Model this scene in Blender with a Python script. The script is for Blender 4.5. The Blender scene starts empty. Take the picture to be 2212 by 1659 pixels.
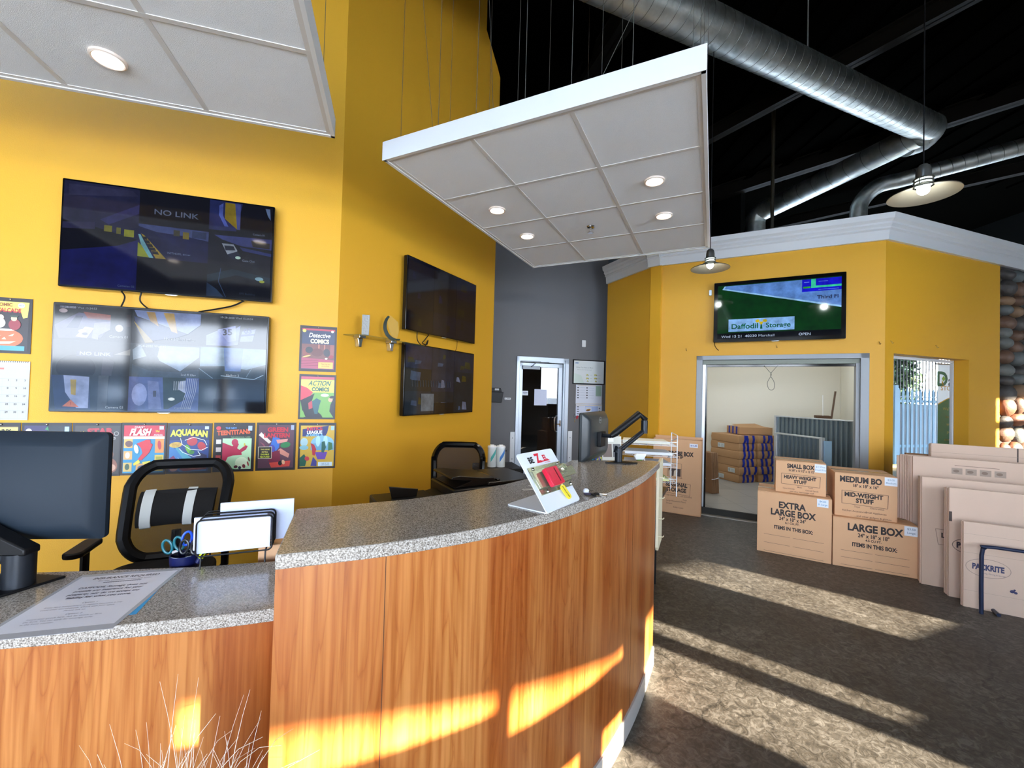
import bpy, bmesh, math, random
from math import sin, cos, pi, radians, sqrt, atan2
from mathutils import Vector, Matrix
random.seed(7)
S = bpy.context.scene
COL = S.collection

# ------------------------------------------------------------------ camera
cam = bpy.data.cameras.new('camera')
cam.sensor_width = 36.0
cam.lens = 905.47 / 2212 * 36.0
cam.clip_start = 0.05
cam.clip_end = 300
camo = bpy.data.objects.new('camera', cam)
COL.objects.link(camo)
P_, R_ = 0.019046, 0.026379
fw = Vector((0, cos(P_), sin(P_)))
rt = Vector((1, 0, 0))
up = rt.cross(fw)
r2 = rt * cos(R_) + up * sin(R_)
u2 = up * cos(R_) - rt * sin(R_)
camo.matrix_world = Matrix(((r2.x, u2.x, -fw.x, 0), (r2.y, u2.y, -fw.y, 0), (r2.z, u2.z, -fw.z, 1.549), (0, 0, 0, 1)))
S.camera = camo

# ------------------------------------------------------------------ view
S.view_settings.view_transform = 'Standard'
S.view_settings.look = 'None'
S.view_settings.gamma = 1
S.view_settings.use_curve_mapping = False
S.view_settings.exposure = 0.02
S.cycles.max_bounces = 9
S.cycles.diffuse_bounces = 6
S.cycles.glossy_bounces = 4
S.cycles.transmission_bounces = 6
S.cycles.transparent_max_bounces = 10
S.cycles.caustics_reflective = False
S.cycles.caustics_refractive = False
S.cycles.sample_clamp_indirect = 6.0
S.cycles.use_denoising = True

# ------------------------------------------------------------------ sky
SKY = 27.0
SUN = 62.0
w = bpy.data.worlds.new('sky')
S.world = w
w.use_nodes = True
nt = w.node_tree
nt.nodes.clear()
o_ = nt.nodes.new('ShaderNodeOutputWorld')
b_ = nt.nodes.new('ShaderNodeBackground')
tc = nt.nodes.new('ShaderNodeTexCoord')
sp = nt.nodes.new('ShaderNodeSeparateXYZ')
rp = nt.nodes.new('ShaderNodeValToRGB')
rp.color_ramp.elements[0].position = 0.0
rp.color_ramp.elements[0].color = (0.86, 0.92, 1.0, 1)
rp.color_ramp.elements[1].position = 0.45
rp.color_ramp.elements[1].color = (0.42, 0.62, 0.95, 1)
nt.links.new(tc.outputs['Generated'], sp.inputs[0])
nt.links.new(sp.outputs['Z'], rp.inputs['Fac'])
nt.links.new(rp.outputs['Color'], b_.inputs['Color'])
b_.inputs['Strength'].default_value = SKY
nt.links.new(b_.outputs[0], o_.inputs[0])

# ------------------------------------------------------------------ sun
TS = Vector((0.793, -0.609, 0.294)).normalized()      # towards the sun
sl = bpy.data.lights.new('sun', 'SUN')
sl.energy = SUN
sl.angle = radians(0.55)
sl.color = (1.0, 0.88, 0.70)
so = bpy.data.objects.new('sun', sl)
COL.objects.link(so)
so.rotation_euler = TS.to_track_quat('Z', 'Y').to_euler()


def portal(center, normal, sx, sy):
    """marks a window opening as a place daylight comes in (gives no light of its own)"""
    l = bpy.data.lights.new('window_portal', 'AREA')
    l.shape = 'RECTANGLE'
    l.size = sx
    l.size_y = sy
    l.cycles.is_portal = True
    o = bpy.data.objects.new('window_portal', l)
    COL.objects.link(o)
    o.location = center
    o.rotation_euler = (-Vector(normal)).to_track_quat('Z', 'Y').to_euler()
    o['kind'] = 'helper'


WE = Vector((cos(0.38), sin(0.38), 0))      # along the front window wall
WN = Vector((-sin(0.38), cos(0.38), 0))     # its inward normal
WD = -1.8


def wwp(u, z, d=0.0):
    return WE * u + WN * (WD + d) + Vector((0, 0, z))


portal(wwp(0.6, 2.0, 0.02), WN, 13.0, 2.7)

# ------------------------------------------------------------------ helpers
def lin(h):
    if isinstance(h, (tuple, list)):
        return tuple(h[:3])
    h = h.lstrip('#')
    r = []
    for i in (0, 2, 4):
        c = int(h[i:i + 2], 16) / 255
        r.append(c / 12.92 if c <= 0.04045 else ((c + 0.055) / 1.055) ** 2.4)
    return tuple(r)


_m = {}


def mat(name, col='#808080', rough=0.5, metal=0.0, spec=0.5, emit=None, es=1.0, coat=0.0, bump=0.0, bs=60.0, var=0.0, vs=3.0,
        alpha=1.0, trans=0.0, ior=1.45):
    if name in _m:
        return _m[name]
    m = bpy.data.materials.new(name)
    m.use_nodes = True
    n = m.node_tree
    p = n.nodes['Principled BSDF']
    c = lin(col)
    p.inputs['Base Color'].default_value = (*c, 1)
    p.inputs['Roughness'].default_value = rough
    p.inputs['Metallic'].default_value = metal
    p.inputs['Specular IOR Level'].default_value = spec
    p.inputs['Coat Weight'].default_value = coat
    p.inputs['Coat Roughness'].default_value = 0.05
    p.inputs['Alpha'].default_value = alpha
    p.inputs['Transmission Weight'].default_value = trans
    p.inputs['IOR'].default_value = ior
    if emit:
        p.inputs['Emission Color'].default_value = (*lin(emit), 1)
        p.inputs['Emission Strength'].default_value = es
    if var > 0 or bump > 0:
        t = n.nodes.new('ShaderNodeTexCoord')
        if var > 0:
            no = n.nodes.new('ShaderNodeTexNoise')
            no.inputs['Scale'].default_value = vs
            no.inputs['Detail'].default_value = 5
            n.links.new(t.outputs['Object'], no.inputs['Vector'])
            mx = n.nodes.new('ShaderNodeMix')
            mx.data_type = 'RGBA'
            mx.inputs['A'].default_value = (*[x * (1 - var) for x in c], 1)
            mx.inputs['B'].default_value = (*[min(1, x * (1 + var)) for x in c], 1)
            n.links.new(no.outputs['Fac'], mx.inputs['Factor'])
            n.links.new(mx.outputs['Result'], p.inputs['Base Color'])
        if bump > 0:
            nb = n.nodes.new('ShaderNodeTexNoise')
            nb.inputs['Scale'].default_value = bs
            nb.inputs['Detail'].default_value = 3
            n.links.new(t.outputs['Object'], nb.inputs['Vector'])
            bn = n.nodes.new('ShaderNodeBump')
            bn.inputs['Strength'].default_value = bump
            bn.inputs['Distance'].default_value = 0.01
            n.links.new(nb.outputs['Fac'], bn.inputs['Height'])
            n.links.new(bn.outputs['Normal'], p.inputs['Normal'])
    _m[name] = m
    return m


def node_mat(name, build):
    if name in _m:
        return _m[name]
    m = bpy.data.materials.new(name)
    m.use_nodes = True
    n = m.node_tree
    build(n, n.nodes['Principled BSDF'])
    _m[name] = m
    return m


def N(n, t, **kw):
    x = n.nodes.new(t)
    for k, v in kw.items():
        if k in x.inputs:
            x.inputs[k].default_value = v
        else:
            setattr(x, k, v)
    return x


def ramp(n, src, stops):
    r = n.nodes.new('ShaderNodeValToRGB')
    e = r.color_ramp.elements
    while len(e) < len(stops):
        e.new(0.5)
    for i, (p, c) in enumerate(stops):
        e[i].position = p
        e[i].color = (*lin(c), 1)
    n.links.new(src, r.inputs['Fac'])
    return r.outputs['Color']


def mapped(n, scale=(1, 1, 1), coord='Object'):
    t = n.nodes.new('ShaderNodeTexCoord')
    mp = n.nodes.new('ShaderNodeMapping')
    mp.inputs['Scale'].default_value = scale
    n.links.new(t.outputs[coord], mp.inputs['Vector'])
    return mp.outputs[0]


def granite(n, p):
    v = mapped(n)
    a = N(n, 'ShaderNodeTexNoise', Scale=260.0, Detail=3.0)
    b = N(n, 'ShaderNodeTexVoronoi', Scale=170.0)
    c = N(n, 'ShaderNodeTexNoise', Scale=4.0, Detail=2.0)
    for x in (a, b, c):
        n.links.new(v, x.inputs['Vector'])
    ca = ramp(n, a.outputs['Fac'], [(0.34, '#5c5650'), (0.46, '#8e867c'), (0.56, '#a9a197'), (0.66, '#bdb7af')])
    cb = ramp(n, b.outputs['Distance'], [(0.08, '#4a4238'), (0.3, '#ffffff')])
    m = N(n, 'ShaderNodeMix', data_type='RGBA', blend_type='MULTIPLY')
    m.inputs['Factor'].default_value = 0.42
    n.links.new(ca, m.inputs['A'])
    n.links.new(cb, m.inputs['B'])
    n.links.new(m.outputs['Result'], p.inputs['Base Color'])
    p.inputs['Roughness'].default_value = 0.16
    p.inputs['Specular IOR Level'].default_value = 0.45


def wood(n, p):
    DK = 0.72
    v = mapped(n, (5.5, 5.5, 0.55))
    a = N(n, 'ShaderNodeTexNoise', Scale=1.6, Detail=3.0, Distortion=0.6)
    n.links.new(v, a.inputs['Vector'])
    mu = N(n, 'ShaderNodeMath', operation='MULTIPLY')
    mu.inputs[1].default_value = 9.0
    n.links.new(a.outputs['Fac'], mu.inputs[0])
    fr = N(n, 'ShaderNodeMath', operation='FRACT')
    n.links.new(mu.outputs[0], fr.inputs[0])
    v2 = mapped(n, (60, 60, 1.6))
    b = N(n, 'ShaderNodeTexNoise', Scale=1.4, Detail=5.0)
    n.links.new(v2, b.inputs['Vector'])
    v3 = mapped(n, (3.2, 3.2, 0.25))
    c = N(n, 'ShaderNodeTexNoise', Scale=1.7, Detail=2.0)
    n.links.new(v3, c.inputs['Vector'])
    ca = ramp(n, fr.outputs[0], [(0.0, '#bf7946'), (0.10, '#c98750'), (0.55, '#cf8c55'), (0.93, '#c5804c'), (1.0, '#b57242')])
    cb = ramp(n, b.outputs['Fac'], [(0.3, '#b98a68'), (0.62, '#ffffff')])
    m = N(n, 'ShaderNodeMix', data_type='RGBA', blend_type='MULTIPLY')
    m.inputs['Factor'].default_value = 0.6
    n.links.new(ca, m.inputs['A'])
    n.links.new(cb, m.inputs['B'])
    cc = ramp(n, c.outputs['Fac'], [(0.35, '#c98e70'), (0.6, '#ffffff')])
    m2 = N(n, 'ShaderNodeMix', data_type='RGBA', blend_type='MULTIPLY')
    m2.inputs['Factor'].default_value = 0.75
    n.links.new(m.outputs['Result'], m2.inputs['A'])
    n.links.new(cc, m2.inputs['B'])
    hv = N(n, 'ShaderNodeHueSaturation', Value=DK, Saturation=1.05)
    n.links.new(m2.outputs['Result'], hv.inputs['Color'])
    n.links.new(hv.outputs['Color'], p.inputs['Base Color'])
    p.inputs['Roughness'].default_value = 0.34
    p.inputs['Specular IOR Level'].default_value = 0.45


def concrete(n, p):
    v = mapped(n)
    a = N(n, 'ShaderNodeTexNoise', Scale=2.2, Detail=8.0, Roughness=0.65, Distortion=0.4)
    b = N(n, 'ShaderNodeTexNoise', Scale=24.0, Detail=9.0, Roughness=0.72, Distortion=1.2)
    vo = N(n, 'ShaderNodeTexVoronoi', Scale=1.1, feature='DISTANCE_TO_EDGE')
    d = N(n, 'ShaderNodeTexNoise', Scale=3.5, Detail=5.0)
    n.links.new(v, a.inputs['Vector'])
    n.links.new(v, b.inputs['Vector'])
    n.links.new(v, d.inputs['Vector'])
    ad = N(n, 'ShaderNodeVectorMath', operation='MULTIPLY_ADD')
    ad.inputs[1].default_value = (0.55, 0.55, 0.0)
    n.links.new(d.outputs['Color'], ad.inputs[0])
    n.links.new(v, ad.inputs[2])
    n.links.new(ad.outputs[0], vo.inputs['Vector'])
    ca = ramp(n, a.outputs['Fac'], [(0.3, '#46413b'), (0.5, '#59554f'), (0.7, '#6e6a64')])
    cb = ramp(n, b.outputs['Fac'], [(0.36, '#5f594f'), (0.5, '#b9b4ab'), (0.60, '#ffffff')])
    m = N(n, 'ShaderNodeMix', data_type='RGBA', blend_type='MULTIPLY')
    m.inputs['Factor'].default_value = 0.85
    n.links.new(ca, m.inputs['A'])
    n.links.new(cb, m.inputs['B'])
    cr = ramp(n, vo.outputs['Distance'], [(0.0, '#2c2722'), (0.006, '#ffffff')])
    m2 = N(n, 'ShaderNodeMix', data_type='RGBA', blend_type='MULTIPLY')
    m2.inputs['Factor'].default_value = 0.65
    n.links.new(m.outputs['Result'], m2.inputs['A'])
    n.links.new(cr, m2.inputs['B'])
    n.links.new(m2.outputs['Result'], p.inputs['Base Color'])
    rr = N(n, 'ShaderNodeMapRange')
    rr.inputs['To Min'].default_value = 0.32
    rr.inputs['To Max'].default_value = 0.6
    n.links.new(a.outputs['Fac'], rr.inputs['Value'])
    n.links.new(rr.outputs[0], p.inputs['Roughness'])
    bn = N(n, 'ShaderNodeBump')
    bn.inputs['Strength'].default_value = 0.5
    bn.inputs['Distance'].default_value = 0.006
    n.links.new(b.outputs['Fac'], bn.inputs['Height'])
    n.links.new(bn.outputs['Normal'], p.inputs['Normal'])


def steel(n, p):
    v = mapped(n)
    a = N(n, 'ShaderNodeTexNoise', Scale=5.0, Detail=5.0)
    n.links.new(v, a.inputs['Vector'])
    c = ramp(n, a.outputs['Fac'], [(0.3, '#a4a9a5'), (0.7, '#dadedb')])
    n.links.new(c, p.inputs['Base Color'])
    p.inputs['Metallic'].default_value = 1.0
    p.inputs['Roughness'].default_value = 0.44
    bn = N(n, 'ShaderNodeBump')
    bn.inputs['Strength'].default_value = 0.35
    bn.inputs['Distance'].default_value = 0.03
    n.links.new(a.outputs['Fac'], bn.inputs['Height'])
    n.links.new(bn.outputs['Normal'], p.inputs['Normal'])


def stiles(n, p):
    v = mapped(n)
    br = N(n, 'ShaderNodeTexBrick', Scale=1.0, offset=0.0)
    br.inputs['Brick Width'].default_value = 0.45
    br.inputs['Row Height'].default_value = 0.45
    br.inputs['Mortar Size'].default_value = 0.004
    br.inputs['Color1'].default_value = (*lin('#a5a29b'), 1)
    br.inputs['Color2'].default_value = (*lin('#8f8c86'), 1)
    br.inputs['Mortar'].default_value = (*lin('#77746f'), 1)
    n.links.new(v, br.inputs['Vector'])
    n.links.new(br.outputs['Color'], p.inputs['Base Color'])
    p.inputs['Roughness'].default_value = 0.35


M_GRAN = node_mat('speckled_granite', granite)
M_WOOD = node_mat('cherry_laminate', wood)
M_FLOOR = node_mat('stained_concrete', concrete)
M_DUCT = node_mat('galvanised_steel', steel)
M_STILE = node_mat('grey_floor_tile', stiles)
M_YEL = mat('yellow_wall_paint', '#d9a02c', 0.42, spec=0.35, bump=0.12, bs=140)
M_GREY = mat('grey_wall_paint', '#6c6a6a', 0.5, spec=0.3, bump=0.1, bs=140)
M_WHITE = mat('white_paint', '#e6e6e6', 0.5)
M_TRIM = mat('white_trim', '#e6e7e7', 0.45)
M_CREAM = mat('cream_wall_paint', '#e2ded0', 0.55)
M_BLACKC = mat('black_ceiling_paint', '#050504', 0.9, spec=0.0, bump=0.3, bs=20)
M_BEAM = mat('dark_brown_steel', '#110e09', 0.7, spec=0.2)
M_TILE = mat('ceiling_tile_fibre', '#f4f5f6', 0.9, spec=0.1, bump=0.5, bs=420, var=0.03, vs=300)
M_GRID = mat('ceiling_grid_metal', '#cfcac4', 0.45)
M_BLK = mat('black_plastic', '#0b0b0d', 0.45, spec=0.3)
M_BLKG = mat('gloss_black_plastic', '#070708', 0.12)
M_BLKF = mat('black_fabric', '#0c0b0c', 0.85, bump=0.4, bs=500)
M_CARD = mat('corrugated_cardboard', '#d6a981', 0.75, spec=0.2, var=0.06, vs=4, bump=0.06, bs=30)
M_CARD2 = mat('pale_cardboard', '#d0b5a0', 0.75, spec=0.2, var=0.06, vs=5)
M_CARDD = mat('cardboard_edges', '#8d6c4c', 0.85, spec=0.1, var=0.2, vs=60)
M_INK = mat('dark_print_ink', '#2b211d', 0.7)
M_INKF = mat('faded_print_ink', '#7d6350', 0.7)
M_PAPER = mat('white_paper', '#e9ebee', 0.6)
M_ALU = mat('brushed_aluminium', '#c9ced2', 0.35, metal=0.6)
M_CHROME = mat('chrome', '#d8d8d8', 0.12, metal=1.0)
M_ARMG = mat('graphite_metal', '#20242a', 0.35, metal=0.4)
M_BLUET = mat('blue_packing_tape', '#1c2f9c', 0.18)
M_RACK = mat('navy_tube_paint', '#1d2740', 0.35)
M_GLASS = mat('clear_glass', '#f4fbfa', 0.0, trans=1.0, ior=1.45)


def thinglass(n, p):
    n.nodes.remove(p)
    t = N(n, 'ShaderNodeBsdfTransparent')
    g = N(n, 'ShaderNodeBsdfGlossy')
    g.inputs['Roughness'].default_value = 0.01
    f = N(n, 'ShaderNodeFresnel')
    ge = N(n, 'ShaderNodeNewGeometry')
    mr = N(n, 'ShaderNodeMapRange')
    mr.inputs['To Min'].default_value = 1.5
    mr.inputs['To Max'].default_value = 1 / 1.5
    n.links.new(ge.outputs['Backfacing'], mr.inputs['Value'])
    n.links.new(mr.outputs[0], f.inputs['IOR'])
    mx = N(n, 'ShaderNodeMixShader')
    n.links.new(f.outputs[0], mx.inputs[0])
    n.links.new(t.outputs[0], mx.inputs[1])
    n.links.new(g.outputs[0], mx.inputs[2])
    n.links.new(mx.outputs[0], n.nodes['Material Output'].inputs['Surface'])


M_PANE = node_mat('window_pane_glass', thinglass)


def meshfab(n, p):
    p.inputs['Base Color'].default_value = (0.004, 0.004, 0.005, 1)
    p.inputs['Roughness'].default_value = 0.8
    p.inputs['Alpha'].default_value = 0.82


M_MESH = node_mat('black_chair_mesh', meshfab)


def link(o, parent=None):
    COL.objects.link(o)
    if parent is not None:
        o.parent = parent
    return o


def tag(o, label=None, cat=None, group=None, kind=None):
    if label:
        o['label'] = label
    if cat:
        o['category'] = cat
    if group:
        o['group'] = group
    if kind:
        o['kind'] = kind
    return o


def thing(name, label, cat, loc=(0, 0, 0), rz=0.0, group=None, rot=None):
    o = bpy.data.objects.new(name, None)
    o.empty_display_size = 0.1
    COL.objects.link(o)
    o.location = loc
    o.rotation_euler = rot if rot else (0, 0, rz)
    return tag(o, label, cat, group)


_tc = {}


def text_geo(s, size, bold, align):
    k = (s, size, bold, align)
    if k in _tc:
        return _tc[k]
    cu = bpy.data.curves.new('txt', 'FONT')
    cu.body = s
    cu.size = size
    cu.offset = bold * size
    cu.align_x = align
    cu.align_y = 'CENTER'
    cu.resolution_u = 3
    ob = bpy.data.objects.new('txt', cu)
    COL.objects.link(ob)
    dg = bpy.context.evaluated_depsgraph_get()
    me = ob.evaluated_get(dg).to_mesh()
    vs = [v.co.copy() for v in me.vertices]
    fs = [tuple(p.vertices) for p in me.polygons]
    ob.evaluated_get(dg).to_mesh_clear()
    bpy.data.objects.remove(ob)
    bpy.data.curves.remove(cu)
    _tc[k] = (vs, fs)
    return _tc[k]


class MB:
    def __init__(s):
        s.v, s.f, s.mi, s.ms = [], [], [], []

    def _mi(s, m):
        if m is None:
            return 0
        if m not in s.ms:
            s.ms.append(m)
        return s.ms.index(m)

    def add(s, vs, fs, m=None, M=None):
        k = len(s.v)
        i = s._mi(m)
        for v in vs:
            v = Vector(v)
            s.v.append(M @ v if M is not None else v)
        for f in fs:
            s.f.append(tuple(k + j for j in f))
            s.mi.append(i)
        return s

    def box(s, x0, x1, y0, y1, z0, z1, m=None, M=None):
        vs = [(x0, y0, z0), (x1, y0, z0), (x1, y1, z0), (x0, y1, z0), (x0, y0, z1), (x1, y0, z1), (x1, y1, z1), (x0, y1, z1)]
        return s.add(vs, [(3, 2, 1, 0), (4, 5, 6, 7), (0, 1, 5, 4), (1, 2, 6, 5), (2, 3, 7, 6), (3, 0, 4, 7)], m, M)

    def prism(s, poly, z0, z1, m=None, M=None):
        n = len(poly)
        vs = [(p[0], p[1], z0) for p in poly] + [(p[0], p[1], z1) for p in poly]
        fs = [tuple(range(n - 1, -1, -1)), tuple(range(n, 2 * n))] + [(i, (i + 1) % n, n + (i + 1) % n, n + i) for i in range(n)]
        return s.add(vs, fs, m, M)

    def prism_y(s, poly, y0, y1, m=None, M=None):
        """poly in (x, z), extruded along y"""
        n = len(poly)
        vs = [(p[0], y0, p[1]) for p in poly] + [(p[0], y1, p[1]) for p in poly]
        fs = [tuple(range(n)), tuple(range(2 * n - 1, n - 1, -1))] + [((i + 1) % n, i, n + i, n + (i + 1) % n) for i in range(n)]
        return s.add(vs, fs, m, M)

    def lathe(s, prof, seg=24, m=None, M=None, cap=False):
        n = len(prof)
        vs = []
        for i in range(seg):
            a = 2 * pi * i / seg
            vs += [(r * cos(a), r * sin(a), z) for r, z in prof]
        fs = []
        for i in range(seg):
            j = (i + 1) % seg
            fs += [(i * n + k, j * n + k, j * n + k + 1, i * n + k + 1) for k in range(n - 1)]
        if cap:
            fs.append(tuple(i * n for i in range(seg))[::-1])
            fs.append(tuple(i * n + n - 1 for i in range(seg)))
        return s.add(vs, fs, m, M)

    def cyl(s, r, z0, z1, seg=20, m=None, M=None):
        return s.lathe([(r, z0), (r, z1)], seg, m, M, cap=True)

    def tube(s, pts, r, seg=8, m=None, M=None, closed=False, sq=1.0, cap=True):
        pts = [Vector(p) for p in pts]
        n = len(pts)
        rs = r if isinstance(r, (list, tuple)) else [r] * n
        vs, fs = [], []
        prev = None
        for i, p in enumerate(pts):
            if closed:
                t = pts[(i + 1) % n] - pts[i - 1]
            else:
                t = pts[min(i + 1, n - 1)] - pts[max(i - 1, 0)]
            t.normalize()
            if prev is None:
                a = Vector((0, 0, 1)) if abs(t.z) < 0.9 else Vector((1, 0, 0))
                x = t.cross(a).normalized()
            else:
                x = (prev - t * prev.dot(t)).normalized()
            prev = x
            y = t.cross(x)
            for k in range(seg):
                a = 2 * pi * k / seg
                vs.append(p + x * cos(a) * rs[i] + y * sin(a) * rs[i] * sq)
        m_ = n if closed else n - 1
        for i in range(m_):
            j = (i + 1) % n
            fs += [(i * seg + k, i * seg + (k + 1) % seg, j * seg + (k + 1) % seg, j * seg + k) for k in range(seg)]
        if cap and not closed:
            fs.append(tuple(range(seg))[::-1])
            fs.append(tuple((n - 1) * seg + k for k in range(seg)))
        return s.add(vs, fs, m, M)

    def ball(s, c, rx, ry, rz, m=None, M=None, su=14, sv=9):
        vs = [(c[0], c[1], c[2] - rz)]
        for j in range(1, sv):
            t = -pi / 2 + pi * j / sv
            vs += [(c[0] + rx * cos(t) * cos(2 * pi * i / su), c[1] + ry * cos(t) * sin(2 * pi * i / su), c[2] + rz * sin(t)) for i in range(su)]
        vs.append((c[0], c[1], c[2] + rz))
        fs = [(0, 1 + (i + 1) % su, 1 + i) for i in range(su)]
        for j in range(sv - 2):
            fs += [(1 + j * su + i, 1 + j * su + (i + 1) % su, 1 + (j + 1) * su + (i + 1) % su, 1 + (j + 1) * su + i) for i in range(su)]
        L = len(vs) - 1
        fs += [(1 + (sv - 2) * su + i, 1 + (sv - 2) * su + (i + 1) % su, L) for i in range(su)]
        return s.add(vs, fs, m, M)

    def build(s, name, m=None, parent=None, bevel=0.0, smooth=True, loc=None, rot=None, seg=2):
        me = bpy.data.meshes.new(name)
        me.from_pydata([tuple(v) for v in s.v], [], s.f)
        ms = s.ms if s.ms else [m if m else mat('plain_grey')]
        for x in ms:
            me.materials.append(x)
        if len(ms) > 1:
            me.polygons.foreach_set('material_index', s.mi)
        me.validate()
        bm = bmesh.new()
        bm.from_mesh(me)
        bmesh.ops.recalc_face_normals(bm, faces=bm.faces) if not getattr(s, 'keep', False) else None
        bm.to_mesh(me)
        bm.free()
        if smooth:
            me.polygons.foreach_set('use_smooth', [True] * len(me.polygons))
            me.set_sharp_from_angle(angle=radians(38))
        o = bpy.data.objects.new(name, me)
        link(o, parent)
        if loc:
            o.location = loc
        if rot:
            o.rotation_euler = rot
        if bevel > 0:
            b = o.modifiers.new('bevel', 'BEVEL')
            b.width = bevel
            b.segments = seg
            b.limit_method = 'ANGLE'
            b.angle_limit = radians(40)
        return o


def rrect(w, h, r, n=6, cx=0.0, cy=0.0):
    pts = []
    for (sx, sy, a0) in ((1, 1, 0), (-1, 1, pi / 2), (-1, -1, pi), (1, -1, 1.5 * pi)):
        for i in range(n + 1):
            a = a0 + (pi / 2) * i / n
            pts.append((cx + sx * (w / 2 - r) + r * cos(a), cy + sy * (h / 2 - r) + r * sin(a)))
    return pts


def smoothpts(p, n=6, closed=False):
    """Catmull-Rom through points"""
    p = [Vector(x) for x in p]
    out = []
    L = len(p)
    rng = range(L) if closed else range(L - 1)
    for i in rng:
        a = p[(i - 1) % L] if closed or i > 0 else p[0]
        b = p[i]
        c = p[(i + 1) % L]
        d = p[(i + 2) % L] if closed or i < L - 2 else p[-1]
        for k in range(n):
            t = k / n
            out.append(0.5 * ((2 * b) + (c - a) * t + (2 * a - 5 * b + 4 * c - d) * t * t + (3 * b - a - 3 * c + d) * t ** 3))
    if not closed:
        out.append(p[-1])
    return out


def flatmat(c, emit=None, rough=0.55, spec=0.5):
    if not isinstance(c, str):
        return c
    if emit is None:
        return mat('print_' + c.strip('#') + ('g' if rough < 0.4 else ''), c, rough, spec=spec)
    key = 'screen_%s_%d' % (c.strip('#'), int(emit * 100))
    if key in _m:
        return _m[key]

    def bld(n, p):
        p.inputs['Base Color'].default_value = (0.004, 0.004, 0.006, 1)
        p.inputs['Roughness'].default_value = 0.07
        p.inputs['Specular IOR Level'].default_value = 0.42
        v = mapped(n)
        no = N(n, 'ShaderNodeTexNoise', Scale=9.0, Detail=6.0, Roughness=0.6)
        n.links.new(v, no.inputs['Vector'])
        mr = N(n, 'ShaderNodeMapRange')
        mr.inputs['From Min'].default_value = 0.3
        mr.inputs['From Max'].default_value = 0.7
        mr.inputs['To Min'].default_value = emit * 0.6
        mr.inputs['To Max'].default_value = emit * 1.35
        n.links.new(no.outputs['Fac'], mr.inputs['Value'])
        p.inputs['Emission Color'].default_value = (*lin(c), 1)
        n.links.new(mr.outputs[0], p.inputs['Emission Strength'])
    return node_mat(key, bld)


def art(name, parent, W, H, shapes, x0=0.0, y=0.0, z0=0.0, emit=None, step=0.0002, rough=0.55, M=None, rot=None, loc=None):
    """flat printed / shown picture in the local x-z plane facing -y; coordinates 0..1 of W x H"""
    b = MB()
    b.keep = True
    T = Matrix.Translation((x0, y, z0))
    if M is not None:
        T = M @ T
    for i, sh in enumerate(shapes):
        k = sh[0]
        d = -step * (i + 1)
        if k == 'r':
            _, a, c, e, f, col = sh
            b.add([(a * W, d, c * H), (e * W, d, c * H), (e * W, d, f * H), (a * W, d, f * H)], [(0, 1, 2, 3)], flatmat(col, emit, rough), T)
        elif k == 'p':
            b.add([(p[0] * W, d, p[1] * H) for p in sh[1]], [tuple(range(len(sh[1])))], flatmat(sh[2], emit, rough), T)
        elif k == 'e':
            _, cu, cv, ru, rv, col, ang = sh
            pts = []
            for j in range(20):
                a = 2 * pi * j / 20
                X, Z = ru * W * cos(a), rv * H * sin(a)
                pts.append((cu * W + X * cos(ang) - Z * sin(ang), d, cv * H + X * sin(ang) + Z * cos(ang)))
            b.add(pts, [tuple(range(20))], flatmat(col, emit, rough), T)
        elif k == 'l':      # polyline with thickness
            _, pts, th, col = sh
            pts = [Vector((p[0] * W, p[1] * H)) for p in pts]
            for j in range(len(pts) - 1):
                t = (pts[j + 1] - pts[j])
                if t.length < 1e-6:
                    continue
                t.normalize()
                nn = Vector((-t.y, t.x)) * th / 2
                q = [pts[j] - nn, pts[j + 1] - nn, pts[j + 1] + nn, pts[j] + nn]
                b.add([(p.x, d, p.y) for p in q], [(0, 1, 2, 3)], flatmat(col, emit, rough), T)
        elif k == 't':
            _, s, cu, cv, size, col, opt = sh
            vs, fs = text_geo(s, size * H, opt.get('b', 0.0), opt.get('a', 'CENTER'))
            sx = opt.get('sx', 1.0)
            shr = opt.get('sh', 0.0)
            ang = opt.get('r', 0.0)
            q = []
            for v in vs:
                X, Z = v.x * sx + v.y * shr, v.y
                if 'arc' in opt:
                    Z += opt['arc'] * X * X
                q.append((cu * W + X * cos(ang) - Z * sin(ang), d, cv * H + X * sin(ang) + Z * cos(ang)))
            b.add(q, fs, flatmat(col, emit, rough), T)
    return b.build(name, None, parent, smooth=False, loc=loc, rot=rot)


def struct(o):
    o['kind'] = 'structure'
    return o


# wall frames: origin, direction angle; local x along wall, -y into the room
WL = (Vector((-1.439, 3.421, 0)), 0.30)
W2 = (Vector((-1.439, 3.421, 0)), 1.10)
WG = (Vector((0.064, 6.865, 0)), 0.30)
WT = (Vector((4.207, 4.73, 0)), -0.50)
WR = (Vector((4.207, 4.73, 0)), 0.34)


def on(wl, s, z, out=0.0):
    P, a = wl
    return P + Vector((cos(a) * s + sin(a) * out, sin(a) * s - cos(a) * out, z))


def wall_panel(name, wl, polys, th, m, z=0):
    b = MB()
    for p in polys:
        b.prism_y(p, 0, th, m)
    o = b.build(name, m, None, loc=tuple(wl[0]), rot=(0, 0, wl[1]))
    return struct(o)


def rect(s0, s1, z0, z1):
    return [(s0, z0), (s1, z0), (s1, z1), (s0, z1)]


# ------------------------------------------------------------------ room shell
ROOF = 6.9
b = MB().box(-9, 14, -2.3, 10.2, -0.1, 0.0, M_FLOOR)
b.box(-9, 5.5, 10.2, 13, -0.1, 0.0, M_FLOOR)
floor = struct(b.build('floor', M_FLOOR, smooth=False))

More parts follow.
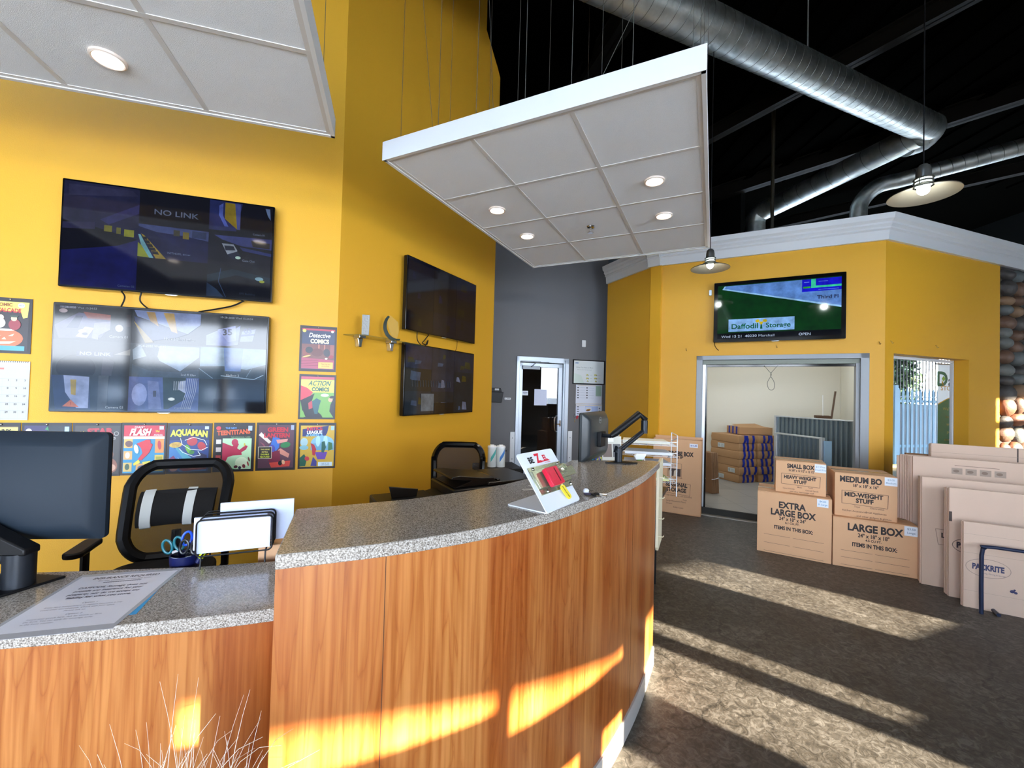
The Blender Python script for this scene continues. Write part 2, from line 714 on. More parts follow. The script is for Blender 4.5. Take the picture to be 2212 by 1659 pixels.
b = MB()
b.box(-9, 14, -2.3, 14.5, ROOF, ROOF + 0.1, M_BLACKC)  # carried on past the room, unseen, to shade the fence and trees outside
for i in range(46):     # ribs of the roof deck
    x = -8.5 + i * 0.5
    b.box(x, x + 0.12, -2.3, 10.2, ROOF - 0.05, ROOF, M_BLACKC)
ceiling = struct(b.build('ceiling', M_BLACKC, smooth=False))


def beam(p, q, wd, ht, idx):
    p, q = Vector(p), Vector(q)
    d = q - p
    L = d.length
    M = Matrix.Translation(p) @ d.to_track_quat('X', 'Z').to_matrix().to_4x4()
    b = MB()
    b.box(0, L, -wd / 2, wd / 2, -0.02, 0.0, M_BEAM, M)
    b.box(0, L, -wd / 2, wd / 2, -ht, -ht + 0.02, M_BEAM, M)
    b.box(0, L, -0.01, 0.01, -ht, 0, M_BEAM, M)
    return struct(b.build('trim_%d' % idx, M_BEAM, smooth=False))


beam((-0.6, 12, ROOF), (3.6, -1.2, ROOF), 0.2, 0.32, 11)
beam((3.0, 13, ROOF), (13.0, 1.5, ROOF), 0.2, 0.32, 12)
beam((0.4, 13, ROOF - 0.3), (9.0, -1.0, ROOF - 0.3), 0.15, 0.25, 13)
beam((6.0, 13, ROOF - 0.3), (13.6, 5.5, ROOF - 0.3), 0.15, 0.25, 14)

wall_panel('wall_left', WL, [rect(-2.16, 0, 0, ROOF)], 0.12, M_YEL)
wall_panel('wall_angled', W2, [[(0, 0), (2.568, 0), (2.568, 5.88), (2.50, 5.96), (2.18, 6.25), (2.18, ROOF), (0, ROOF)]], 0.14, M_YEL)
wall_panel('wall_back', WG, [rect(-3.2, 0.0, 0, 4.6), rect(0.0, 0.93, 2.14, 4.6), rect(0.93, 1.655, 0, 4.6)], 0.14, M_GREY)
# yellow return wall from the grey wall to the pilaster
PA, PB = Vector((1.552, 6.945, 0)), Vector((1.948, 5.99, 0))
aa = atan2(PB.y - PA.y, PB.x - PA.x)
LA = (PB - PA).length
WA = (PA, aa)
wall_panel('wall_side', WA, [rect(0, LA, 0, 3.45)], 0.12, M_YEL)
b = MB().box(0, 0.155, 0, 0.2, 0, 3.45, M_YEL)
struct(b.build('wall_pilaster', M_YEL, loc=(1.948, 5.975, 0), rot=(0, 0, -0.80)))
S0 = -2.46
wall_panel('wall_screen', WT, [rect(S0, -1.956, 0, 3.45), rect(-1.956, -0.135, 2.103, 3.45), rect(-0.135, 0.0, 0, 3.45)], 0.14, M_YEL)
wall_panel('wall_right', WR, [rect(0.0, 0.154, 0, 3.45), rect(0.154, 1.64, 2.105, 3.45), rect(1.64, 2.34, 0, 3.45)], 0.14, M_YEL)

# cornice, profile swept along each run
PROF = [(0.0, 3.385), (0.035, 3.385), (0.045, 3.49), (0.065, 3.505), (0.06, 3.525), (0.085, 3.55), (0.08, 3.575), (0.11, 3.60), (0.12, 3.66), (0.0, 3.66)]


def cornice(idx, wl, s0, s1, m0=0.0, m1=0.0):
    n = len(PROF)
    vs = [(s0 - m0 * p[0], -p[0], p[1]) for p in PROF] + [(s1 + m1 * p[0], -p[0], p[1]) for p in PROF]
    fs = [tuple(range(n)), tuple(range(2 * n - 1, n - 1, -1))] + [((i + 1) % n, i, n + i, n + (i + 1) % n) for i in range(n)]
    b = MB().add(vs, fs, M_TRIM)
    b.box(s0, s1, 0, 0.14, 3.45, 3.66, M_TRIM)
    return struct(b.build('trim_%d' % idx, M_TRIM, loc=tuple(wl[0]), rot=(0, 0, wl[1]), smooth=False))


cornice(1, WA, 0.0, LA - 0.02, 0, 0.0)
cornice(2, (Vector((1.948, 5.975, 0)), -0.80), -0.03, 0.15, 0, 0)
cornice(3, WT, S0 + 0.02, 0.0, 0, math.tan(0.42))
cornice(4, WR, 0.0, 6.5, math.tan(0.42), 0)
# window and door linings
b = MB()
for (a0, a1, c0, c1) in ((-1.956, -1.88, 0.0, 2.103), (-0.215, -0.135, 0.0, 2.103), (-1.956, -0.135, 2.045, 2.103)):
    b.box(a0, a1, -0.004, 0.2, c0, c1)
o = struct(b.build('trim_6', mat('grey_frame_paint', '#8b8e91', 0.4, metal=0.2), loc=tuple(WT[0]), rot=(0, 0, WT[1]), bevel=0.003))

# storage room behind the screen wall
D_ = 3.2
n_ = Vector((0.479, 0.878, 0))
WB = (WT[0] + n_ * D_, -0.5)
CB = Vector((5.871, 7.468, 0))
sB = (CB - WB[0]).dot(Vector((cos(-0.5), sin(-0.5), 0)))
wall_panel('wall_storage_back', WB, [rect(-4.6, sB + 0.05, 0, 3.3)], 0.1, M_CREAM)
SA = Vector((4.30, 4.80, 0))
sda = atan2(CB.y - SA.y, CB.x - SA.x)
LS = (CB - SA).length
# unseen side wall slots, shaped to throw sun patches on the back wall
W_S = (SA, sda)
q1 = [(2.982, 1.40), (3.033, 1.30), (3.033, 2.06), (2.982, 1.78)]
q2 = [(3.043, 1.28), (3.066, 1.26), (3.066, 2.24), (3.043, 2.12)]
bb = MB()
bb.prism_y(rect(0.05, 2.982, 0, 3.3), 0, 0.02, M_CREAM)
bb.prism_y([(2.982, 0), (3.033, 0), (3.033, 1.30), (2.982, 1.40)], 0, 0.02, M_CREAM)
bb.prism_y([(2.982, 1.78), (3.033, 2.06), (3.033, 3.3), (2.982, 3.3)], 0, 0.02, M_CREAM)
bb.prism_y(rect(3.033, 3.043, 0, 3.3), 0, 0.02, M_CREAM)
bb.prism_y([(3.043, 0), (3.066, 0), (3.066, 1.26), (3.043, 1.28)], 0, 0.02, M_CREAM)
bb.prism_y([(3.043, 2.12), (3.066, 2.24), (3.066, 3.3), (3.043, 3.3)], 0, 0.02, M_CREAM)
bb.prism_y(rect(3.066, LS + 0.02, 0, 3.3), 0, 0.02, M_CREAM)
struct(bb.build('wall_storage_side', M_CREAM, loc=tuple(SA), rot=(0, 0, sda)))
# left end wall and ceiling of the storage room, its raised floor and step
e0 = on(WT, -2.3, 0, -0.3)
b = MB().box(0, 3.2, -0.05, 0.05, 0, 3.3, M_CREAM)
struct(b.build('wall_storage_left', M_CREAM, loc=tuple(on(WT, -2.35, 0, -0.16)), rot=(0, 0, -0.5 + pi / 2)))
b = MB()
b.prism([tuple(on(WT, -2.35, 0, -0.14))[:2], tuple(on(WT, -0.05, 0, -0.14))[:2], tuple(CB)[:2], tuple(on(WB, -2.8, 0))[:2]], 3.2, 3.26, M_CREAM)
struct(b.build('ceiling_storage', M_CREAM, smooth=False))
b = MB()
b.prism([tuple(on(WT, -1.96, 0, -0.02))[:2], tuple(on(WT, -0.13, 0, -0.02))[:2], tuple(CB)[:2], tuple(on(WB, -2.8, 0))[:2]], 0.0, 0.08, M_STILE)
struct(b.build('floor_storage', M_STILE, smooth=False))
b = MB().box(-1.96, -0.13, -0.012, 0.02, 0.0, 0.085)
struct(b.build('trim_7', mat('dark_rubber', '#26241f', 0.6), loc=tuple(WT[0]), rot=(0, 0, WT[1])))
b = MB().box(-1.96, -0.13, -0.10, -0.012, 0.0, 0.008)
struct(b.build('trim_8', mat('worn_metal_strip', '#a9a396', 0.35, metal=0.5), loc=tuple(WT[0]), rot=(0, 0, WT[1])))

# dark corridor behind the glass door and outer walls
M_DARK = mat('dim_corridor_paint', '#3c3a38', 0.7)
b = MB()
b.box(-0.6, 1.9, 3.0, 3.1, 0, 2.6, M_DARK)
b.box(-0.6, -0.5, 0.16, 3.0, 0, 2.6, M_DARK)
b.box(1.8, 1.9, 0.16, 3.0, 0, 2.6, M_DARK)
b.box(-0.6, 1.9, 0.16, 3.1, 2.6, 2.7, M_DARK)
struct(b.build('wall_corridor', M_DARK, loc=tuple(WG[0]), rot=(0, 0, WG[1]), smooth=False))
M_OUT = mat('dark_shell_paint', '#121312', 0.85, spec=0.1)
b = MB()
b.box(-9, 5.5, 12.9, 13.0, 0, ROOF, M_OUT)
b.box(5.5, 14, 14.4, 14.5, 3.4, ROOF, M_OUT)
b.box(5.5, 5.6, 10.2, 14.5, 0, ROOF, M_OUT)
b.box(-9.1, -9, -6, 13, 0, ROOF, M_OUT)
b.box(14, 14.1, 3.6, 7.8, 3.0, ROOF, M_OUT)  # left open below to let light onto the banner
b.box(14, 14.1, 7.8, 11.5, 0, ROOF, M_OUT)  # unseen stretch closed to keep the sun off the fence
b.box(14, 14.1, 11.5, 14.5, 3.0, ROOF, M_OUT)
struct(b.build('wall_outer', M_OUT, smooth=False))
# wall that closes the room at the left behind the desk area
b = MB().box(-0.1, 0, -8.5, 0.2, 0, ROOF, M_OUT)
struct(b.build('wall_left_return', mat('brown_wall_paint', '#3b2a20', 0.6), loc=tuple(on(WL, -2.17, 0)), rot=(0, 0, -0.36)))

# ------------------------------------------------------------------ front window wall behind the camera
M_MULL = mat('dark_bronze_mullion', '#2a2623', 0.4, metal=0.3)
HEAD = 3.2
bands = [(-9.0, -7.6, None), (-7.5, -6.1, 0.05), (-6.0, -4.6, 0.05), (-4.5, -3.1, 0.05), (-3.0, -1.6, 0.8), (-1.5, 0.28, 0.05), (1.50, 3.22, 0.8),
         (3.60, 4.20, 0.8), (4.28, 4.54, 1.0), (5.45, 6.13, 1.14), (10.58, 11.5, 0.4)]  # bay widths and sills shaped to land sun patches and light the room
b = MB()


def wbox(u0, u1, z0, z1, m, d0=-0.08, d1=0.08):
    p = [wwp(u0, 0, d0), wwp(u1, 0, d0), wwp(u1, 0, d1), wwp(u0, 0, d1)]
    b.prism([(q.x, q.y) for q in p], z0, z1, m)


M_FRONT = mat('dull_front_wall_paint', '#b9b2a4', 0.6)
wbox(-9.0, 13.5, HEAD, ROOF, M_OUT)
prev = -9.0
for (u0, u1, sill) in bands[1:]:
    if u0 > prev:
        wbox(prev, u0, 0, HEAD, M_FRONT if u0 - prev > 0.2 else M_MULL)
    wbox(u0, u1, 0, sill, M_FRONT)
    prev = u1
wbox(prev, 13.5, 0, HEAD, M_FRONT)
struct(b.build('wall_front', M_FRONT, smooth=False))
b = MB()
wbox(1.50, 2.24, 1.30, 1.61, M_MULL, -0.02, 0.02)
wbox(2.24, 3.22, 1.30, 1.525, M_MULL, -0.02, 0.02)      # transom bar, its depth set to trim the sun band on the counter
wbox(2.235, 2.275, 1.50, 3.2, M_MULL, -0.02, 0.02)
wbox(3.60, 4.20, 1.78, 1.84, M_MULL, -0.02, 0.02)
wbox(1.50, 2.51, 0.8, 1.30, M_FRONT, -0.03, 0.03)      # opaque panels added to break up the low sun on the counter
wbox(2.73, 2.92, 0.8, 1.30, M_FRONT, -0.03, 0.03)
wbox(10.58, 11.5, 2.78, 2.88, M_MULL, -0.02, 0.02)
struct(b.build('window_1', M_MULL, smooth=False))
b = MB()
p = [wwp(-9, 0, -4.34), wwp(4.2, 0, -4.34), wwp(5.9, 0, -4.84), wwp(7.2, 0, -4.66), wwp(8.0, 0, -4.62), wwp(10.2, 0, -4.62), wwp(10.2, 0, -0.08), wwp(-9, 0, -0.08)]  # outer edge jogged to place the sun band on the counter front
b.prism([(q.x, q.y) for q in p], 3.2, 3.4, mat('canopy_soffit', '#6a655c', 0.7))
struct(b.build('ceiling_canopy', None, smooth=False))

# ------------------------------------------------------------------ outdoors
M_GND = mat('pale_concrete_paving', '#d6d4ce', 0.85, var=0.08, vs=1.5)  # made this pale to bounce daylight up to the ceiling panels
b = MB().box(-90, 90, -90, 90, -0.3, -0.12, M_GND)
struct(b.build('ground', M_GND, smooth=False))

# opaque wall between the storage block and the right end, seen from outside only
b = MB().box(0, 6.2, -0.05, 0.05, 0, ROOF, M_OUT)
struct(b.build('wall_right_end', M_OUT, loc=tuple(on(WR, 7.3, 0)), rot=(0, 0, WR[1] - pi / 2)))

# stone wall: cobbles bedded in mortar
M_ST = [mat('river_stone_%s' % n, c, 0.6, bump=0.5, bs=25, var=0.2, vs=12) for n, c in
        (('brown', '#5e4433'), ('grey', '#565a58'), ('tan', '#7d6248'), ('dark', '#3c3835'), ('rust', '#6e4028'), ('slate', '#62645f'))]
b = MB()
b.box(2.34, 7.4, 0.02, 0.5, 0, 3.385, mat('stone_mortar', '#3d352f', 0.9, bump=0.6, bs=60))
rs = random.Random(3)
z = 0.08
while z < 3.25:
    h = rs.uniform(0.13, 0.21)
    s_ = 2.36
    while s_ < 4.6:
        w_ = rs.uniform(0.20, 0.34)
        b.ball((s_ + w_ / 2 + 0.01, 0.02, z + rs.uniform(-0.03, 0.03) + h * 0.5), w_ / 2 * rs.uniform(1.05, 1.2), rs.uniform(0.07, 0.11), h / 2 * rs.uniform(1.05, 1.3), rs.choice(M_ST), None, 12, 7)
        s_ += w_ + 0.008
    z += h
struct(b.build('wall_stone', None, loc=tuple(WR[0]), rot=(0, 0, WR[1])))

# ------------------------------------------------------------------ window in the right wall
r = thing('window_2', None, None, tuple(WR[0]), WR[1])
r['kind'] = 'structure'
b = MB()
for (a0, a1, c0, c1) in ((0.154, 0.215, 0.0, 2.105), (1.628, 1.64, 0.0, 2.105), (0.154, 1.64, 2.07, 2.105), (0.154, 1.64, 0.0, 0.09)):
    b.box(a0, a1, 0.142, 0.18, c0, c1)
b.build('window_frame', mat('white_window_frame', '#eef0f2', 0.4), r, bevel=0.004)
MB().box(0.215, 1.628, 0.16, 0.166, 0.09, 2.07).build('window_glass', M_PANE, r)

# ------------------------------------------------------------------ outdoors seen through the window on the right
def outp(px, Y, z):
    """point on the line of sight column px (given as direction ratio) at depth Y"""
    return (px * Y, Y, z)


M_FENCE = mat('blue_grey_fence_paint', '#8fb0c4', 0.5)
f = thing('palisade_fence', 'pale blue-grey steel palisade fence with pointed pales beyond the right window', 'fence', (0, 0, 0))
f0, f1 = Vector((9.2, 10.9, 0)), Vector((13.4, 11.9, 0))
dd = (f1 - f0)
LF = dd.length
af = atan2(dd.y, dd.x)
fr_ = thing('rail_frame', None, None)
bpy.data.objects.remove(fr_)
b = MB()
for zr in (0.35, 1.55):
    b.box(0, LF, -0.03, 0.0, zr, zr + 0.07)
b.build('rail', M_FENCE, f, loc=tuple(f0), rot=(0, 0, af))
pm = None
for i in range(27):
    x = i * 0.155
    if pm is None:
        b = MB()
        b.prism_y([(-0.035, -0.1), (0.035, -0.1), (0.035, 1.83), (0, 1.93), (-0.035, 1.83)], -0.045, -0.03)
        o = b.build('pale', M_FENCE, f, loc=tuple(f0 + dd.normalized() * x), rot=(0, 0, af))
        pm = o
    else:
        o = pm.copy()
        link(o, f)
        o.location = f0 + dd.normalized() * x
for i in range(2):
    x = 0.95 + i * 2.2
    b = MB().box(-0.06, 0.06, -0.08, 0.04, -0.12, 2.0)
    b.build('post', M_FENCE, f, loc=tuple(f0 + dd.normalized() * x), rot=(0, 0, af), bevel=0.005)
# block wall and yellow kerb behind the fence
b = MB().box(-3, 4.4, 0.6, 0.8, -0.12, 1.5)
o = b.build('block_wall', mat('grey_block_wall', '#8a8f92', 0.8, var=0.1, vs=2), None, loc=tuple(f0), rot=(0, 0, af))
tag(o, 'low grey block wall behind the pale blue palisade fence', 'wall')
b = MB().box(-3, 4.2, -0.9, -0.78, -0.12, 0.05)
o = b.build('kerb', mat('yellow_kerb_paint', '#c9b45a', 0.7), None, loc=tuple(f0), rot=(0, 0, af))
tag(o, 'yellow painted kerb in front of the palisade fence outside', 'kerb')
# dark tall railing with spikes further back
f2 = thing('iron_railing', 'dark upper iron railing in front of the hedge outside', 'fence', tuple(f0 + Vector((0.1, 1.1, 0))), af)
b = MB()
for zr in (1.7, 3.05):
    b.box(-0.6, 4.6, -0.015, 0.015, zr, zr + 0.04)
b.build('rail', M_BLK, f2)
pm = None
for i in range(40):
    if pm is None:
        pm = MB().prism_y([(-0.01, 1.5), (0.01, 1.5), (0.012, 3.2), (0, 3.3), (-0.012, 3.2)], -0.01, 0.01).build('bar', M_BLK, f2, loc=(-0.6, 0, 0))
    else:
        o = pm.copy()
        link(o, f2)
        o.location = (-0.6 + i * 0.13, 0, 0)


def foliage(name, label, c, rad, n, cols, seed, cat='tree', size=0.14):
    rr = random.Random(seed)
    b = MB()
    ms = [mat('leaf_' + q.strip('#'), q, 0.6) for q in cols]
    for i in range(n):
        th, ph = rr.uniform(0, 2 * pi), math.acos(rr.uniform(-1, 1))
        k = rr.uniform(0.55, 1.0)
        p = Vector((c[0] + rad[0] * k * sin(ph) * cos(th), c[1] + rad[1] * k * sin(ph) * sin(th), c[2] + rad[2] * k * cos(ph)))
        q = Matrix.Translation(p) @ Matrix.Rotation(rr.uniform(0, pi), 4, 'X') @ Matrix.Rotation(rr.uniform(0, pi), 4, 'Z')
        s = size * rr.uniform(0.5, 1.2)
        b.add([(-s, 0, 0), (0, -s * 0.4, 0.02), (s, 0, 0), (0, s * 0.4, 0.02)], [(0, 1, 2, 3)], rr.choice(ms), q)
    r = thing(name, label, cat, (c[0], c[1], -0.12))
    o = b.build('foliage', None, r, smooth=False)
    o.location = (-c[0], -c[1], 0.12)
    tr = MB()
    tr.tube([(0, 0, 0), (0.05, 0, c[2] * 0.5), (0, 0.05, c[2] * 0.95)], [0.12, 0.09, 0.05], 8)
    tr.build('trunk', mat('brown_bark', '#4a3a2c', 0.9), r)
    return r


foliage('hedge_tree', 'leafy dark green tree behind the palisade fence, left of the hanging banner', (11.6, 13.5, 2.2), (1.5, 0.7, 1.35), 3200, ['#3c5a36', '#53744a', '#7f9a62', '#25391f'], 5)
foliage('hedge_tree', 'conifer rising over the top of the green banner outside', (14.4, 16.2, 3.6), (1.3, 0.8, 1.6), 2200, ['#27402a', '#3f5c40', '#5c7a5e'], 6)
# pale blue roofed shed far behind
h = thing('shed', 'small building with pale blue corrugated roof above the outdoor fence', 'building', (15.0, 23.5, -0.12), 0.3)
MB().box(-3.2, 3.2, -2, 2, 0, 3.9).build('wall', mat('pale_shed_wall', '#cfd6da', 0.7), h)
b = MB()
b.prism_y([(-3.6, 3.9), (3.6, 3.9), (3.6, 4.1), (-3.6, 5.1)], -2.3, 2.3)
b.build('roof', mat('pale_blue_roof', '#7fb4d6', 0.5), h)

# hanging banner outside the window
bn = thing('hanging_banner', 'tall white and green storage banner hanging outside the right window', 'banner', (7.58, 7.46, 0.44), 0.10)
BW, BH = 0.86, 1.80


def cloth(c):
    def bld(n, p):
        t = N(n, 'ShaderNodeBsdfTranslucent')
        t.inputs['Color'].default_value = (*lin(c), 1)
        p.inputs['Base Color'].default_value = (*lin(c), 1)
        p.inputs['Roughness'].default_value = 0.7
        mx = N(n, 'ShaderNodeMixShader')
        mx.inputs[0].default_value = 0.6
        n.links.new(p.outputs[0], mx.inputs[1])
        n.links.new(t.outputs[0], mx.inputs[2])
        n.links.new(mx.outputs[0], n.nodes['Material Output'].inputs['Surface'])
    return node_mat('banner_cloth_' + c.strip('#'), bld)


b = MB().add([(0, 0, 0), (BW, 0, 0), (BW, 0, BH), (0, 0, BH)], [(0, 1, 2, 3)])
b.build('cloth', cloth('#e6ecee'), bn)
gcol = '#17745a'
lines = ["We've made it easy", 'to choose a size', 'with a 24 hour', 'protected and', 'environment here', 'UNIT SIZES', 'for rent']
sh = [('p', [(0, 0), (1, 0), (1, 0.76), (0.75, 0.735), (0.45, 0.70), (0.2, 0.65), (0, 0.60)], gcol),
      ('l', [(0, 0.606), (0.2, 0.656), (0.45, 0.706), (0.75, 0.741), (1, 0.766)], 0.018, '#d8a94a'),
      ('t', 'D', 0.10, 0.85, 0.20, '#1f6e5c', dict(b=0.03, sx=0.85)),
      ('t', 'affodil', 0.235, 0.835, 0.15, '#24424e', dict(b=0.015, a='LEFT', sx=0.8)),
      ('p', [(0.085, 0.86), (0.13, 0.89), (0.175, 0.86), (0.13, 0.83)], '#8fb84f'),
      ('p', [(0.085, 0.85), (0.125, 0.82), (0.125, 0.78), (0.085, 0.81)], '#e8b04a'),
      ('t', 'STORAGE', 0.44, 0.735, 0.06, '#d9b27c', dict(b=0.02, sx=1.05))]
sh[6] = ('t', 'STORAGE', 0.06, 0.765, 0.062, '#c99a62', dict(b=0.02, a='LEFT'))
for i, t in enumerate(lines):
    sh.append(('t', t, 0.46, 0.56 - i * 0.075, 0.042, '#d8c874' if i not in (5,) else '#cfe2dc', dict(b=0.01)))
sh = [tuple(cloth(q) if isinstance(q, str) and q.startswith('#') else q for q in t) for t in sh]
art('printing', bn, BW, BH, sh, y=0.0, step=0.0008)
MB().tube([(-0.03, 0.005, BH + 0.01), (BW + 0.03, 0.005, BH + 0.01)], 0.014, 8).build('top_rod', M_ALU, bn)
MB().tube([(BW / 2, 0.03, -0.54), (BW / 2, 0.03, BH)], 0.012, 8).build('pole', M_ALU, bn)
# buildings and trees across the street behind the camera (seen as reflections)
h = thing('bungalow', 'grey-blue bungalow across the street', 'building', (-6, -30, -0.12), 0.2)
MB().box(-14, 14, -3, 3, 0, 2.1).build('wall', mat('grey_blue_siding', '#6f7f8c', 0.7), h)
b = MB()
b.prism_y([(-14.6, 2.1), (14.6, 2.1), (13, 2.8), (-13, 2.8)], -3.5, 3.5)
b.build('roof', mat('grey_shingles', '#5d646b', 0.8), h)
for x in (-6, -1.5, 3.5):
    wn = MB().box(x, x + 1.6, 3.0, 3.04, 0.6, 1.4).build('window', mat('white_sash', '#e6e8ea', 0.5), h)
foliage('street_tree', 'dark fir across the street, left one', (-19, -40, 2.2), (2.2, 1.5, 1.8), 900, ['#27402a', '#3f5c40'], 8, size=0.4)
foliage('street_tree', 'dark fir across the street, right one', (10, -42, 2.4), (2.6, 1.5, 2.0), 900, ['#27402a', '#3f5c40'], 9, size=0.4)

# ------------------------------------------------------------------ reception counter
FR = [(-0.540, 0.982), (-0.430, 1.026), (-0.274, 1.095), (-0.080, 1.210), (0.111, 1.366), (0.302, 1.574), (0.476, 1.794), (0.670, 2.089), (0.864, 2.447)]
BK = [(-0.684, 1.358), (-0.583, 1.401), (-0.357, 1.514), (-0.181, 1.646), (-0.016, 1.801), (0.107, 1.958), (0.251, 2.155), (0.284, 2.328), (0.369, 2.492)]


def offset(path, d):
    out = []
    for i, p in enumerate(path):
        a = Vector(path[max(0, i - 1)])
        c = Vector(path[min(len(path) - 1, i + 1)])
        t = (c - a).normalized()
        out.append((p[0] - t.y * d, p[1] + t.x * d))
    return out


FS = [tuple(v)[:2] for v in smoothpts([(x, y, 0) for x, y in FR], 5)]
top = FS + [(0.897, 2.517), (0.855, 2.558)] + BK[::-1]
c1 = thing('reception_counter', 'tall curved reception counter with cherry wood front and speckled stone top', 'counter', (0, 0, 0))
FI = offset(FS, 0.012)
FT = offset(FS, 0.004)
BI = offset(BK, -0.02)
body = FI + [(0.864, 2.492), (0.839, 2.533)] + BI[::-1]
toe = FT + [(0.847, 2.468), (0.823, 2.509)] + BI[::-1]
b = MB().prism(body, 0.10, 1.12)
b.build('front_panel', M_WOOD, c1)
b = MB().prism(toe, 0.0, 0.10)
b.build('toe_kick', mat('pale_toe_kick', '#b9b5ae', 0.4), c1)
b = MB().prism(top, 1.12, 1.155)
b.build('counter_top', M_GRAN, c1, bevel=0.003)
for i in (9, 33):
    b = MB()
    p, q = Vector(FI[i]), Vector(FI[i + 1])
    t = (q - p).normalized()
    nrm = Vector((t.y, -t.x))
    a = p + nrm * 0.0008
    c = p + t * 0.0018 + nrm * 0.0008
    b.prism([(p.x, p.y), (a.x, a.y), (c.x, c.y), ((p + t * 0.0018).x, (p + t * 0.0018).y)], 0.10, 1.12)
    b.build('panel_seam', mat('dark_seam', '#4a2a18', 0.7), c1)

LF_ = [(-2.605, 0.972), (-2.170, 0.998), (-1.736, 1.055), (-1.348, 1.132), (-1.074, 1.195), (-0.848, 1.256), (-0.695, 1.309)]
LB_ = [(-2.605, 1.406), (-2.170, 1.441), (-1.591, 1.515), (-1.156, 1.584), (-0.919, 1.650), (-0.807, 1.676)]
LS_ = [tuple(v)[:2] for v in smoothpts([(x, y, 0) for x, y in LF_], 4)]
c2 = thing('low_counter', 'low left counter wing with cherry wood front and speckled stone top', 'counter', (0, 0, 0))
b = MB().prism(LS_ + [(-0.760, 1.476)] + LB_[::-1], 0.825, 0.864)
b.build('counter_top', M_GRAN, c2, bevel=0.003)
b = MB().prism(offset(LS_, 0.03) + [(-0.768, 1.476)] + offset(LB_, -0.03)[::-1], 0.10, 0.825)
b.build('front_panel', M_WOOD, c2)
b = MB().prism(offset(LS_, 0.05) + [(-0.768, 1.476)] + offset(LB_, -0.03)[::-1], 0.0, 0.10)
b.build('toe_kick', mat('pale_toe_kick', '#b9b5ae', 0.4), c2)

# cream pegged rack on the end of the counter
r = thing('pegged_display_rack', 'narrow cream pegged rack fixed to the far right end of the reception counter', 'rack', (0.8842, 2.5170, 0.6203), 1.14)
r.scale = (0.823,) * 3
M_IV = mat('ivory_plastic', '#d9d2b4', 0.45)
MB().prism_y([(0, 0.03), (0.03, 0), (0.30, 0), (0.30, 0.64), (0.05, 0.64), (0, 0.56)], -0.012, 0.006).build('back_board', M_IV, r)
pg = None
for i in range(4):
    for j in range(1):
        if pg is None:
            pg = MB().tube([(0, 0, 0), (0, -0.03, 0), (0, -0.035, 0.01)], 0.004, 6).build('peg', M_IV, r, loc=(0.04, -0.012, 0.1))
        else:
            o = pg.copy()
            link(o, r)
            o.location = (0.04 + j * 0.1, -0.012, 0.08 + i * 0.15)

# staff worktop behind the tall counter
wt = [(-0.83, 1.90), (-0.39, 1.66), (-0.20, 1.80), (-0.03, 1.95), (0.10, 2.10), (0.24, 2.30), (0.28, 2.46), (0.37, 2.66), (0.90, 2.70),
      (1.35, 3.60), (0.75, 3.75), (0.25, 3.70), (-0.05, 3.35), (-0.55, 3.05), (-1.0, 2.35)]
r = thing('staff_desk', 'dark staff desk running behind the tall counter', 'desk', (0, 0, 0))
MB().prism(wt, 0.74, 0.775).build('desk_top', mat('dark_desk_laminate', '#4a3a30', 0.4), r, bevel=0.002)
for (x, y) in ((-0.85, 2.3), (-0.5, 2.9), (0.3, 3.55), (1.2, 3.5), (0.5, 3.2)):
    MB().box(x - 0.025, x + 0.025, y - 0.025, y + 0.025, 0, 0.74).build('leg', M_BLK, r)

# ------------------------------------------------------------------ chairs
M_WSTR = mat('white_vinyl', '#c9cdca', 0.5)


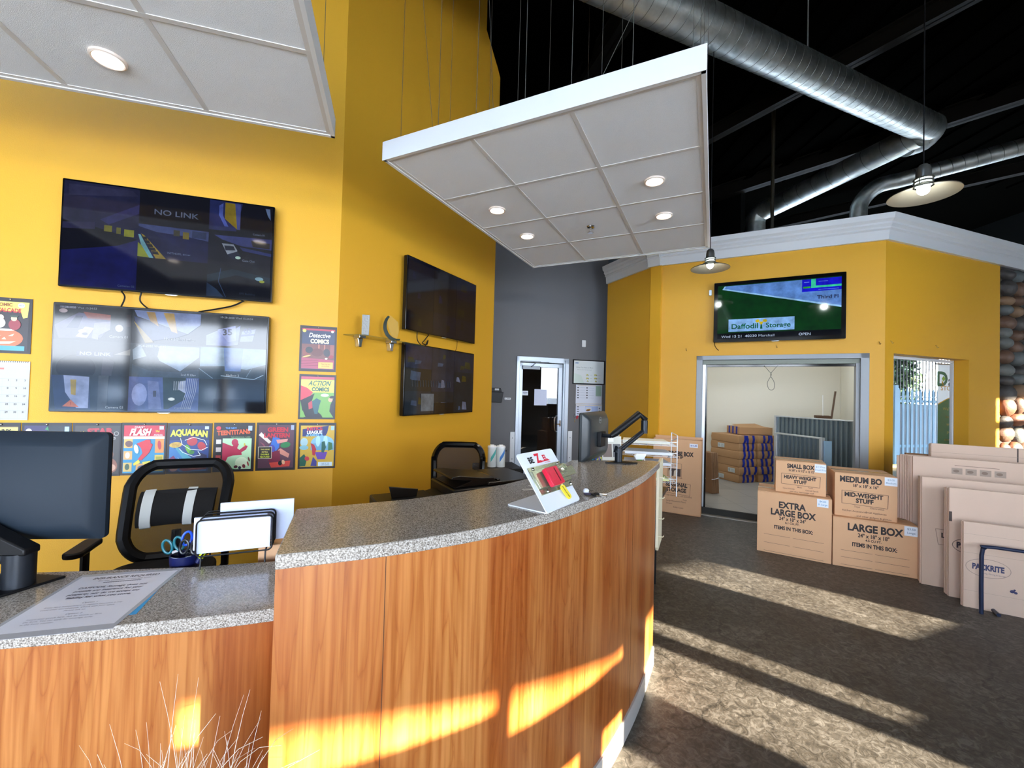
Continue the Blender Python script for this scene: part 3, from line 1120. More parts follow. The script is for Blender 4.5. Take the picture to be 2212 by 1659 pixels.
def chair(loc, rz, label, kind=0, w=0.5, hgt=0.56, z0=0.46, recl=0.30, lumbar=True):
    r = thing('office_chair', label, 'chair', loc, rz)

    def P(u, v, d=0.0):
        x = u * w * (0.5 - 0.06 * (1 - v))
        y = 0.22 + recl * v - 0.05 * (1 - u * u) * -1 * 0.6 - 0.04 * sin(v * pi) - d
        y = 0.22 + recl * v + 0.05 * (1 - abs(u) ** 2) - 0.03 * sin(v * pi) - d
        return Vector((x, y, z0 + hgt * v))
    pts = rrect(2.0, 1.0, 0.30, 6, 0, 0.5)
    pts = []
    for (sx, sy, a0) in ((1, 1, 0), (-1, 1, pi / 2), (-1, 0, pi), (1, 0, 1.5 * pi)):
        for i in range(7):
            a = a0 + pi / 2 * i / 6
            ru, rv = (0.46, 0.27) if sy else (0.55, 0.30)
            pts.append((sx * (1 - ru) + ru * cos(a), (1 - rv if sy else rv) + rv * sin(a)))
    fr = [P(u, v) for u, v in pts]
    b = MB()
    b.tube(smoothpts(fr, 2, True), 0.033 if lumbar else 0.028, 8, closed=True)
    b.build('backrest_frame', M_BLKG if kind else M_BLK, r)
    # mesh web
    b = MB()
    n = len(pts)
    rings = [1.0, 0.75, 0.5, 0.25]
    vs = []
    for k in rings:
        vs += [P(u * k, 0.5 + (v - 0.5) * k, 0.006) for u, v in pts]
    fs = []
    for a in range(3):
        fs += [(a * n + i, a * n + (i + 1) % n, (a + 1) * n + (i + 1) % n, (a + 1) * n + i) for i in range(n)]
    fs.append(tuple(3 * n + i for i in range(n)))
    b.add(vs, fs, M_MESH)
    b.build('backrest_mesh', M_MESH, r)
    if lumbar:
        def pad(u0, u1, dd, m, nm, par, vv0=0.34, vv1=0.72, th=0.045):
            b = MB()
            ys = 9
            vs = []
            for i in range(9):
                u = u0 + (u1 - u0) * i / 8
                for j in range(ys):
                    a = pi * j / (ys - 1)
                    v = (vv0 + vv1) / 2 - (vv1 - vv0) / 2 * cos(a)
                    vs.append(P(u, v, 0.01 + dd + th * sin(a)))
            fs = [(i * ys + j, (i + 1) * ys + j, (i + 1) * ys + j + 1, i * ys + j + 1) for i in range(8) for j in range(ys - 1)]
            fs.append(tuple(range(ys)))
            fs.append(tuple(8 * ys + j for j in range(ys))[::-1])
            fs.append(tuple([i * ys for i in range(9)] + [i * ys + ys - 1 for i in range(8, -1, -1)]))
            b.add(vs, fs, m)
            return b.build(nm, m, par)
        lp = pad(-0.78, 0.78, 0.0, M_BLKF, 'lumbar_pad', r)
        for (a, c) in ((-0.70, -0.50), (0.14, 0.34)):
            tag(pad(a, c, 0.004, M_WSTR, 'stripe', lp, 0.325, 0.735), 'white stripe')
    # seat
    b = MB()
    b.prism([(x, y) for x, y in rrect(0.5, 0.48, 0.12, 6)], 0.42, 0.50)
    b.build('seat', M_BLKF, r, bevel=0.025, seg=3)
    MB().tube([(0, 0.1, 0.40), (0, 0.24, 0.40), (0, 0.30, 0.46), (0, 0.25 + recl * 0.3, z0 + 0.14)], 0.025, 8).build('back_bracket', M_BLK, r)
    for sx in (-1, 1):
        b = MB()
        b.tube([(sx * 0.27, 0.02, 0.44), (sx * 0.31, 0.02, 0.50), (sx * 0.31, 0.02, 0.66)], 0.02, 8)
        ar = b.build('armrest', M_BLK, r)
        MB().prism([(x, y) for x, y in rrect(0.08, 0.26, 0.035, 5, sx * 0.31, 0.0)], 0.66, 0.69).build('arm_pad', M_BLK, ar, bevel=0.008)
    MB().cyl(0.028, 0.09, 0.41, 14).build('gas_column', M_CHROME, r)
    for i in range(5):
        a = 2 * pi * i / 5
        lg = MB().tube([(0, 0, 0.11), (0.28 * cos(a), 0.28 * sin(a), 0.075)], [0.026, 0.015], 8).build('base_leg', M_BLK, r)
        M = Matrix.Translation((0.28 * cos(a), 0.28 * sin(a), 0.03)) @ Matrix.Rotation(a, 4, 'Z') @ Matrix.Rotation(pi / 2, 4, 'X')
        MB().cyl(0.03, -0.02, 0.02, 12, None, M).build('caster', M_BLK, lg)
    return r


chair((-1.93, 2.33, 0), 0.42, 'black mesh office chair with two white stripes on its lumbar pad, behind the low counter', 0, 0.52, 0.52, 0.50, 0.24)
chair((-0.44, 3.42, 0), 0.05, 'black office chair with empty arched mesh back beside the printer', 1, 0.44, 0.50, 0.56, 0.12, False)
chair((-0.36, 6.05, 0), 0.9, 'black office chair half hidden past the edge of the angled yellow wall', 0, 0.5, 0.50, 0.54, 0.12, False)

# ------------------------------------------------------------------ televisions
def tv(loc, rz, w, h, label, shapes, emit, bezel=0.012, th=0.045, gap=0.078, tilt=0.0, brand=False, group=None):
    r = thing('television', label, 'television', loc, rz)
    b = MB()
    b.prism_y([(x, z) for x, z in rrect(w, h, 0.008, 3, w / 2, h / 2)], 0.0, th)
    b.prism_y([(x, z) for x, z in rrect(w * 0.6, h * 0.5, 0.02, 3, w / 2, h * 0.45)], th, th + 0.015)
    b.build('casing', M_BLKG, r, bevel=0.003)
    art('screen', r, w - 2 * bezel, h - 2 * bezel, shapes, x0=bezel, y=-0.0012, z0=bezel, emit=emit, step=0.0001)
    b = MB()
    b.box(w * 0.35, w * 0.65, th + 0.012, gap, h * 0.3, h * 0.7)
    b.build('wall_bracket', M_BLK, r)
    b = MB()
    b.prism_y([(w * 0.47, 0.0), (w * 0.53, 0.0), (w * 0.52, -0.006), (w * 0.48, -0.006)], -0.003, 0.01)
    b.build('bottom_lip', M_ALU, r)
    return r


def cam_tiles_1():
    d = '#0b0a0e'
    s = [('r', 0, 0, 1, 1, '#06060a'),
         ('r', 0.0, 0.0, 0.335, 1.0, '#141848'), ('r', 0, 0.66, 0.335, 1.0, '#2a2c52'), ('p', [(0, 0.47), (0.10, 0.50), (0.335, 0.62), (0.335, 0.66), (0.0, 0.66)], '#26284c'),
         ('p', [(0.0, 0.33), (0.335, 0.28), (0.335, 0.50), (0.1, 0.60), (0, 0.62)], '#050509'),
         ('p', [(0, 0), (0.335, 0), (0.335, 0.50), (0.24, 0.42), (0, 0.33)], '#15196a'), ('p', [(0.02, 0.86), (0.33, 0.93), (0.3, 0.98), (0.02, 0.97)], '#3a3b60'),
         ('p', [(0.16, 0.66), (0.335, 0.85), (0.335, 0.76), (0.2, 0.62)], '#3c3f7c'),
         ('r', 0.18, 0.55, 0.215, 0.61, '#8a8a20'), ('r', 0.235, 0.54, 0.255, 0.60, '#7c7c1c'), ('r', 0.27, 0.52, 0.315, 0.59, '#a3aa28'),
         ('p', [(0.0, 0.60), (0.14, 0.63), (0.14, 0.56), (0.0, 0.54)], '#34345c'),
         ('r', 0.335, 0.665, 0.672, 1.0, '#08080b'), ('r', 0.42, 0.76, 0.60, 0.84, '#14161f'), ('t', 'NO LINK', 0.51, 0.80, 0.075, '#7484a6', dict(b=0.01, sx=1.25)),
         ('r', 0.335, 0.335, 0.672, 0.665, '#10164e'), ('p', [(0.335, 0.665), (0.672, 0.66), (0.672, 0.56), (0.55, 0.59), (0.42, 0.60), (0.335, 0.64)], '#4a5a9a'),
         ('p', [(0.34, 0.62), (0.40, 0.60), (0.44, 0.54), (0.44, 0.45), (0.36, 0.52)], '#0a1040'),
         ('r', 0.545, 0.56, 0.575, 0.63, '#8e8222'), ('r', 0.50, 0.58, 0.53, 0.64, '#4c4a30'), ('r', 0.59, 0.58, 0.66, 0.65, '#30406e'),
         ('p', [(0.335, 0.34), (0.335, 0.48), (0.36, 0.44), (0.40, 0.335)], '#a0b02c'), ('p', [(0.335, 0.56), (0.345, 0.56), (0.385, 0.42), (0.41, 0.335), (0.39, 0.335), (0.35, 0.46)], '#7fc6d8'),
         ('p', [(0.348, 0.57), (0.365, 0.55), (0.47, 0.335), (0.42, 0.335)], '#b9a230')]
    for i in range(5):
        t = i / 5
        s.append(('p', [(0.352 + t * 0.06, 0.54 - t * 0.17), (0.372 + t * 0.07, 0.54 - t * 0.17), (0.38 + t * 0.07, 0.51 - t * 0.17), (0.36 + t * 0.06, 0.51 - t * 0.17)], '#15151c'))
    s += [('t', 'WITHDRL driver', 0.53, 0.40, 0.028, '#8fa2c8', {}), ('r', 0.335, 0.0, 0.672, 0.335, '#020204'),
          ('r', 0.672, 0.665, 1.0, 1.0, '#0a0a0e'), ('p', [(0.672, 0.69), (0.672, 1.0), (0.84, 1.0), (0.81, 0.70)], '#26306e'), ('p', [(0.75, 0.99), (0.80, 0.99), (0.815, 0.72), (0.75, 0.82)], '#a08c1e'),
          ('p', [(0.80, 0.99), (0.83, 0.99), (0.83, 0.72), (0.815, 0.72)], '#4f5aa2'), ('p', [(0.96, 0.98), (0.985, 0.98), (0.99, 0.86), (0.975, 0.9)], '#6f87b4'), ('p', [(0.72, 0.95), (0.74, 0.98), (0.74, 0.85), (0.77, 0.74), (0.75, 0.74), (0.72, 0.85)], '#5a6fd0'),
          ('t', 'Camera 01', 0.93, 0.69, 0.026, '#9fb1d2', {}),
          ('r', 0.672, 0.335, 1.0, 0.665, '#080b1c'), ('p', [(0.70, 0.64), (1.0, 0.655), (1.0, 0.54), (0.84, 0.55), (0.74, 0.60)], '#39458c'), ('p', [(0.89, 0.62), (0.99, 0.61), (0.99, 0.55), (0.90, 0.555)], '#2b2413'),
          ('p', [(0.74, 0.56), (0.80, 0.56), (0.82, 0.50), (0.82, 0.43), (0.77, 0.45)], '#aebcd0'), ('p', [(0.752, 0.54), (0.80, 0.54), (0.81, 0.50), (0.76, 0.49)], '#18203a'),
          ('p', [(0.77, 0.45), (0.82, 0.49), (0.84, 0.44), (0.80, 0.40)], '#15203f'),
          ('e', 0.825, 0.425, 0.014, 0.016, '#d4fff0', 0), ('t', 'Gate Out', 0.88, 0.40, 0.03, '#93a6c4', {}),
          ('p', [(0.83, 0.54), (1.0, 0.50), (1.0, 0.47), (0.85, 0.5)], '#2f3f88'),
          ('r', 0.672, 0.0, 1.0, 0.335, '#060b14'), ('p', [(0.672, 0.22), (0.80, 0.30), (1.0, 0.24), (1.0, 0.18), (0.82, 0.24), (0.672, 0.14)], '#17313e'), ('p', [(0.672, 0.14), (0.72, 0.08), (0.76, 0.0), (0.672, 0.0)], '#2d4464'),
          ('e', 0.94, 0.22, 0.022, 0.02, '#9fd0e8', 0), ('e', 0.955, 0.195, 0.014, 0.014, '#b8c832', 0), ('l', [(0.74, 0.30), (0.73, 0.16), (0.77, 0.0)], 0.004, '#3f5a80'),
          ('t', 'EPS Building', 0.88, 0.05, 0.03, '#3a4a66', {}), ('t', 'Cameras 02', 0.29, 0.03, 0.028, '#6478a8', {})]
    return s


def cam_tiles_2():
    s = [('r', 0, 0, 1, 1, '#1b2128'),
         ('r', 0, 0.665, 0.335, 1.0, '#101319'), ('p', [(0.02, 0.68), (0.2, 0.70), (0.27, 0.9), (0.10, 0.93), (0.0, 0.80)], '#5d5a84'),
         ('p', [(0.05, 0.78), (0.09, 0.90), (0.12, 0.90), (0.10, 0.78)], '#1c2450'), ('p', [(0.12, 0.94), (0.28, 0.92), (0.28, 0.87), (0.14, 0.88)], '#9a4a3a'),
         ('p', [(0.09, 0.70), (0.13, 0.80), (0.17, 0.79), (0.14, 0.69)], '#b4a6cc'), ('p', [(0.16, 0.69), (0.17, 0.84), (0.24, 0.86), (0.24, 0.78), (0.19, 0.72), (0.19, 0.68)], '#8c88b8'),
         ('e', 0.035, 0.94, 0.018, 0.02, '#c6b6c0', 0), ('e', 0.28, 0.80, 0.018, 0.035, '#c4c4d8', 0.1), ('e', 0.12, 0.755, 0.018, 0.016, '#d8d0e0', 0), ('e', 0.13, 0.73, 0.012, 0.012, '#202040', 0),
         ('r', 0.24, 0.68, 0.335, 1.0, '#121614'), ('e', 0.28, 0.80, 0.018, 0.035, '#c4c4d8', 0.1), ('r', 0.31, 0.82, 0.33, 0.94, '#2c1d18'), ('r', 0.02, 0.965, 0.09, 0.985, '#6a6a84'),
         ('t', 'Camera 01', 0.28, 0.715, 0.034, '#dfe8f2', {}), ('t', '10-28-2020 Wed 15:24:53', 0.10, 0.975, 0.026, '#b8c2d0', {}),
         ('p', [(0.345, 0.99), (0.66, 0.99), (0.66, 0.88), (0.60, 0.78), (0.36, 0.93)], '#7f93cc'), ('p', [(0.345, 0.93), (0.60, 0.78), (0.55, 0.74), (0.40, 0.68), (0.36, 0.80)], '#2b3863'),
         ('p', [(0.345, 0.88), (0.36, 0.85), (0.44, 0.68), (0.40, 0.67)], '#a48b2a'), ('p', [(0.40, 0.98), (0.44, 0.98), (0.46, 0.84), (0.42, 0.89)], '#b0872a'), ('p', [(0.48, 0.98), (0.53, 0.98), (0.55, 0.78), (0.52, 0.80)], '#c29a2c'),
         ('t', '12-14 behind office', 0.56, 0.72, 0.034, '#cfdcf0', {}),
         ('r', 0.665, 0.665, 1.0, 1.0, '#1a2126'), ('p', [(0.69, 0.68), (0.69, 0.78), (0.75, 0.84), (0.82, 0.84), (0.86, 0.90), (0.85, 0.70), (0.80, 0.68)], '#7f8ed8'),
         ('p', [(0.87, 0.84), (0.94, 0.87), (0.925, 0.74), (0.86, 0.73)], '#8594dc'), ('p', [(0.745, 0.845), (0.835, 0.895), (0.84, 0.74), (0.80, 0.72)], '#9aa7e6'),
         ('t', '35', 0.795, 0.82, 0.085, '#1c2238', dict(b=0.025, sx=1.1, r=0.08)), ('t', '03', 0.90, 0.845, 0.075, '#26337c', dict(b=0.025, r=0.12)), ('p', [(0.865, 0.805), (0.935, 0.825), (0.933, 0.805), (0.864, 0.785)], '#26337c'),
         ('t', '10-28-2020 Wed 15:24:54', 0.84, 0.975, 0.028, '#c0cad8', {}),
         ('r', 0, 0.335, 0.335, 0.665, '#262c2e'), ('e', 0.10, 0.40, 0.085, 0.13, '#050508', 0), ('r', 0.10, 0.515, 0.26, 0.565, '#2c3350'), ('t', 'NO LINK', 0.18, 0.54, 0.046, '#c4dcf6', dict(b=0.012, sx=1.3)),
         ('p', [(0.21, 0.335), (0.255, 0.335), (0.265, 0.47), (0.215, 0.52)], '#40404a'), ('p', [(0.26, 0.54), (0.335, 0.6), (0.335, 0.54)], '#8b8a84'),
         ('r', 0.335, 0.335, 0.665, 0.665, '#3c4a54'), ('p', [(0.345, 0.60), (0.38, 0.655), (0.41, 0.54), (0.35, 0.50)], '#8fa3b8'), ('p', [(0.46, 0.54), (0.47, 0.65), (0.66, 0.65), (0.66, 0.55), (0.57, 0.40), (0.47, 0.50)], '#9db8dc'),
         ('p', [(0.345, 0.335), (0.345, 0.46), (0.42, 0.40), (0.56, 0.39), (0.66, 0.43), (0.66, 0.335)], '#46586a'), ('t', '2nd Fl Elev', 0.61, 0.365, 0.03, '#cfdcf0', {}), ('t', '10-28-2020 Wed 15', 0.43, 0.64, 0.03, '#dce6f4', {}),
         ('r', 0.665, 0.335, 1.0, 0.665, '#2c4656'), ('p', [(0.665, 0.46), (0.665, 0.66), (1.0, 0.66), (1.0, 0.50), (0.9, 0.44), (0.78, 0.47)], '#86aacc'), ('p', [(0.78, 0.66), (0.88, 0.66), (0.87, 0.42), (0.79, 0.42)], '#5f8ad8'),
         ('l', [(0.77, 0.37), (0.94, 0.34), (0.99, 0.39)], 0.005, '#b6d6f4'), ('l', [(0.66, 0.44), (0.73, 0.34)], 0.004, '#90b0cc'), ('l', [(0.98, 0.64), (0.90, 0.36)], 0.003, '#86a6c0'), ('t', 'Mailbox 2', 0.83, 0.375, 0.03, '#dce8f6', {}),
         ('r', 0.0, 0.0, 0.335, 0.335, '#23282a'), ('p', [(0.02, 0.01), (0.0, 0.33), (0.12, 0.33), (0.16, 0.31), (0.17, 0.01)], '#27345c'), ('p', [(0.05, 0.33), (0.16, 0.32), (0.16, 0.02), (0.11, 0.02), (0.06, 0.17)], '#a9b8e6'), ('p', [(0.08, 0.29), (0.105, 0.29), (0.105, 0.14), (0.085, 0.15)], '#c2a61e'),
         ('p', [(0.05, 0.035), (0.12, 0.03), (0.085, 0.10)], '#e0793a'), ('t', '!', 0.085, 0.06, 0.04, '#b83a1e', dict(b=0.02)), ('p', [(0.20, 0.0), (0.24, 0.0), (0.245, 0.335), (0.20, 0.335)], '#474a4c'), ('t', 'Camera 03', 0.275, 0.03, 0.032, '#c9d4de', {}),
         ('r', 0.335, 0.0, 0.665, 0.335, '#5a6cac'), ('e', 0.385, 0.16, 0.035, 0.11, '#9aaae6', 0), ('p', [(0.43, 0.02), (0.42, 0.30), (0.47, 0.29), (0.49, 0.02)], '#7f8cc8'), ('r', 0.448, 0.14, 0.462, 0.20, '#4a4450'), ('p', [(0.49, 0.335), (0.60, 0.335), (0.60, 0.12), (0.52, 0.02), (0.50, 0.02)], '#2c3c30'),
         ('p', [(0.57, 0.30), (0.60, 0.31), (0.60, 0.18), (0.565, 0.22)], '#b4c2e6')]
    for i in range(6):
        x = 0.61 + i * 0.009
        s.append(('l', [(x, 0.33), (x - 0.006, 0.2), (x - 0.03, 0.02)], 0.003, '#c6d2f2'))
    for i in range(5):
        x = 0.545 + i * 0.010
        s.append(('l', [(x, 0.30), (x, 0.21)], 0.004, '#dfe8fa'))
    s += [('t', 'Camera 04', 0.59, 0.03, 0.032, '#aebbd6', {}), ('e', 0.535, 0.12, 0.016, 0.016, '#f2ffff', 0), ('r', 0.665, 0.0, 1.0, 0.335, '#15181c'), ('p', [(0.665, 0.0), (0.665, 0.335), (0.76, 0.335), (0.74, 0.0)], '#222822'), ('r', 0.74, 0.0, 0.995, 0.13, '#030406'), ('r', 0.42, 0.0, 0.425, 0.0, '#000000')]
    return s


def dark_tiles(strong):
    k = 1
    s = [('r', 0, 0, 1, 1, '#0a0b14')]
    rr = random.Random(4 if strong else 9)
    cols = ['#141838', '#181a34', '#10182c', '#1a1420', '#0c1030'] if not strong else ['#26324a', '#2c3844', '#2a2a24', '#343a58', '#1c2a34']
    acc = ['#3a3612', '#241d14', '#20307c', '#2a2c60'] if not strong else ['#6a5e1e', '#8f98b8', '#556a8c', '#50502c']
    for i in range(3):
        for j in range(3):
            a, c = i / 3, j / 3
            s.append(('r', a, c, a + 0.333, c + 0.333, rr.choice(cols)))
            for q in range(2 if strong else 1):
                x, y = a + rr.uniform(0.02, 0.2), c + rr.uniform(0.03, 0.18)
                w_, h_ = rr.uniform(0.04, 0.11), rr.uniform(0.05, 0.13)
                s.append(('p', [(x, y), (x + w_, y + rr.uniform(-0.02, 0.02)), (x + w_ + rr.uniform(-0.03, 0.02), y + h_), (x + 0.01, y + h_ * 1.1)], rr.choice(acc)))
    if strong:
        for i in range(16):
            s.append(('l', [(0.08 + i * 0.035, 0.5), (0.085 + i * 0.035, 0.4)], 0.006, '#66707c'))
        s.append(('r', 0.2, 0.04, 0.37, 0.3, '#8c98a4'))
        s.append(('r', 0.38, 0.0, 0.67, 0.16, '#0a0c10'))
    return s


p = on(WL, -1.756, 2.186, 0.08 + 0.0)
tv(tuple(p), 0.3, 1.288, 0.740, 'upper large television on the left yellow wall, dark blue security camera views', cam_tiles_1(), 0.42)
p = on(WL, -1.774, 1.335, 0.08)
tv(tuple(p), 0.3, 1.296, 0.742, 'lower large television on the left yellow wall, bright security camera views with No Link', cam_tiles_2(), 0.6)
p = on(W2, 0.710, 2.124, 0.09)
tv(tuple(p), 1.10, 1.25, 0.724, 'upper nearly dark television on the angled yellow wall', dark_tiles(False), 0.2)
p = on(W2, 0.712, 1.290, 0.09)
tv(tuple(p), 1.10, 1.242, 0.712, 'lower television on the angled yellow wall, reflecting the windows', dark_tiles(True), 0.3)
adv = [('r', 0, 0, 1, 1, '#04060a'), ('r', 0, 0.10, 1, 1, '#04330c'), ('p', [(0.06, 0.985), (1, 0.985), (1, 0.47), (0.04, 0.925)], '#8fc2f0'), ('p', [(0.075, 0.985), (1, 0.985), (1, 0.50), (0.058, 0.94)], '#5a86cc'),
       ('r', 0.705, 0.77, 1.0, 0.985, '#1414c8'), ('r', 0.715, 0.83, 0.77, 0.86, '#2e9c2c'), ('p', [(0.775, 0.985), (0.81, 0.985), (0.81, 0.865), (1, 0.865), (1, 0.83), (0.775, 0.83)], '#35c49c'),
       ('r', 0.72, 0.93, 0.76, 0.94, '#6c8cf0'), ('r', 0.83, 0.93, 0.9, 0.94, '#5070e0'), ('r', 0.83, 0.79, 0.98, 0.80, '#5070e0'),
       ('t', 'Third Fl', 0.90, 0.66, 0.085, '#20264e', dict(b=0.02, sx=1.1)),
       ('p', [(0.10, 0.125), (0.65, 0.125), (0.65, 0.355), (0.10, 0.355)], '#86b6ee'),
       ('t', 'Daffodil', 0.24, 0.215, 0.13, '#0c5a3a', dict(b=0.02, sx=1.06)), ('t', 'Storage', 0.52, 0.215, 0.12, '#0c5a3a', dict(b=0.02, sx=1.02)),
       ('p', [(0.372, 0.16), (0.392, 0.16), (0.386, 0.26), (0.378, 0.26)], '#0c5a3a'),
       ('e', 0.35, 0.305, 0.018, 0.028, '#c8b428', 0.3), ('e', 0.412, 0.305, 0.018, 0.028, '#c8b428', -0.3), ('p', [(0.36, 0.29), (0.402, 0.29), (0.388, 0.24), (0.374, 0.24)], '#c8b428'),
       ('t', 'Wed 15 21  40230 Marshall', 0.265, 0.035, 0.062, '#c2d4ee', dict(sx=1.22)), ('t', 'OPEN', 0.73, 0.035, 0.062, '#c2d4ee', dict(sx=1.1))]
p = on(WT, -1.750, 2.266, 0.10)
tv(tuple(p), -0.5, 1.380, 0.780, 'television over the storage room opening showing a green storage advert', adv, 0.9, bezel=0.045, th=0.07, gap=0.098)
S.collection.objects  # noqa


# cables between the televisions
def cable(pts, label, r=0.004, group=None):
    o = MB().tube(smoothpts(pts, 5), r, 6).build('cable', M_BLK)
    return tag(o, label, 'cable', group)


cable([on(WL, -1.43, 2.20, 0.05), on(WL, -1.40, 2.15, 0.045), on(WL, -1.42, 2.07, 0.05)], 'short black cable below the upper left television, left of two', 0.005)
cable([on(WL, -1.30, 2.20, 0.05), on(WL, -1.31, 2.13, 0.045), on(WL, -1.25, 2.07, 0.05)], 'short black cable below the upper left television, right of two', 0.005)
cable([on(WL, -0.66, 2.19, 0.05), on(WL, -0.75, 2.14, 0.04), on(WL, -0.95, 2.08, 0.05)], 'black cable slanting between the two left televisions at their right end', 0.006)
cable([on(W2, 0.93, 2.13, 0.05), on(W2, 0.95, 2.05, 0.04), on(W2, 1.02, 1.99, 0.05)], 'black cable between the angled wall televisions, nearer the glass shelf', 0.005)
cable([on(W2, 1.12, 2.13, 0.05), on(W2, 1.06, 2.06, 0.04), on(W2, 1.03, 2.03, 0.04), on(W2, 1.10, 2.02, 0.04), on(W2, 1.12, 2.07, 0.04), on(W2, 1.05, 1.98, 0.05)], 'looped black cable between the angled wall televisions', 0.005)
cable([on(W2, 1.64, 2.13, 0.05), on(W2, 1.65, 2.05, 0.04), on(W2, 1.60, 1.99, 0.05)], 'thin black cable between the angled wall televisions near the grey wall', 0.003)
cable([on(WT, -1.74, 2.28, 0.06), on(WT, -1.73, 2.22, 0.02), on(WT, -1.69, 2.17, 0.01)], 'brown cable end hanging under the advert television', 0.004)

# ------------------------------------------------------------------ comic posters on the left wall
def poster(s, z, w, h, label, shapes, wl=WL, cat='poster', name='comic_poster', margin='#231d20', pin=True):
    r = thing(name, label, cat, tuple(on(wl, s, z, 0.006)), wl[1])
    MB().box(0, w, 0, 0.003, 0, h).build('page', mat('page_' + margin.strip('#'), margin, 0.35), r)
    art('printed_cover', r, w, h, shapes, y=-0.0004, rough=0.3)
    if pin:
        MB().ball((w / 2, -0.004, h - 0.012), 0.006, 0.006, 0.006, None, None, 8, 5).build('pin', M_CHROME, r)
    return r


def T(s, u, v, size, col, b=0.03, sx=0.9, sh=0.0, r=0.0, **k):
    return ('t', s, u, v, size, col, dict(b=b, sx=sx, sh=sh, r=r, **k))


PH = 0.372
PZ = 0.882
poster(-0.275, 1.672, 0.272, 0.366, 'comic page with navy top over crimson scene, topmost of the right column', [
    ('r', 0.06, 0.05, 0.95, 0.93, '#26304e'), ('r', 0.06, 0.90, 0.95, 0.94, '#a83344'), ('r', 0.06, 0.06, 0.95, 0.60, '#6a3a36'), ('p', [(0.06, 0.06), (0.95, 0.06), (0.95, 0.26), (0.06, 0.30)], '#9c3b52'),
    ('r', 0.50, 0.42, 0.54, 0.60, '#a2604c'), ('r', 0.66, 0.42, 0.69, 0.60, '#a2604c'), ('r', 0.83, 0.36, 0.93, 0.60, '#8a4a44'), ('e', 0.48, 0.42, 0.16, 0.09, '#5c2c28', 0), ('e', 0.18, 0.40, 0.09, 0.11, '#7c3a30', 0.2),
    ('e', 0.26, 0.47, 0.10, 0.07, '#1c2026', 0.3), ('e', 0.74, 0.42, 0.09, 0.09, '#2a2630', 0.2), ('e', 0.86, 0.33, 0.07, 0.04, '#8c1f2c', 0.3), ('e', 0.20, 0.33, 0.12, 0.015, '#c9a55a', 0.3), ('e', 0.73, 0.29, 0.04, 0.02, '#d9cdb0', 0.1),
    ('l', [(0.06, 0.22), (0.52, 0.25)], 0.003, '#6c2438'), ('l', [(0.06, 0.16), (0.52, 0.20)], 0.003, '#6c2438'), ('l', [(0.06, 0.11), (0.52, 0.14)], 0.003, '#6c2438'),
    ('r', 0.52, 0.07, 0.92, 0.21, '#d0a94e'), T('"Starring two', 0.72, 0.165, 0.04, '#7a4a28', 0), T('old friends"', 0.72, 0.12, 0.04, '#7a4a28', 0),
    ('e', 0.12, 0.885, 0.05, 0.035, '#d8b64c', 0), ('e', 0.88, 0.89, 0.04, 0.025, '#e0c8a8', 0), T('Detective', 0.54, 0.79, 0.135, '#e6e2d6', 0.015, 0.82, 0.22), T('COMICS', 0.54, 0.66, 0.125, '#e8dcae', 0.05, 0.80)])
poster(-0.268, 1.288, 0.272, 0.360, 'yellow and green comic page with red cape shape, middle of the right column', [
    ('r', 0.05, 0.04, 0.95, 0.95, '#6fa04a'), ('r', 0.05, 0.89, 0.95, 0.95, '#b24058'), ('r', 0.05, 0.60, 0.95, 0.88, '#e6dc5a'), ('p', [(0.05, 0.75), (0.22, 0.70), (0.38, 0.60), (0.30, 0.50), (0.05, 0.42)], '#c23a48'),
    ('p', [(0.05, 0.42), (0.3, 0.52), (0.42, 0.58), (0.36, 0.42), (0.40, 0.25), (0.62, 0.10), (0.66, 0.04), (0.15, 0.04), (0.10, 0.22)], '#16161c'), ('p', [(0.06, 0.05), (0.2, 0.05), (0.12, 0.2)], '#6fa04a'),
    ('p', [(0.86, 0.32), (0.95, 0.50), (0.95, 0.05), (0.84, 0.18)], '#1c1c24'), ('e', 0.86, 0.44, 0.06, 0.05, '#d9a184', 0), ('e', 0.90, 0.50, 0.07, 0.03, '#1c1c24', 0.2),
    ('p', [(0.36, 0.40), (0.48, 0.47), (0.60, 0.42), (0.56, 0.30), (0.52, 0.12), (0.44, 0.12), (0.38, 0.28)], '#24585e'), ('p', [(0.26, 0.36), (0.36, 0.42), (0.38, 0.25), (0.28, 0.22)], '#b03a44'),
    ('e', 0.70, 0.54, 0.11, 0.035, '#ece8d8', 0), T('ACTION', 0.56, 0.80, 0.15, '#2a5a50', 0.03, 0.78, 0.3), T('COMICS', 0.58, 0.665, 0.12, '#2a5a50', 0.05, 0.80), ('r', 0.34, 0.735, 0.9, 0.742, '#2a5a50'), T("DON'T GO!", 0.70, 0.54, 0.03, '#333333', 0)])
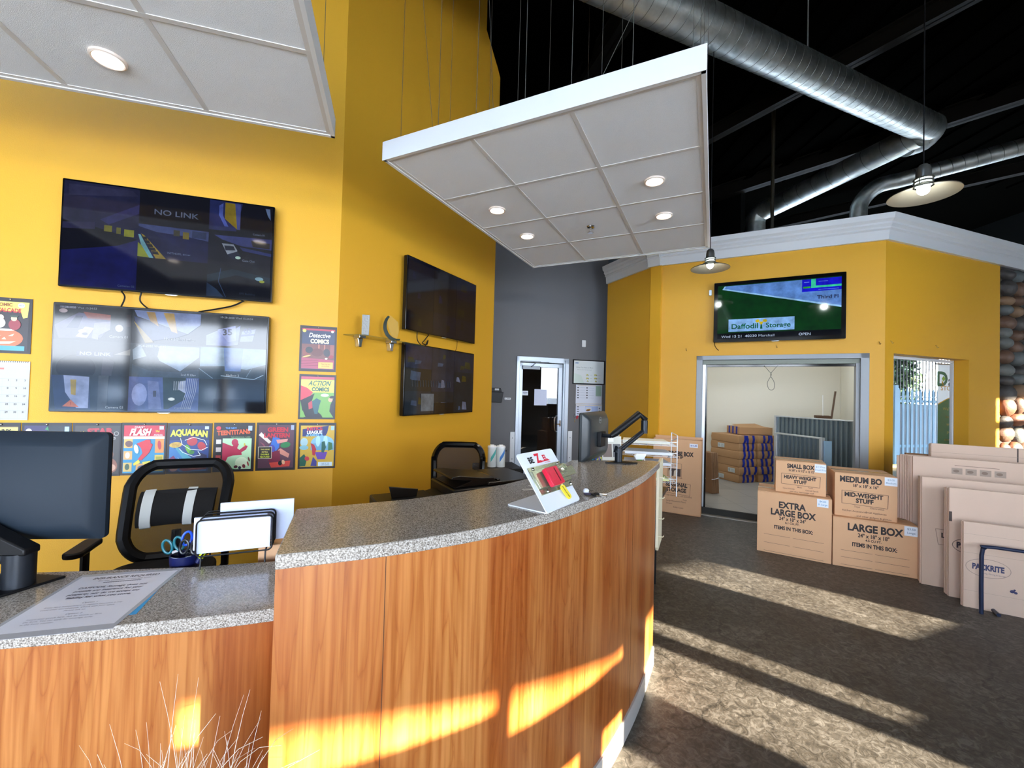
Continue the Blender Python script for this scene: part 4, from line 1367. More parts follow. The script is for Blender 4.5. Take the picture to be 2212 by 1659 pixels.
poster(-0.258, 0.894, 0.274, 0.366, 'yellow comic page with pale blue parachute shape, lowest of the right column', [
    ('r', 0.05, 0.04, 0.96, 0.94, '#c9a53c'), ('p', [(0.10, 0.86), (0.80, 0.94), (0.76, 0.78), (0.72, 0.72), (0.10, 0.70)], '#28306a'), ('e', 0.64, 0.56, 0.31, 0.16, '#86bcd6', 0), ('r', 0.33, 0.40, 0.95, 0.55, '#6fa6c4'),
    ('e', 0.52, 0.60, 0.06, 0.12, '#b4dcee', 0), ('e', 0.72, 0.60, 0.06, 0.12, '#b4dcee', 0), ('p', [(0.44, 0.36), (0.78, 0.36), (0.72, 0.20), (0.52, 0.20)], '#6a4aa6'), ('e', 0.15, 0.58, 0.10, 0.09, '#a6c6cc', 0), ('e', 0.15, 0.46, 0.12, 0.05, '#86b8c2', 0),
    ('p', [(0.32, 0.56), (0.42, 0.52), (0.48, 0.42), (0.44, 0.28), (0.38, 0.30), (0.36, 0.44)], '#b4303c'), ('p', [(0.62, 0.58), (0.70, 0.60), (0.74, 0.46), (0.68, 0.34), (0.62, 0.36)], '#1f5a4c'), ('p', [(0.80, 0.58), (0.90, 0.56), (0.92, 0.42), (0.80, 0.38)], '#3f7046'),
    ('p', [(0.05, 0.24), (0.16, 0.32), (0.24, 0.22), (0.20, 0.06), (0.05, 0.05)], '#245c48'), ('e', 0.24, 0.22, 0.06, 0.05, '#c8404a', 0.6), ('p', [(0.40, 0.26), (0.5, 0.16), (0.5, 0.05), (0.34, 0.06)], '#4a4890'),
    ('r', 0.54, 0.05, 0.92, 0.14, '#cfe2ee'), T('CASE OF THE', 0.73, 0.11, 0.03, '#2c3c6a', 0), T('LOST ISLAND', 0.73, 0.075, 0.03, '#2c3c6a', 0),
    T('JUSTICE', 0.42, 0.87, 0.10, '#c83c4c', 0.04, 0.9, 0, 0.07), T('LEAGUE', 0.42, 0.79, 0.09, '#eef2f6', 0.04, 0.95, 0, 0.03), T('of AMERICA', 0.42, 0.73, 0.075, '#7fb8dc', 0.04, 0.85, 0, 0.03), ('r', 0.86, 0.84, 0.95, 0.93, '#9cc6e0')])
poster(-0.554, PZ + 0.006, 0.276, PH, 'purple and red comic page with blue shape, second from right in bottom row', [
    ('r', 0.06, 0.05, 0.95, 0.95, '#5a3a48'), ('p', [(0.06, 0.74), (0.32, 0.56), (0.38, 0.60), (0.12, 0.80)], '#dcd0c4'), ('p', [(0.2, 0.55), (0.1, 0.6), (0.3, 0.4)], '#8c4a5a'), ('p', [(0.36, 0.52), (0.44, 0.76), (0.50, 0.70), (0.60, 0.66), (0.58, 0.48), (0.50, 0.40)], '#3f6fc0'),
    ('e', 0.40, 0.46, 0.08, 0.08, '#4a4aa0', 0.3), ('p', [(0.50, 0.64), (0.80, 0.66), (0.78, 0.60), (0.54, 0.56)], '#d8938a'), ('e', 0.74, 0.53, 0.13, 0.06, '#2f7c4a', 0.2), ('p', [(0.55, 0.42), (0.62, 0.46), (0.85, 0.34), (0.82, 0.26), (0.62, 0.34)], '#cf8a78'),
    ('p', [(0.38, 0.38), (0.60, 0.42), (0.62, 0.20), (0.42, 0.12), (0.32, 0.20)], '#7a1f3a'), ('p', [(0.34, 0.16), (0.88, 0.20), (0.86, 0.08), (0.40, 0.06)], '#d2483c'), ('e', 0.62, 0.15, 0.05, 0.05, '#1c1a1c', 0), ('e', 0.70, 0.17, 0.04, 0.05, '#e6b088', 0.2),
    ('r', 0.06, 0.25, 0.40, 0.50, '#e6dcc0'), ('r', 0.07, 0.26, 0.39, 0.49, '#2a2420'), T('THIS ISSUE', 0.23, 0.44, 0.04, '#e8d86a', 0.01), T('EXTRA:', 0.23, 0.385, 0.04, '#e8d86a', 0.01), T('DOUBLE', 0.23, 0.335, 0.045, '#d8e04a', 0.02), T('FEATURE!', 0.23, 0.285, 0.045, '#d8e04a', 0.02),
    T('GREEN', 0.54, 0.85, 0.125, '#c0303e', 0.05, 1.0), T('LANTERN', 0.52, 0.73, 0.125, '#c0303e', 0.05, 0.88), ('r', 0.87, 0.85, 0.95, 0.95, '#9ca8c4')])
poster(-0.838, PZ + 0.004, 0.272, PH, 'comic page with crimson shape on mint green, third from right in bottom row', [
    ('r', 0.05, 0.04, 0.95, 0.95, '#241f22'), ('r', 0.22, 0.05, 0.93, 0.68, '#b4d8ae'), ('p', [(0.22, 0.60), (0.46, 0.52), (0.58, 0.60), (0.62, 0.56), (0.58, 0.48), (0.68, 0.42), (0.70, 0.34), (0.48, 0.33), (0.36, 0.30), (0.30, 0.20), (0.22, 0.22)], '#b0304e'),
    ('e', 0.52, 0.60, 0.08, 0.07, '#b0304e', 0), ('p', [(0.62, 0.36), (0.80, 0.45), (0.84, 0.52), (0.78, 0.54), (0.60, 0.42)], '#b0304e'), ('e', 0.76, 0.55, 0.02, 0.035, '#c9b848', 0), ('e', 0.70, 0.18, 0.16, 0.12, '#dcecc8', 0),
    ('p', [(0.22, 0.05), (0.22, 0.22), (0.32, 0.18), (0.45, 0.08), (0.55, 0.05)], '#4a9c50'), ('e', 0.56, 0.10, 0.05, 0.03, '#5a2430', 0.3), ('e', 0.66, 0.08, 0.04, 0.03, '#2c2c44', 0.3), ('e', 0.76, 0.11, 0.04, 0.04, '#7c3438', 0.3), ('e', 0.86, 0.16, 0.02, 0.05, '#9a3c3c', 0.3), ('e', 0.88, 0.25, 0.02, 0.05, '#6c3438', 0.3),
    ('r', 0.07, 0.57, 0.19, 0.66, '#d8cfc8'), ('r', 0.07, 0.41, 0.19, 0.50, '#c8bcb8'), ('r', 0.07, 0.26, 0.19, 0.34, '#a04040'), ('r', 0.07, 0.11, 0.19, 0.19, '#8a5040'),
    T('TEEN', 0.25, 0.79, 0.125, '#cf5a34', 0.05, 0.80, 0, 0.05), T('TITANS', 0.65, 0.81, 0.13, '#cf5a34', 0.05, 0.80, 0, 0.08), T('THE NEW', 0.42, 0.89, 0.05, '#5a8cc8', 0.03), ('e', 0.12, 0.89, 0.06, 0.04, '#cf3c4c', 0), ('r', 0.84, 0.84, 0.94, 0.94, '#a8b8d8'), T('THE DIMENSIONAL CAPER!', 0.66, 0.705, 0.032, '#9fd09a', 0)])
poster(-1.131, PZ, 0.282, PH, 'deep blue comic page with white swirls, fourth from right in bottom row', [
    ('r', 0.06, 0.04, 0.94, 0.95, '#26407e'), ('r', 0.06, 0.66, 0.94, 0.95, '#1c2a58'), ('p', [(0.06, 0.55), (0.30, 0.45), (0.55, 0.30), (0.9, 0.12), (0.9, 0.04), (0.3, 0.04), (0.06, 0.20)], '#3a78b4'), ('p', [(0.10, 0.62), (0.5, 0.35), (0.7, 0.2), (0.4, 0.25)], '#4c9ab0'),
    ('p', [(0.06, 0.30), (0.16, 0.36), (0.26, 0.24), (0.20, 0.10), (0.06, 0.08)], '#6e2c60'), ('p', [(0.6, 0.25), (0.72, 0.42), (0.9, 0.36), (0.92, 0.1)], '#2a2c50'), ('e', 0.56, 0.64, 0.12, 0.09, '#b4343c', 0), ('e', 0.78, 0.54, 0.09, 0.09, '#b4343c', 0.5),
    ('e', 0.48, 0.48, 0.05, 0.10, '#6aa832', 0.4), ('e', 0.56, 0.42, 0.06, 0.04, '#3c7c3a', 0.3), ('e', 0.20, 0.57, 0.14, 0.055, '#cfae4e', 0.1), T('ORIGIN OF', 0.2, 0.585, 0.03, '#8a4030', 0.01), T('THE DEEP!', 0.2, 0.55, 0.03, '#8a4030', 0.01),
    ('l', [(0.30, 0.70), (0.34, 0.58), (0.52, 0.48), (0.78, 0.46), (0.92, 0.52)], 0.004, '#e6eef6'), ('l', [(0.28, 0.50), (0.36, 0.42), (0.60, 0.34), (0.76, 0.36), (0.70, 0.44)], 0.004, '#e6eef6'), ('l', [(0.40, 0.66), (0.60, 0.72), (0.84, 0.66), (0.90, 0.56)], 0.004, '#e6eef6'), ('l', [(0.26, 0.32), (0.30, 0.24), (0.42, 0.22), (0.46, 0.28)], 0.004, '#cfe0f0'),
    ('p', [(0.28, 0.08), (0.42, 0.15), (0.92, 0.20), (0.90, 0.08), (0.4, 0.05)], '#8c2430'), T('IN CAVERNS OF THE', 0.66, 0.15, 0.035, '#e07a4a', 0.01, 1, 0, 0.05), T('CORAL DEEP', 0.66, 0.105, 0.04, '#e07a4a', 0.02, 1, 0, 0.05), ('e', 0.18, 0.10, 0.09, 0.05, '#c88a7c', 0.3),
    T('AQUAMAN', 0.50, 0.81, 0.17, '#dfe24a', 0.05, 0.72, 0, -0.03, arc=-0.8), ('r', 0.84, 0.88, 0.93, 0.94, '#b8c4dc')])
poster(-1.402, PZ - 0.002, 0.268, PH + 0.004, 'comic page with red title and blue panels, fifth from right in bottom row', [
    ('r', 0.05, 0.04, 0.96, 0.95, '#2a8ab4'), ('r', 0.05, 0.74, 0.96, 0.95, '#c2283c'), ('r', 0.05, 0.69, 0.96, 0.74, '#e0ceb4'), ('r', 0.06, 0.52, 0.25, 0.69, '#e0b060'), ('r', 0.06, 0.30, 0.25, 0.46, '#d8a868'), ('r', 0.06, 0.07, 0.25, 0.24, '#d0b468'), ('r', 0.75, 0.42, 0.95, 0.69, '#e09048'), ('r', 0.75, 0.07, 0.95, 0.38, '#dcc25c'), ('r', 0.34, 0.06, 0.66, 0.22, '#d8a45c'),
    ('e', 0.17, 0.60, 0.08, 0.06, '#6a4a48', 0.3), ('e', 0.15, 0.38, 0.05, 0.06, '#e8dcc8', 0), ('e', 0.15, 0.16, 0.05, 0.06, '#3a5a48', 0), ('e', 0.85, 0.57, 0.04, 0.09, '#b8303c', 0.1), ('p', [(0.80, 0.10), (0.83, 0.25), (0.86, 0.25), (0.90, 0.10), (0.86, 0.2)], '#26222c'), ('e', 0.50, 0.13, 0.12, 0.06, '#34406a', 0), ('r', 0.78, 0.29, 0.92, 0.35, '#a8a030'),
    ('p', [(0.34, 0.60), (0.56, 0.68), (0.70, 0.58), (0.64, 0.44), (0.58, 0.38), (0.46, 0.28), (0.38, 0.30), (0.48, 0.42), (0.44, 0.52)], '#cc2c3a'), ('e', 0.60, 0.64, 0.05, 0.04, '#cc2c3a', 0), ('p', [(0.28, 0.22), (0.40, 0.30), (0.44, 0.24), (0.30, 0.18)], '#dcd048'), ('p', [(0.48, 0.25), (0.66, 0.27), (0.66, 0.22), (0.5, 0.21)], '#dcd048'), ('e', 0.34, 0.50, 0.05, 0.09, '#dcecf0', 0.2),
    T('GIANT', 0.40, 0.915, 0.06, '#ecd6d0', 0.02), T('FLASH', 0.42, 0.815, 0.17, '#f2ece6', 0.05, 0.68, 0.25), T('25¢', 0.80, 0.84, 0.05, '#f0d24a', 0.03), T('ANNUAL', 0.82, 0.765, 0.04, '#f0e6e0', 0.02), ('r', 0.84, 0.87, 0.94, 0.94, '#c8c0c0')])
poster(-1.680, PZ - 0.004, 0.276, PH + 0.004, 'dark comic page with red star title, partly behind the left monitor', [
    ('r', 0.05, 0.04, 0.97, 0.95, '#3a3634'), ('e', 0.80, 0.20, 0.14, 0.14, '#8a5a48', 0.2), ('e', 0.72, 0.40, 0.14, 0.10, '#6e4a40', 0.4), ('e', 0.84, 0.16, 0.07, 0.06, '#c89a80', 0), ('p', [(0.64, 0.06), (0.74, 0.14), (0.78, 0.05)], '#6a8a3c'),
    T('ALL', 0.17, 0.80, 0.10, '#c8a840', 0.03, 0.85, 0.1, 0.1), T('STAR', 0.56, 0.83, 0.17, '#a82c38', 0.06, 0.95, 0, 0.03), T('COMICS', 0.75, 0.71, 0.06, '#b8b4ac', 0.02), ('e', 0.90, 0.80, 0.05, 0.04, '#b8b4ac', 0), ('e', 0.90, 0.80, 0.04, 0.03, '#3a3634', 0)])
poster(-1.952, PZ - 0.004, 0.266, PH + 0.004, 'purple comic page with red title peeping over the left monitor', [
    ('r', 0.05, 0.04, 0.97, 0.95, '#2c2450'), ('r', 0.5, 0.6, 0.97, 0.95, '#16202a'), ('e', 0.14, 0.85, 0.06, 0.045, '#d8d8e8', 0), ('r', 0.86, 0.78, 0.95, 0.93, '#a8c8e8'), T('BATMAN', 0.55, 0.78, 0.14, '#c8283c', 0.04, 0.80), ('p', [(0.46, 0.88), (0.52, 0.94), (0.54, 0.86)], '#2c7a4a')])
poster(-2.155, PZ - 0.004, 0.196, PH + 0.004, 'comic page with pale yellow title bar at the left frame edge, partly behind the monitor', [
    ('r', 0.05, 0.04, 0.94, 0.94, '#4c3a30'), ('r', 0.05, 0.76, 0.94, 0.92, '#e0cc6a'), T('FUNNY', 0.5, 0.84, 0.11, '#2c2620', 0.05, 0.7)])
poster(-2.155, 1.720, 0.228, 0.374, 'comic page with orange jack-o-lantern at the left edge above the calendar', [
    ('r', 0.0, 0.05, 0.93, 0.93, '#231a1e'), ('p', [(0.0, 0.93), (0.93, 0.93), (0.90, 0.66), (0.80, 0.64), (0.74, 0.76), (0.0, 0.76)], '#e8dc5c'), ('e', 0.40, 0.27, 0.42, 0.165, '#d2643a', 0), ('r', 0.0, 0.05, 0.86, 0.135, '#4a949c'), ('e', 0.40, 0.42, 0.22, 0.02, '#d8d0b8', 0),
    ('p', [(0.20, 0.33), (0.32, 0.31), (0.18, 0.36)], '#e8dca8'), ('p', [(0.48, 0.31), (0.62, 0.36), (0.58, 0.31)], '#e8dca8'), ('p', [(0.34, 0.25), (0.44, 0.25), (0.40, 0.29)], '#e8dca8'), ('p', [(0.16, 0.20), (0.66, 0.22), (0.52, 0.17), (0.28, 0.16)], '#e8dca8'),
    ('e', 0.28, 0.54, 0.13, 0.09, '#dcd2bc', 0), ('e', 0.30, 0.64, 0.07, 0.05, '#e2c0a4', 0), ('e', 0.62, 0.52, 0.14, 0.10, '#8c2a34', 0), ('e', 0.60, 0.63, 0.07, 0.05, '#c8b08c', 0), ('e', 0.6, 0.67, 0.1, 0.02, '#2a3c2c', 0),
    T('COMIC', 0.36, 0.87, 0.08, '#8c4a24', 0.04, 0.9), T('CAVALCADE', 0.40, 0.77, 0.10, '#b02a2c', 0.04, 0.75), ('e', 0.76, 0.87, 0.08, 0.045, '#b8bcc4', 0), T('APRIL 10c', 0.76, 0.87, 0.025, '#5a3c3c', 0, 0.7)])
cs = [('r', 0.0, 0.93, 1, 1.0, '#c9c7c0'), ('r', 0.06, 0.855, 0.42, 0.885, '#c86a5c'), ('r', 0.0, 0.68, 0.28, 0.84, '#b88a5c'), ('e', 0.14, 0.75, 0.10, 0.05, '#8c5c34', 0)]
for j in range(6):
    cs.append(('l', [(0.02, 0.70 - j * 0.135), (0.97, 0.70 - j * 0.135)], 0.0012, '#9a9a98'))
k = 1
for j in range(5):
    for i in range(5):
        x = 0.12 + i * 0.19
        if j == 0 and i < 2:
            continue
        cs.append(('t', str({0: [0, 0, 1, 2, 3], 1: [6, 7, 8, 9, 10], 2: [13, 14, 15, 16, 17], 3: [20, 21, 22, 23, 24], 4: [27, 28, 29, 30, 31]}[j][i]), x + 0.03, 0.675 - j * 0.135, 0.040, '#26262c', dict(b=0.02)))
for i in range(6):
    cs.append(('l', [(0.03 + i * 0.19, 0.70), (0.03 + i * 0.19, 0.03)], 0.001, '#a8a8a6'))
r = poster(-2.155, 1.272, 0.230, 0.396, 'spiral wall calendar with a numbered month grid at the left edge under the pumpkin page', cs, cat='calendar', name='wall_calendar', margin='#b4b1a8', pin=False)
b = MB()
for i in range(20):
    b.tube([(0.012 + i * 0.011, -0.004, 0.386), (0.012 + i * 0.011, -0.006, 0.394), (0.012 + i * 0.011, 0.0, 0.398)], 0.0012, 4)
b.build('spiral_binding', M_BLK, r)

# ------------------------------------------------------------------ glass shelf with two awards
r = thing('glass_shelf', 'clear glass wall shelf on two chrome brackets beside the dark televisions', 'shelf', tuple(on(W2, 0.06, 1.985)), W2[1])
MB().prism([(0, 0), (0.88, 0), (0.88, -0.13), (0.30, -0.17), (0.06, -0.17), (0.0, -0.02)], 0, 0.008).build('glass_pane', mat('tinted_glass_edge', '#5c6a40', 0.05, alpha=0.35), r)
for x in (0.14, 0.52):
    b = MB()
    b.prism_y([(-0.035, -0.012), (0.035, -0.012), (0.035, 0.014), (-0.035, 0.014)], -0.075, 0)
    b.prism_y([(-0.03, -0.012), (0.03, -0.012), (0.018, -0.05), (0.014, -0.085), (-0.014, -0.085), (-0.018, -0.05)], -0.05, 0)
    b.build('bracket', M_CHROME, r, loc=(x, 0, 0), bevel=0.004)
o = MB().prism_y([(0, 0), (0.06, 0), (0.064, 0.175), (0.002, 0.175)], -0.015, 0.0).build('award_slab', mat('frosted_glass', '#8c8c88', 0.35, bump=0.6, bs=60), None, loc=tuple(on(W2, 0.17, 1.994, 0.09)), rot=(0, 0, 0.3), bevel=0.003)
tag(o, 'frosted grey glass award slab standing on the glass shelf, left one', 'award')
r = thing('crescent_award', 'clear glass award with dark crescent on the glass shelf, right one', 'award', tuple(on(W2, 0.47, 1.994, 0.08)), 0.35)
cr = [(0.02 + 0.11 * cos(a) + 0.06, 0.12 + 0.13 * sin(a)) for a in [radians(t) for t in range(130, 266, 9)]]
ci = [(0.02 + 0.095 * cos(a) + 0.075, 0.13 + 0.115 * sin(a)) for a in [radians(t) for t in range(262, 128, -9)]]
MB().prism_y(cr + ci, -0.012, 0.0).build('crescent', mat('dark_green_glass', '#1c2a22', 0.15), r, bevel=0.002)
MB().prism_y([(-0.01, 0.19), (0.03, 0.225), (0.10, 0.165), (0.11, 0.08), (0.09, 0.01), (0.05, 0.01)], -0.009, -0.004).build('glass_plate', mat('clear_acrylic', '#c9c48a', 0.4, spec=0.1, alpha=0.10), r)
MB().box(0.03, 0.12, -0.03, 0.02, 0.0, 0.012).build('base', mat('dark_green_glass', '#1c2a22', 0.15), r)

# ------------------------------------------------------------------ grey wall: door and notices
M_DF = mat('satin_aluminium_frame', '#b9c2cc', 0.35, metal=0.4)
r = thing('door_1', None, None, tuple(WG[0]), WG[1])
r['kind'] = 'structure'
b = MB()
for (a0, a1, c0, c1) in ((0.0, 0.055, 0, 2.14), (0.83, 0.93, 0, 2.14), (0.0, 0.93, 2.05, 2.14)):
    b.box(a0, a1, -0.03, 0.12, c0, c1)
b.box(0.855, 0.868, -0.045, -0.03, 0, 2.1)
b.build('door_frame', M_DF, r, bevel=0.004)
lf = MB()
for (a0, a1, c0, c1) in ((0.06, 0.115, 0.02, 2.04), (0.755, 0.825, 0.02, 2.04), (0.06, 0.825, 1.975, 2.04), (0.06, 0.825, 0.02, 0.28)):
    lf.box(a0, a1, 0.0, 0.045, c0, c1)
lfo = lf.build('door_leaf', M_DF, r, bevel=0.003)
MB().box(0.115, 0.755, 0.02, 0.026, 0.28, 1.975).build('door_glass', M_PANE, r)
MB().tube(smoothpts([(0.75, 0.0, 1.165), (0.70, -0.05, 1.16), (0.672, -0.06, 1.12), (0.672, -0.06, 0.95), (0.70, -0.05, 0.91), (0.75, 0.0, 0.905)], 4), 0.012, 8).build('door_handle', M_CHROME, r)
b = MB()
b.box(0.775, 0.80, -0.03, 0.0, 0.99, 1.09)
b.tube([(0.79, -0.035, 1.03), (0.72, -0.045, 1.03)], 0.009, 8)
b.build('door_latch', M_CHROME, r)
b = MB()
b.box(0.10, 0.40, -0.05, 0.0, 1.93, 1.99)
b.tube([(0.24, -0.06, 1.97), (0.30, -0.12, 2.04), (0.56, -0.04, 2.055)], 0.008, 6)
b.box(0.06, 0.42, -0.035, -0.028, 2.05, 2.07)
b.build('door_closer', mat('dull_metal_closer', '#7a7f84', 0.4, metal=0.5), r, bevel=0.003)
o = art('paper_notice', None, 0.222, 0.268, [('r', 0, 0, 1, 1, '#cfd3e6')], loc=tuple(on(WG, 0.33, 1.338, -0.012)), rot=(0, 0, WG[1]))
tag(o, 'blank white sheet taped inside the glass door of the grey wall', 'notice')
o = art('window_notice', None, 0.10, 0.075, [('r', 0, 0, 1, 1, '#e4e8ee'), ('r', 0.12, 0.56, 0.88, 0.70, '#6a7080'), ('r', 0.2, 0.28, 0.8, 0.38, '#8a90a0')], loc=tuple(on(WG, 0.118, 1.50, -0.012)), rot=(0, 0, WG[1]))
tag(o, 'small white card at the left edge of the glass door', 'notice')
for k, (s_, z0, z1, lb) in enumerate(((-0.078, 0.0, 0.90, 'white corner guard left of the glass door'), (0.948, 0.0, 0.91, 'white corner guard right of the glass door'))):
    g = thing('corner_guard', lb, 'wall guard', tuple(on(WG, s_, z0, 0.0)), WG[1])
    MB().box(0, 0.078, -0.012, 0, 0, z1).build('plate', M_TRIM, g, bevel=0.002)
    sc0 = None
    for zz in (0.12, 0.46, 0.80):
        if sc0 is None:
            sc0 = MB().ball((0, 0, 0), 0.007, 0.004, 0.007, None, None, 8, 5).build('screw', M_ARMG, g, loc=(0.04, -0.013, zz))
        else:
            o = sc0.copy()
            link(o, g)
            o.location = (0.04, -0.013, zz)

r = thing('framed_notice_board', 'black framed white board about sizes, high right of the glass door', 'notice board', tuple(on(WG, 1.010, 1.715, 0.004)), WG[1])
b = MB()
for (a0, a1, c0, c1) in ((0, 0.61, 0, 0.016), (0, 0.61, 0.403, 0.419), (0, 0.016, 0, 0.419), (0.594, 0.61, 0, 0.419)):
    b.box(a0, a1, -0.02, 0, c0, c1)
b.build('frame', M_BLK, r, bevel=0.002)
VAN = [('#c9b84a', '#555a5c')]
sh = [('r', 0, 0, 1, 1, '#dfe3e2'), ('r', 0.04, 0.86, 0.16, 0.93, '#b4c4d8'), ('r', 0.06, 0.88, 0.14, 0.91, '#7a8cac'), ('t', 'When You Have to Move', 0.36, 0.70, 0.08, '#9aa3a3', dict(b=0.01)),
      ('t', 'We have the truck you need', 0.35, 0.60, 0.06, '#9aa3a3', {}), ('p', [(0, 0), (0.35, 0), (0.25, 0.35), (0, 0.45)], '#d3dfd6')]


def van(u, v, k=1.0):
    return [('r', u - 0.035 * k, v - 0.02, u + 0.03 * k, v + 0.035, '#c9bd58'), ('p', [(u + 0.03 * k, v - 0.02), (u + 0.05 * k, v - 0.02), (u + 0.045 * k, v + 0.015), (u + 0.03 * k, v + 0.02)], '#7c7c6a'), ('e', u - 0.02, v - 0.025, 0.008, 0.012, '#2c2c2c', 0), ('e', u + 0.03, v - 0.025, 0.008, 0.012, '#2c2c2c', 0),
            ('r', u + 0.08, v, u + 0.16, v + 0.008, '#a0a6a8')]


for (u, v, k) in ((0.45, 0.37, 0.8), (0.72, 0.38, 1.2), (0.45, 0.22, 1), (0.72, 0.23, 1.2), (0.46, 0.10, 0.5), (0.73, 0.10, 0.7)):
    sh += van(u, v, k)
art('board', r, 0.578, 0.387, sh, x0=0.016, y=-0.008, z0=0.016)
for x in (0.08, 0.52):
    MB().ball((x, -0.006, 0.435), 0.007, 0.007, 0.007, None, None, 8, 5).build('hook', M_CHROME, r)
sh = [('r', 0, 0, 1, 1, '#dde0ea'), ('r', 0.06, 0.95, 0.80, 0.965, '#c8a85c'), ('r', 0.76, 0.42, 0.98, 0.97, '#9fb8a4'), ('r', 0, 0.02, 1, 0.03, '#d4a45c')]
for j in range(5):
    for u in (0.08, 0.42):
        y_ = 0.84 - j * 0.13
        sh += [('r', u - 0.03, y_ - 0.02, u + 0.03, y_ + 0.03, '#4a4c50'), ('r', u + 0.08, y_, u + 0.26, y_ + 0.012, '#b0b6c4')]
o = art('truck_chart', None, 0.50, 0.33, sh, loc=tuple(on(WG, 1.08, 1.375, 0.004)), rot=(0, 0, WG[1]))
tag(o, 'white chart of small truck pictures under the black framed board', 'poster')
sh = [('r', 0, 0, 1, 1, '#d8dcea'), ('r', 0, 0.9, 1, 0.93, '#d4b45c'), ('r', 0.35, 0.12, 0.85, 0.82, '#a9b8dc'), ('r', 0.36, 0.3, 0.6, 0.75, '#d0d4e0'), ('e', 0.48, 0.5, 0.09, 0.10, '#a4742c', 0.2), ('e', 0.46, 0.45, 0.07, 0.03, '#5c3820', 0.2)]
for j in range(4):
    y_ = 0.76 - j * 0.2
    sh += [('r', 0.04, y_ - 0.03, 0.12, y_ + 0.04, '#4a4c50'), ('r', 0.15, y_, 0.32, y_ + 0.012, '#b0b6c4')]
sh += [('r', 0.88, 0.6, 0.93, 0.7, '#5a5c80'), ('r', 0.88, 0.4, 0.93, 0.46, '#4a4c50')]
o = art('truck_chart', None, 0.50, 0.20, sh, loc=tuple(on(WG, 1.085, 1.172, 0.004)), rot=(0, 0, WG[1]))
tag(o, 'white and blue price sheet lowest under the framed board, above the right monitor', 'poster')
o = MB().prism_y([(x, z) for x, z in rrect(0.07, 0.115, 0.008, 3, 0, 0)], -0.012, 0).build('wall_switch', M_TRIM, None, loc=tuple(on(WG, 1.21, 2.415, 0.0)), rot=(0, 0, WG[1]), bevel=0.002)
tag(o, 'white wall plate above the framed board on the grey wall', 'wall switch')
r = thing('wall_file_holder', 'black wall file pocket on the grey wall beside the angled yellow wall edge', 'file holder', tuple(on(WG, -0.56, 1.375)), WG[1])
MB().prism_y([(0, 0), (0.30, 0), (0.33, 0.17), (0, 0.17)], -0.09, 0).build('pocket', M_BLK, r, bevel=0.006)
MB().prism_y([(0, 0.17), (0.32, 0.17), (0.30, 0.235), (0, 0.235)], -0.02, 0).build('back_plate', M_BLK, r, bevel=0.004)
art('label', r, 0.07, 0.03, [('r', 0, 0, 1, 1, '#c9ccd0')], x0=0.20, y=-0.021, z0=0.195)
o = art('name_label', None, 0.105, 0.032, [('r', 0, 0, 1, 1, '#e2e4e6'), ('r', 0.12, 0.38, 0.22, 0.62, '#5a5c64'), ('r', 0.36, 0.38, 0.86, 0.62, '#6a6c74')], loc=tuple(on(WG, -0.187, 1.424, 0.004)), rot=(0, 0, WG[1]))
tag(o, 'small white strip label on the grey wall left of the glass door', 'sign')
r = thing('hanging_key', 'key with red tag hanging on the grey wall by the right monitor', 'key', tuple(on(WG, 1.07, 1.10, 0.01)), WG[1])
MB().prism_y([(x, z) for x, z in rrect(0.035, 0.06, 0.01, 3, 0.02, 0.06)], -0.004, 0).build('tag', mat('red_plastic', '#b01c30', 0.4), r, rot=(0, 0.4, 0))
MB().prism_y([(-0.008, -0.04), (0.004, -0.04), (0.006, 0.03), (-0.006, 0.03)], -0.003, 0).build('key_blade', M_CHROME, r, rot=(0, 0.1, 0))
MB().tube(smoothpts([(-0.012, -0.002, 0.03), (-0.02, -0.002, 0.07), (0.0, -0.002, 0.11), (0.012, -0.002, 0.08)], 3), 0.0015, 5).build('cord', M_BLK, r)

# ------------------------------------------------------------------ ceiling clouds
TT = 0.6096
M_LAMP = mat('downlight_lens', '#ffffff', 0.4, emit='#fff0e0', es=14.0)
M_RING = mat('downlight_ring', '#e2d2c4', 0.4)


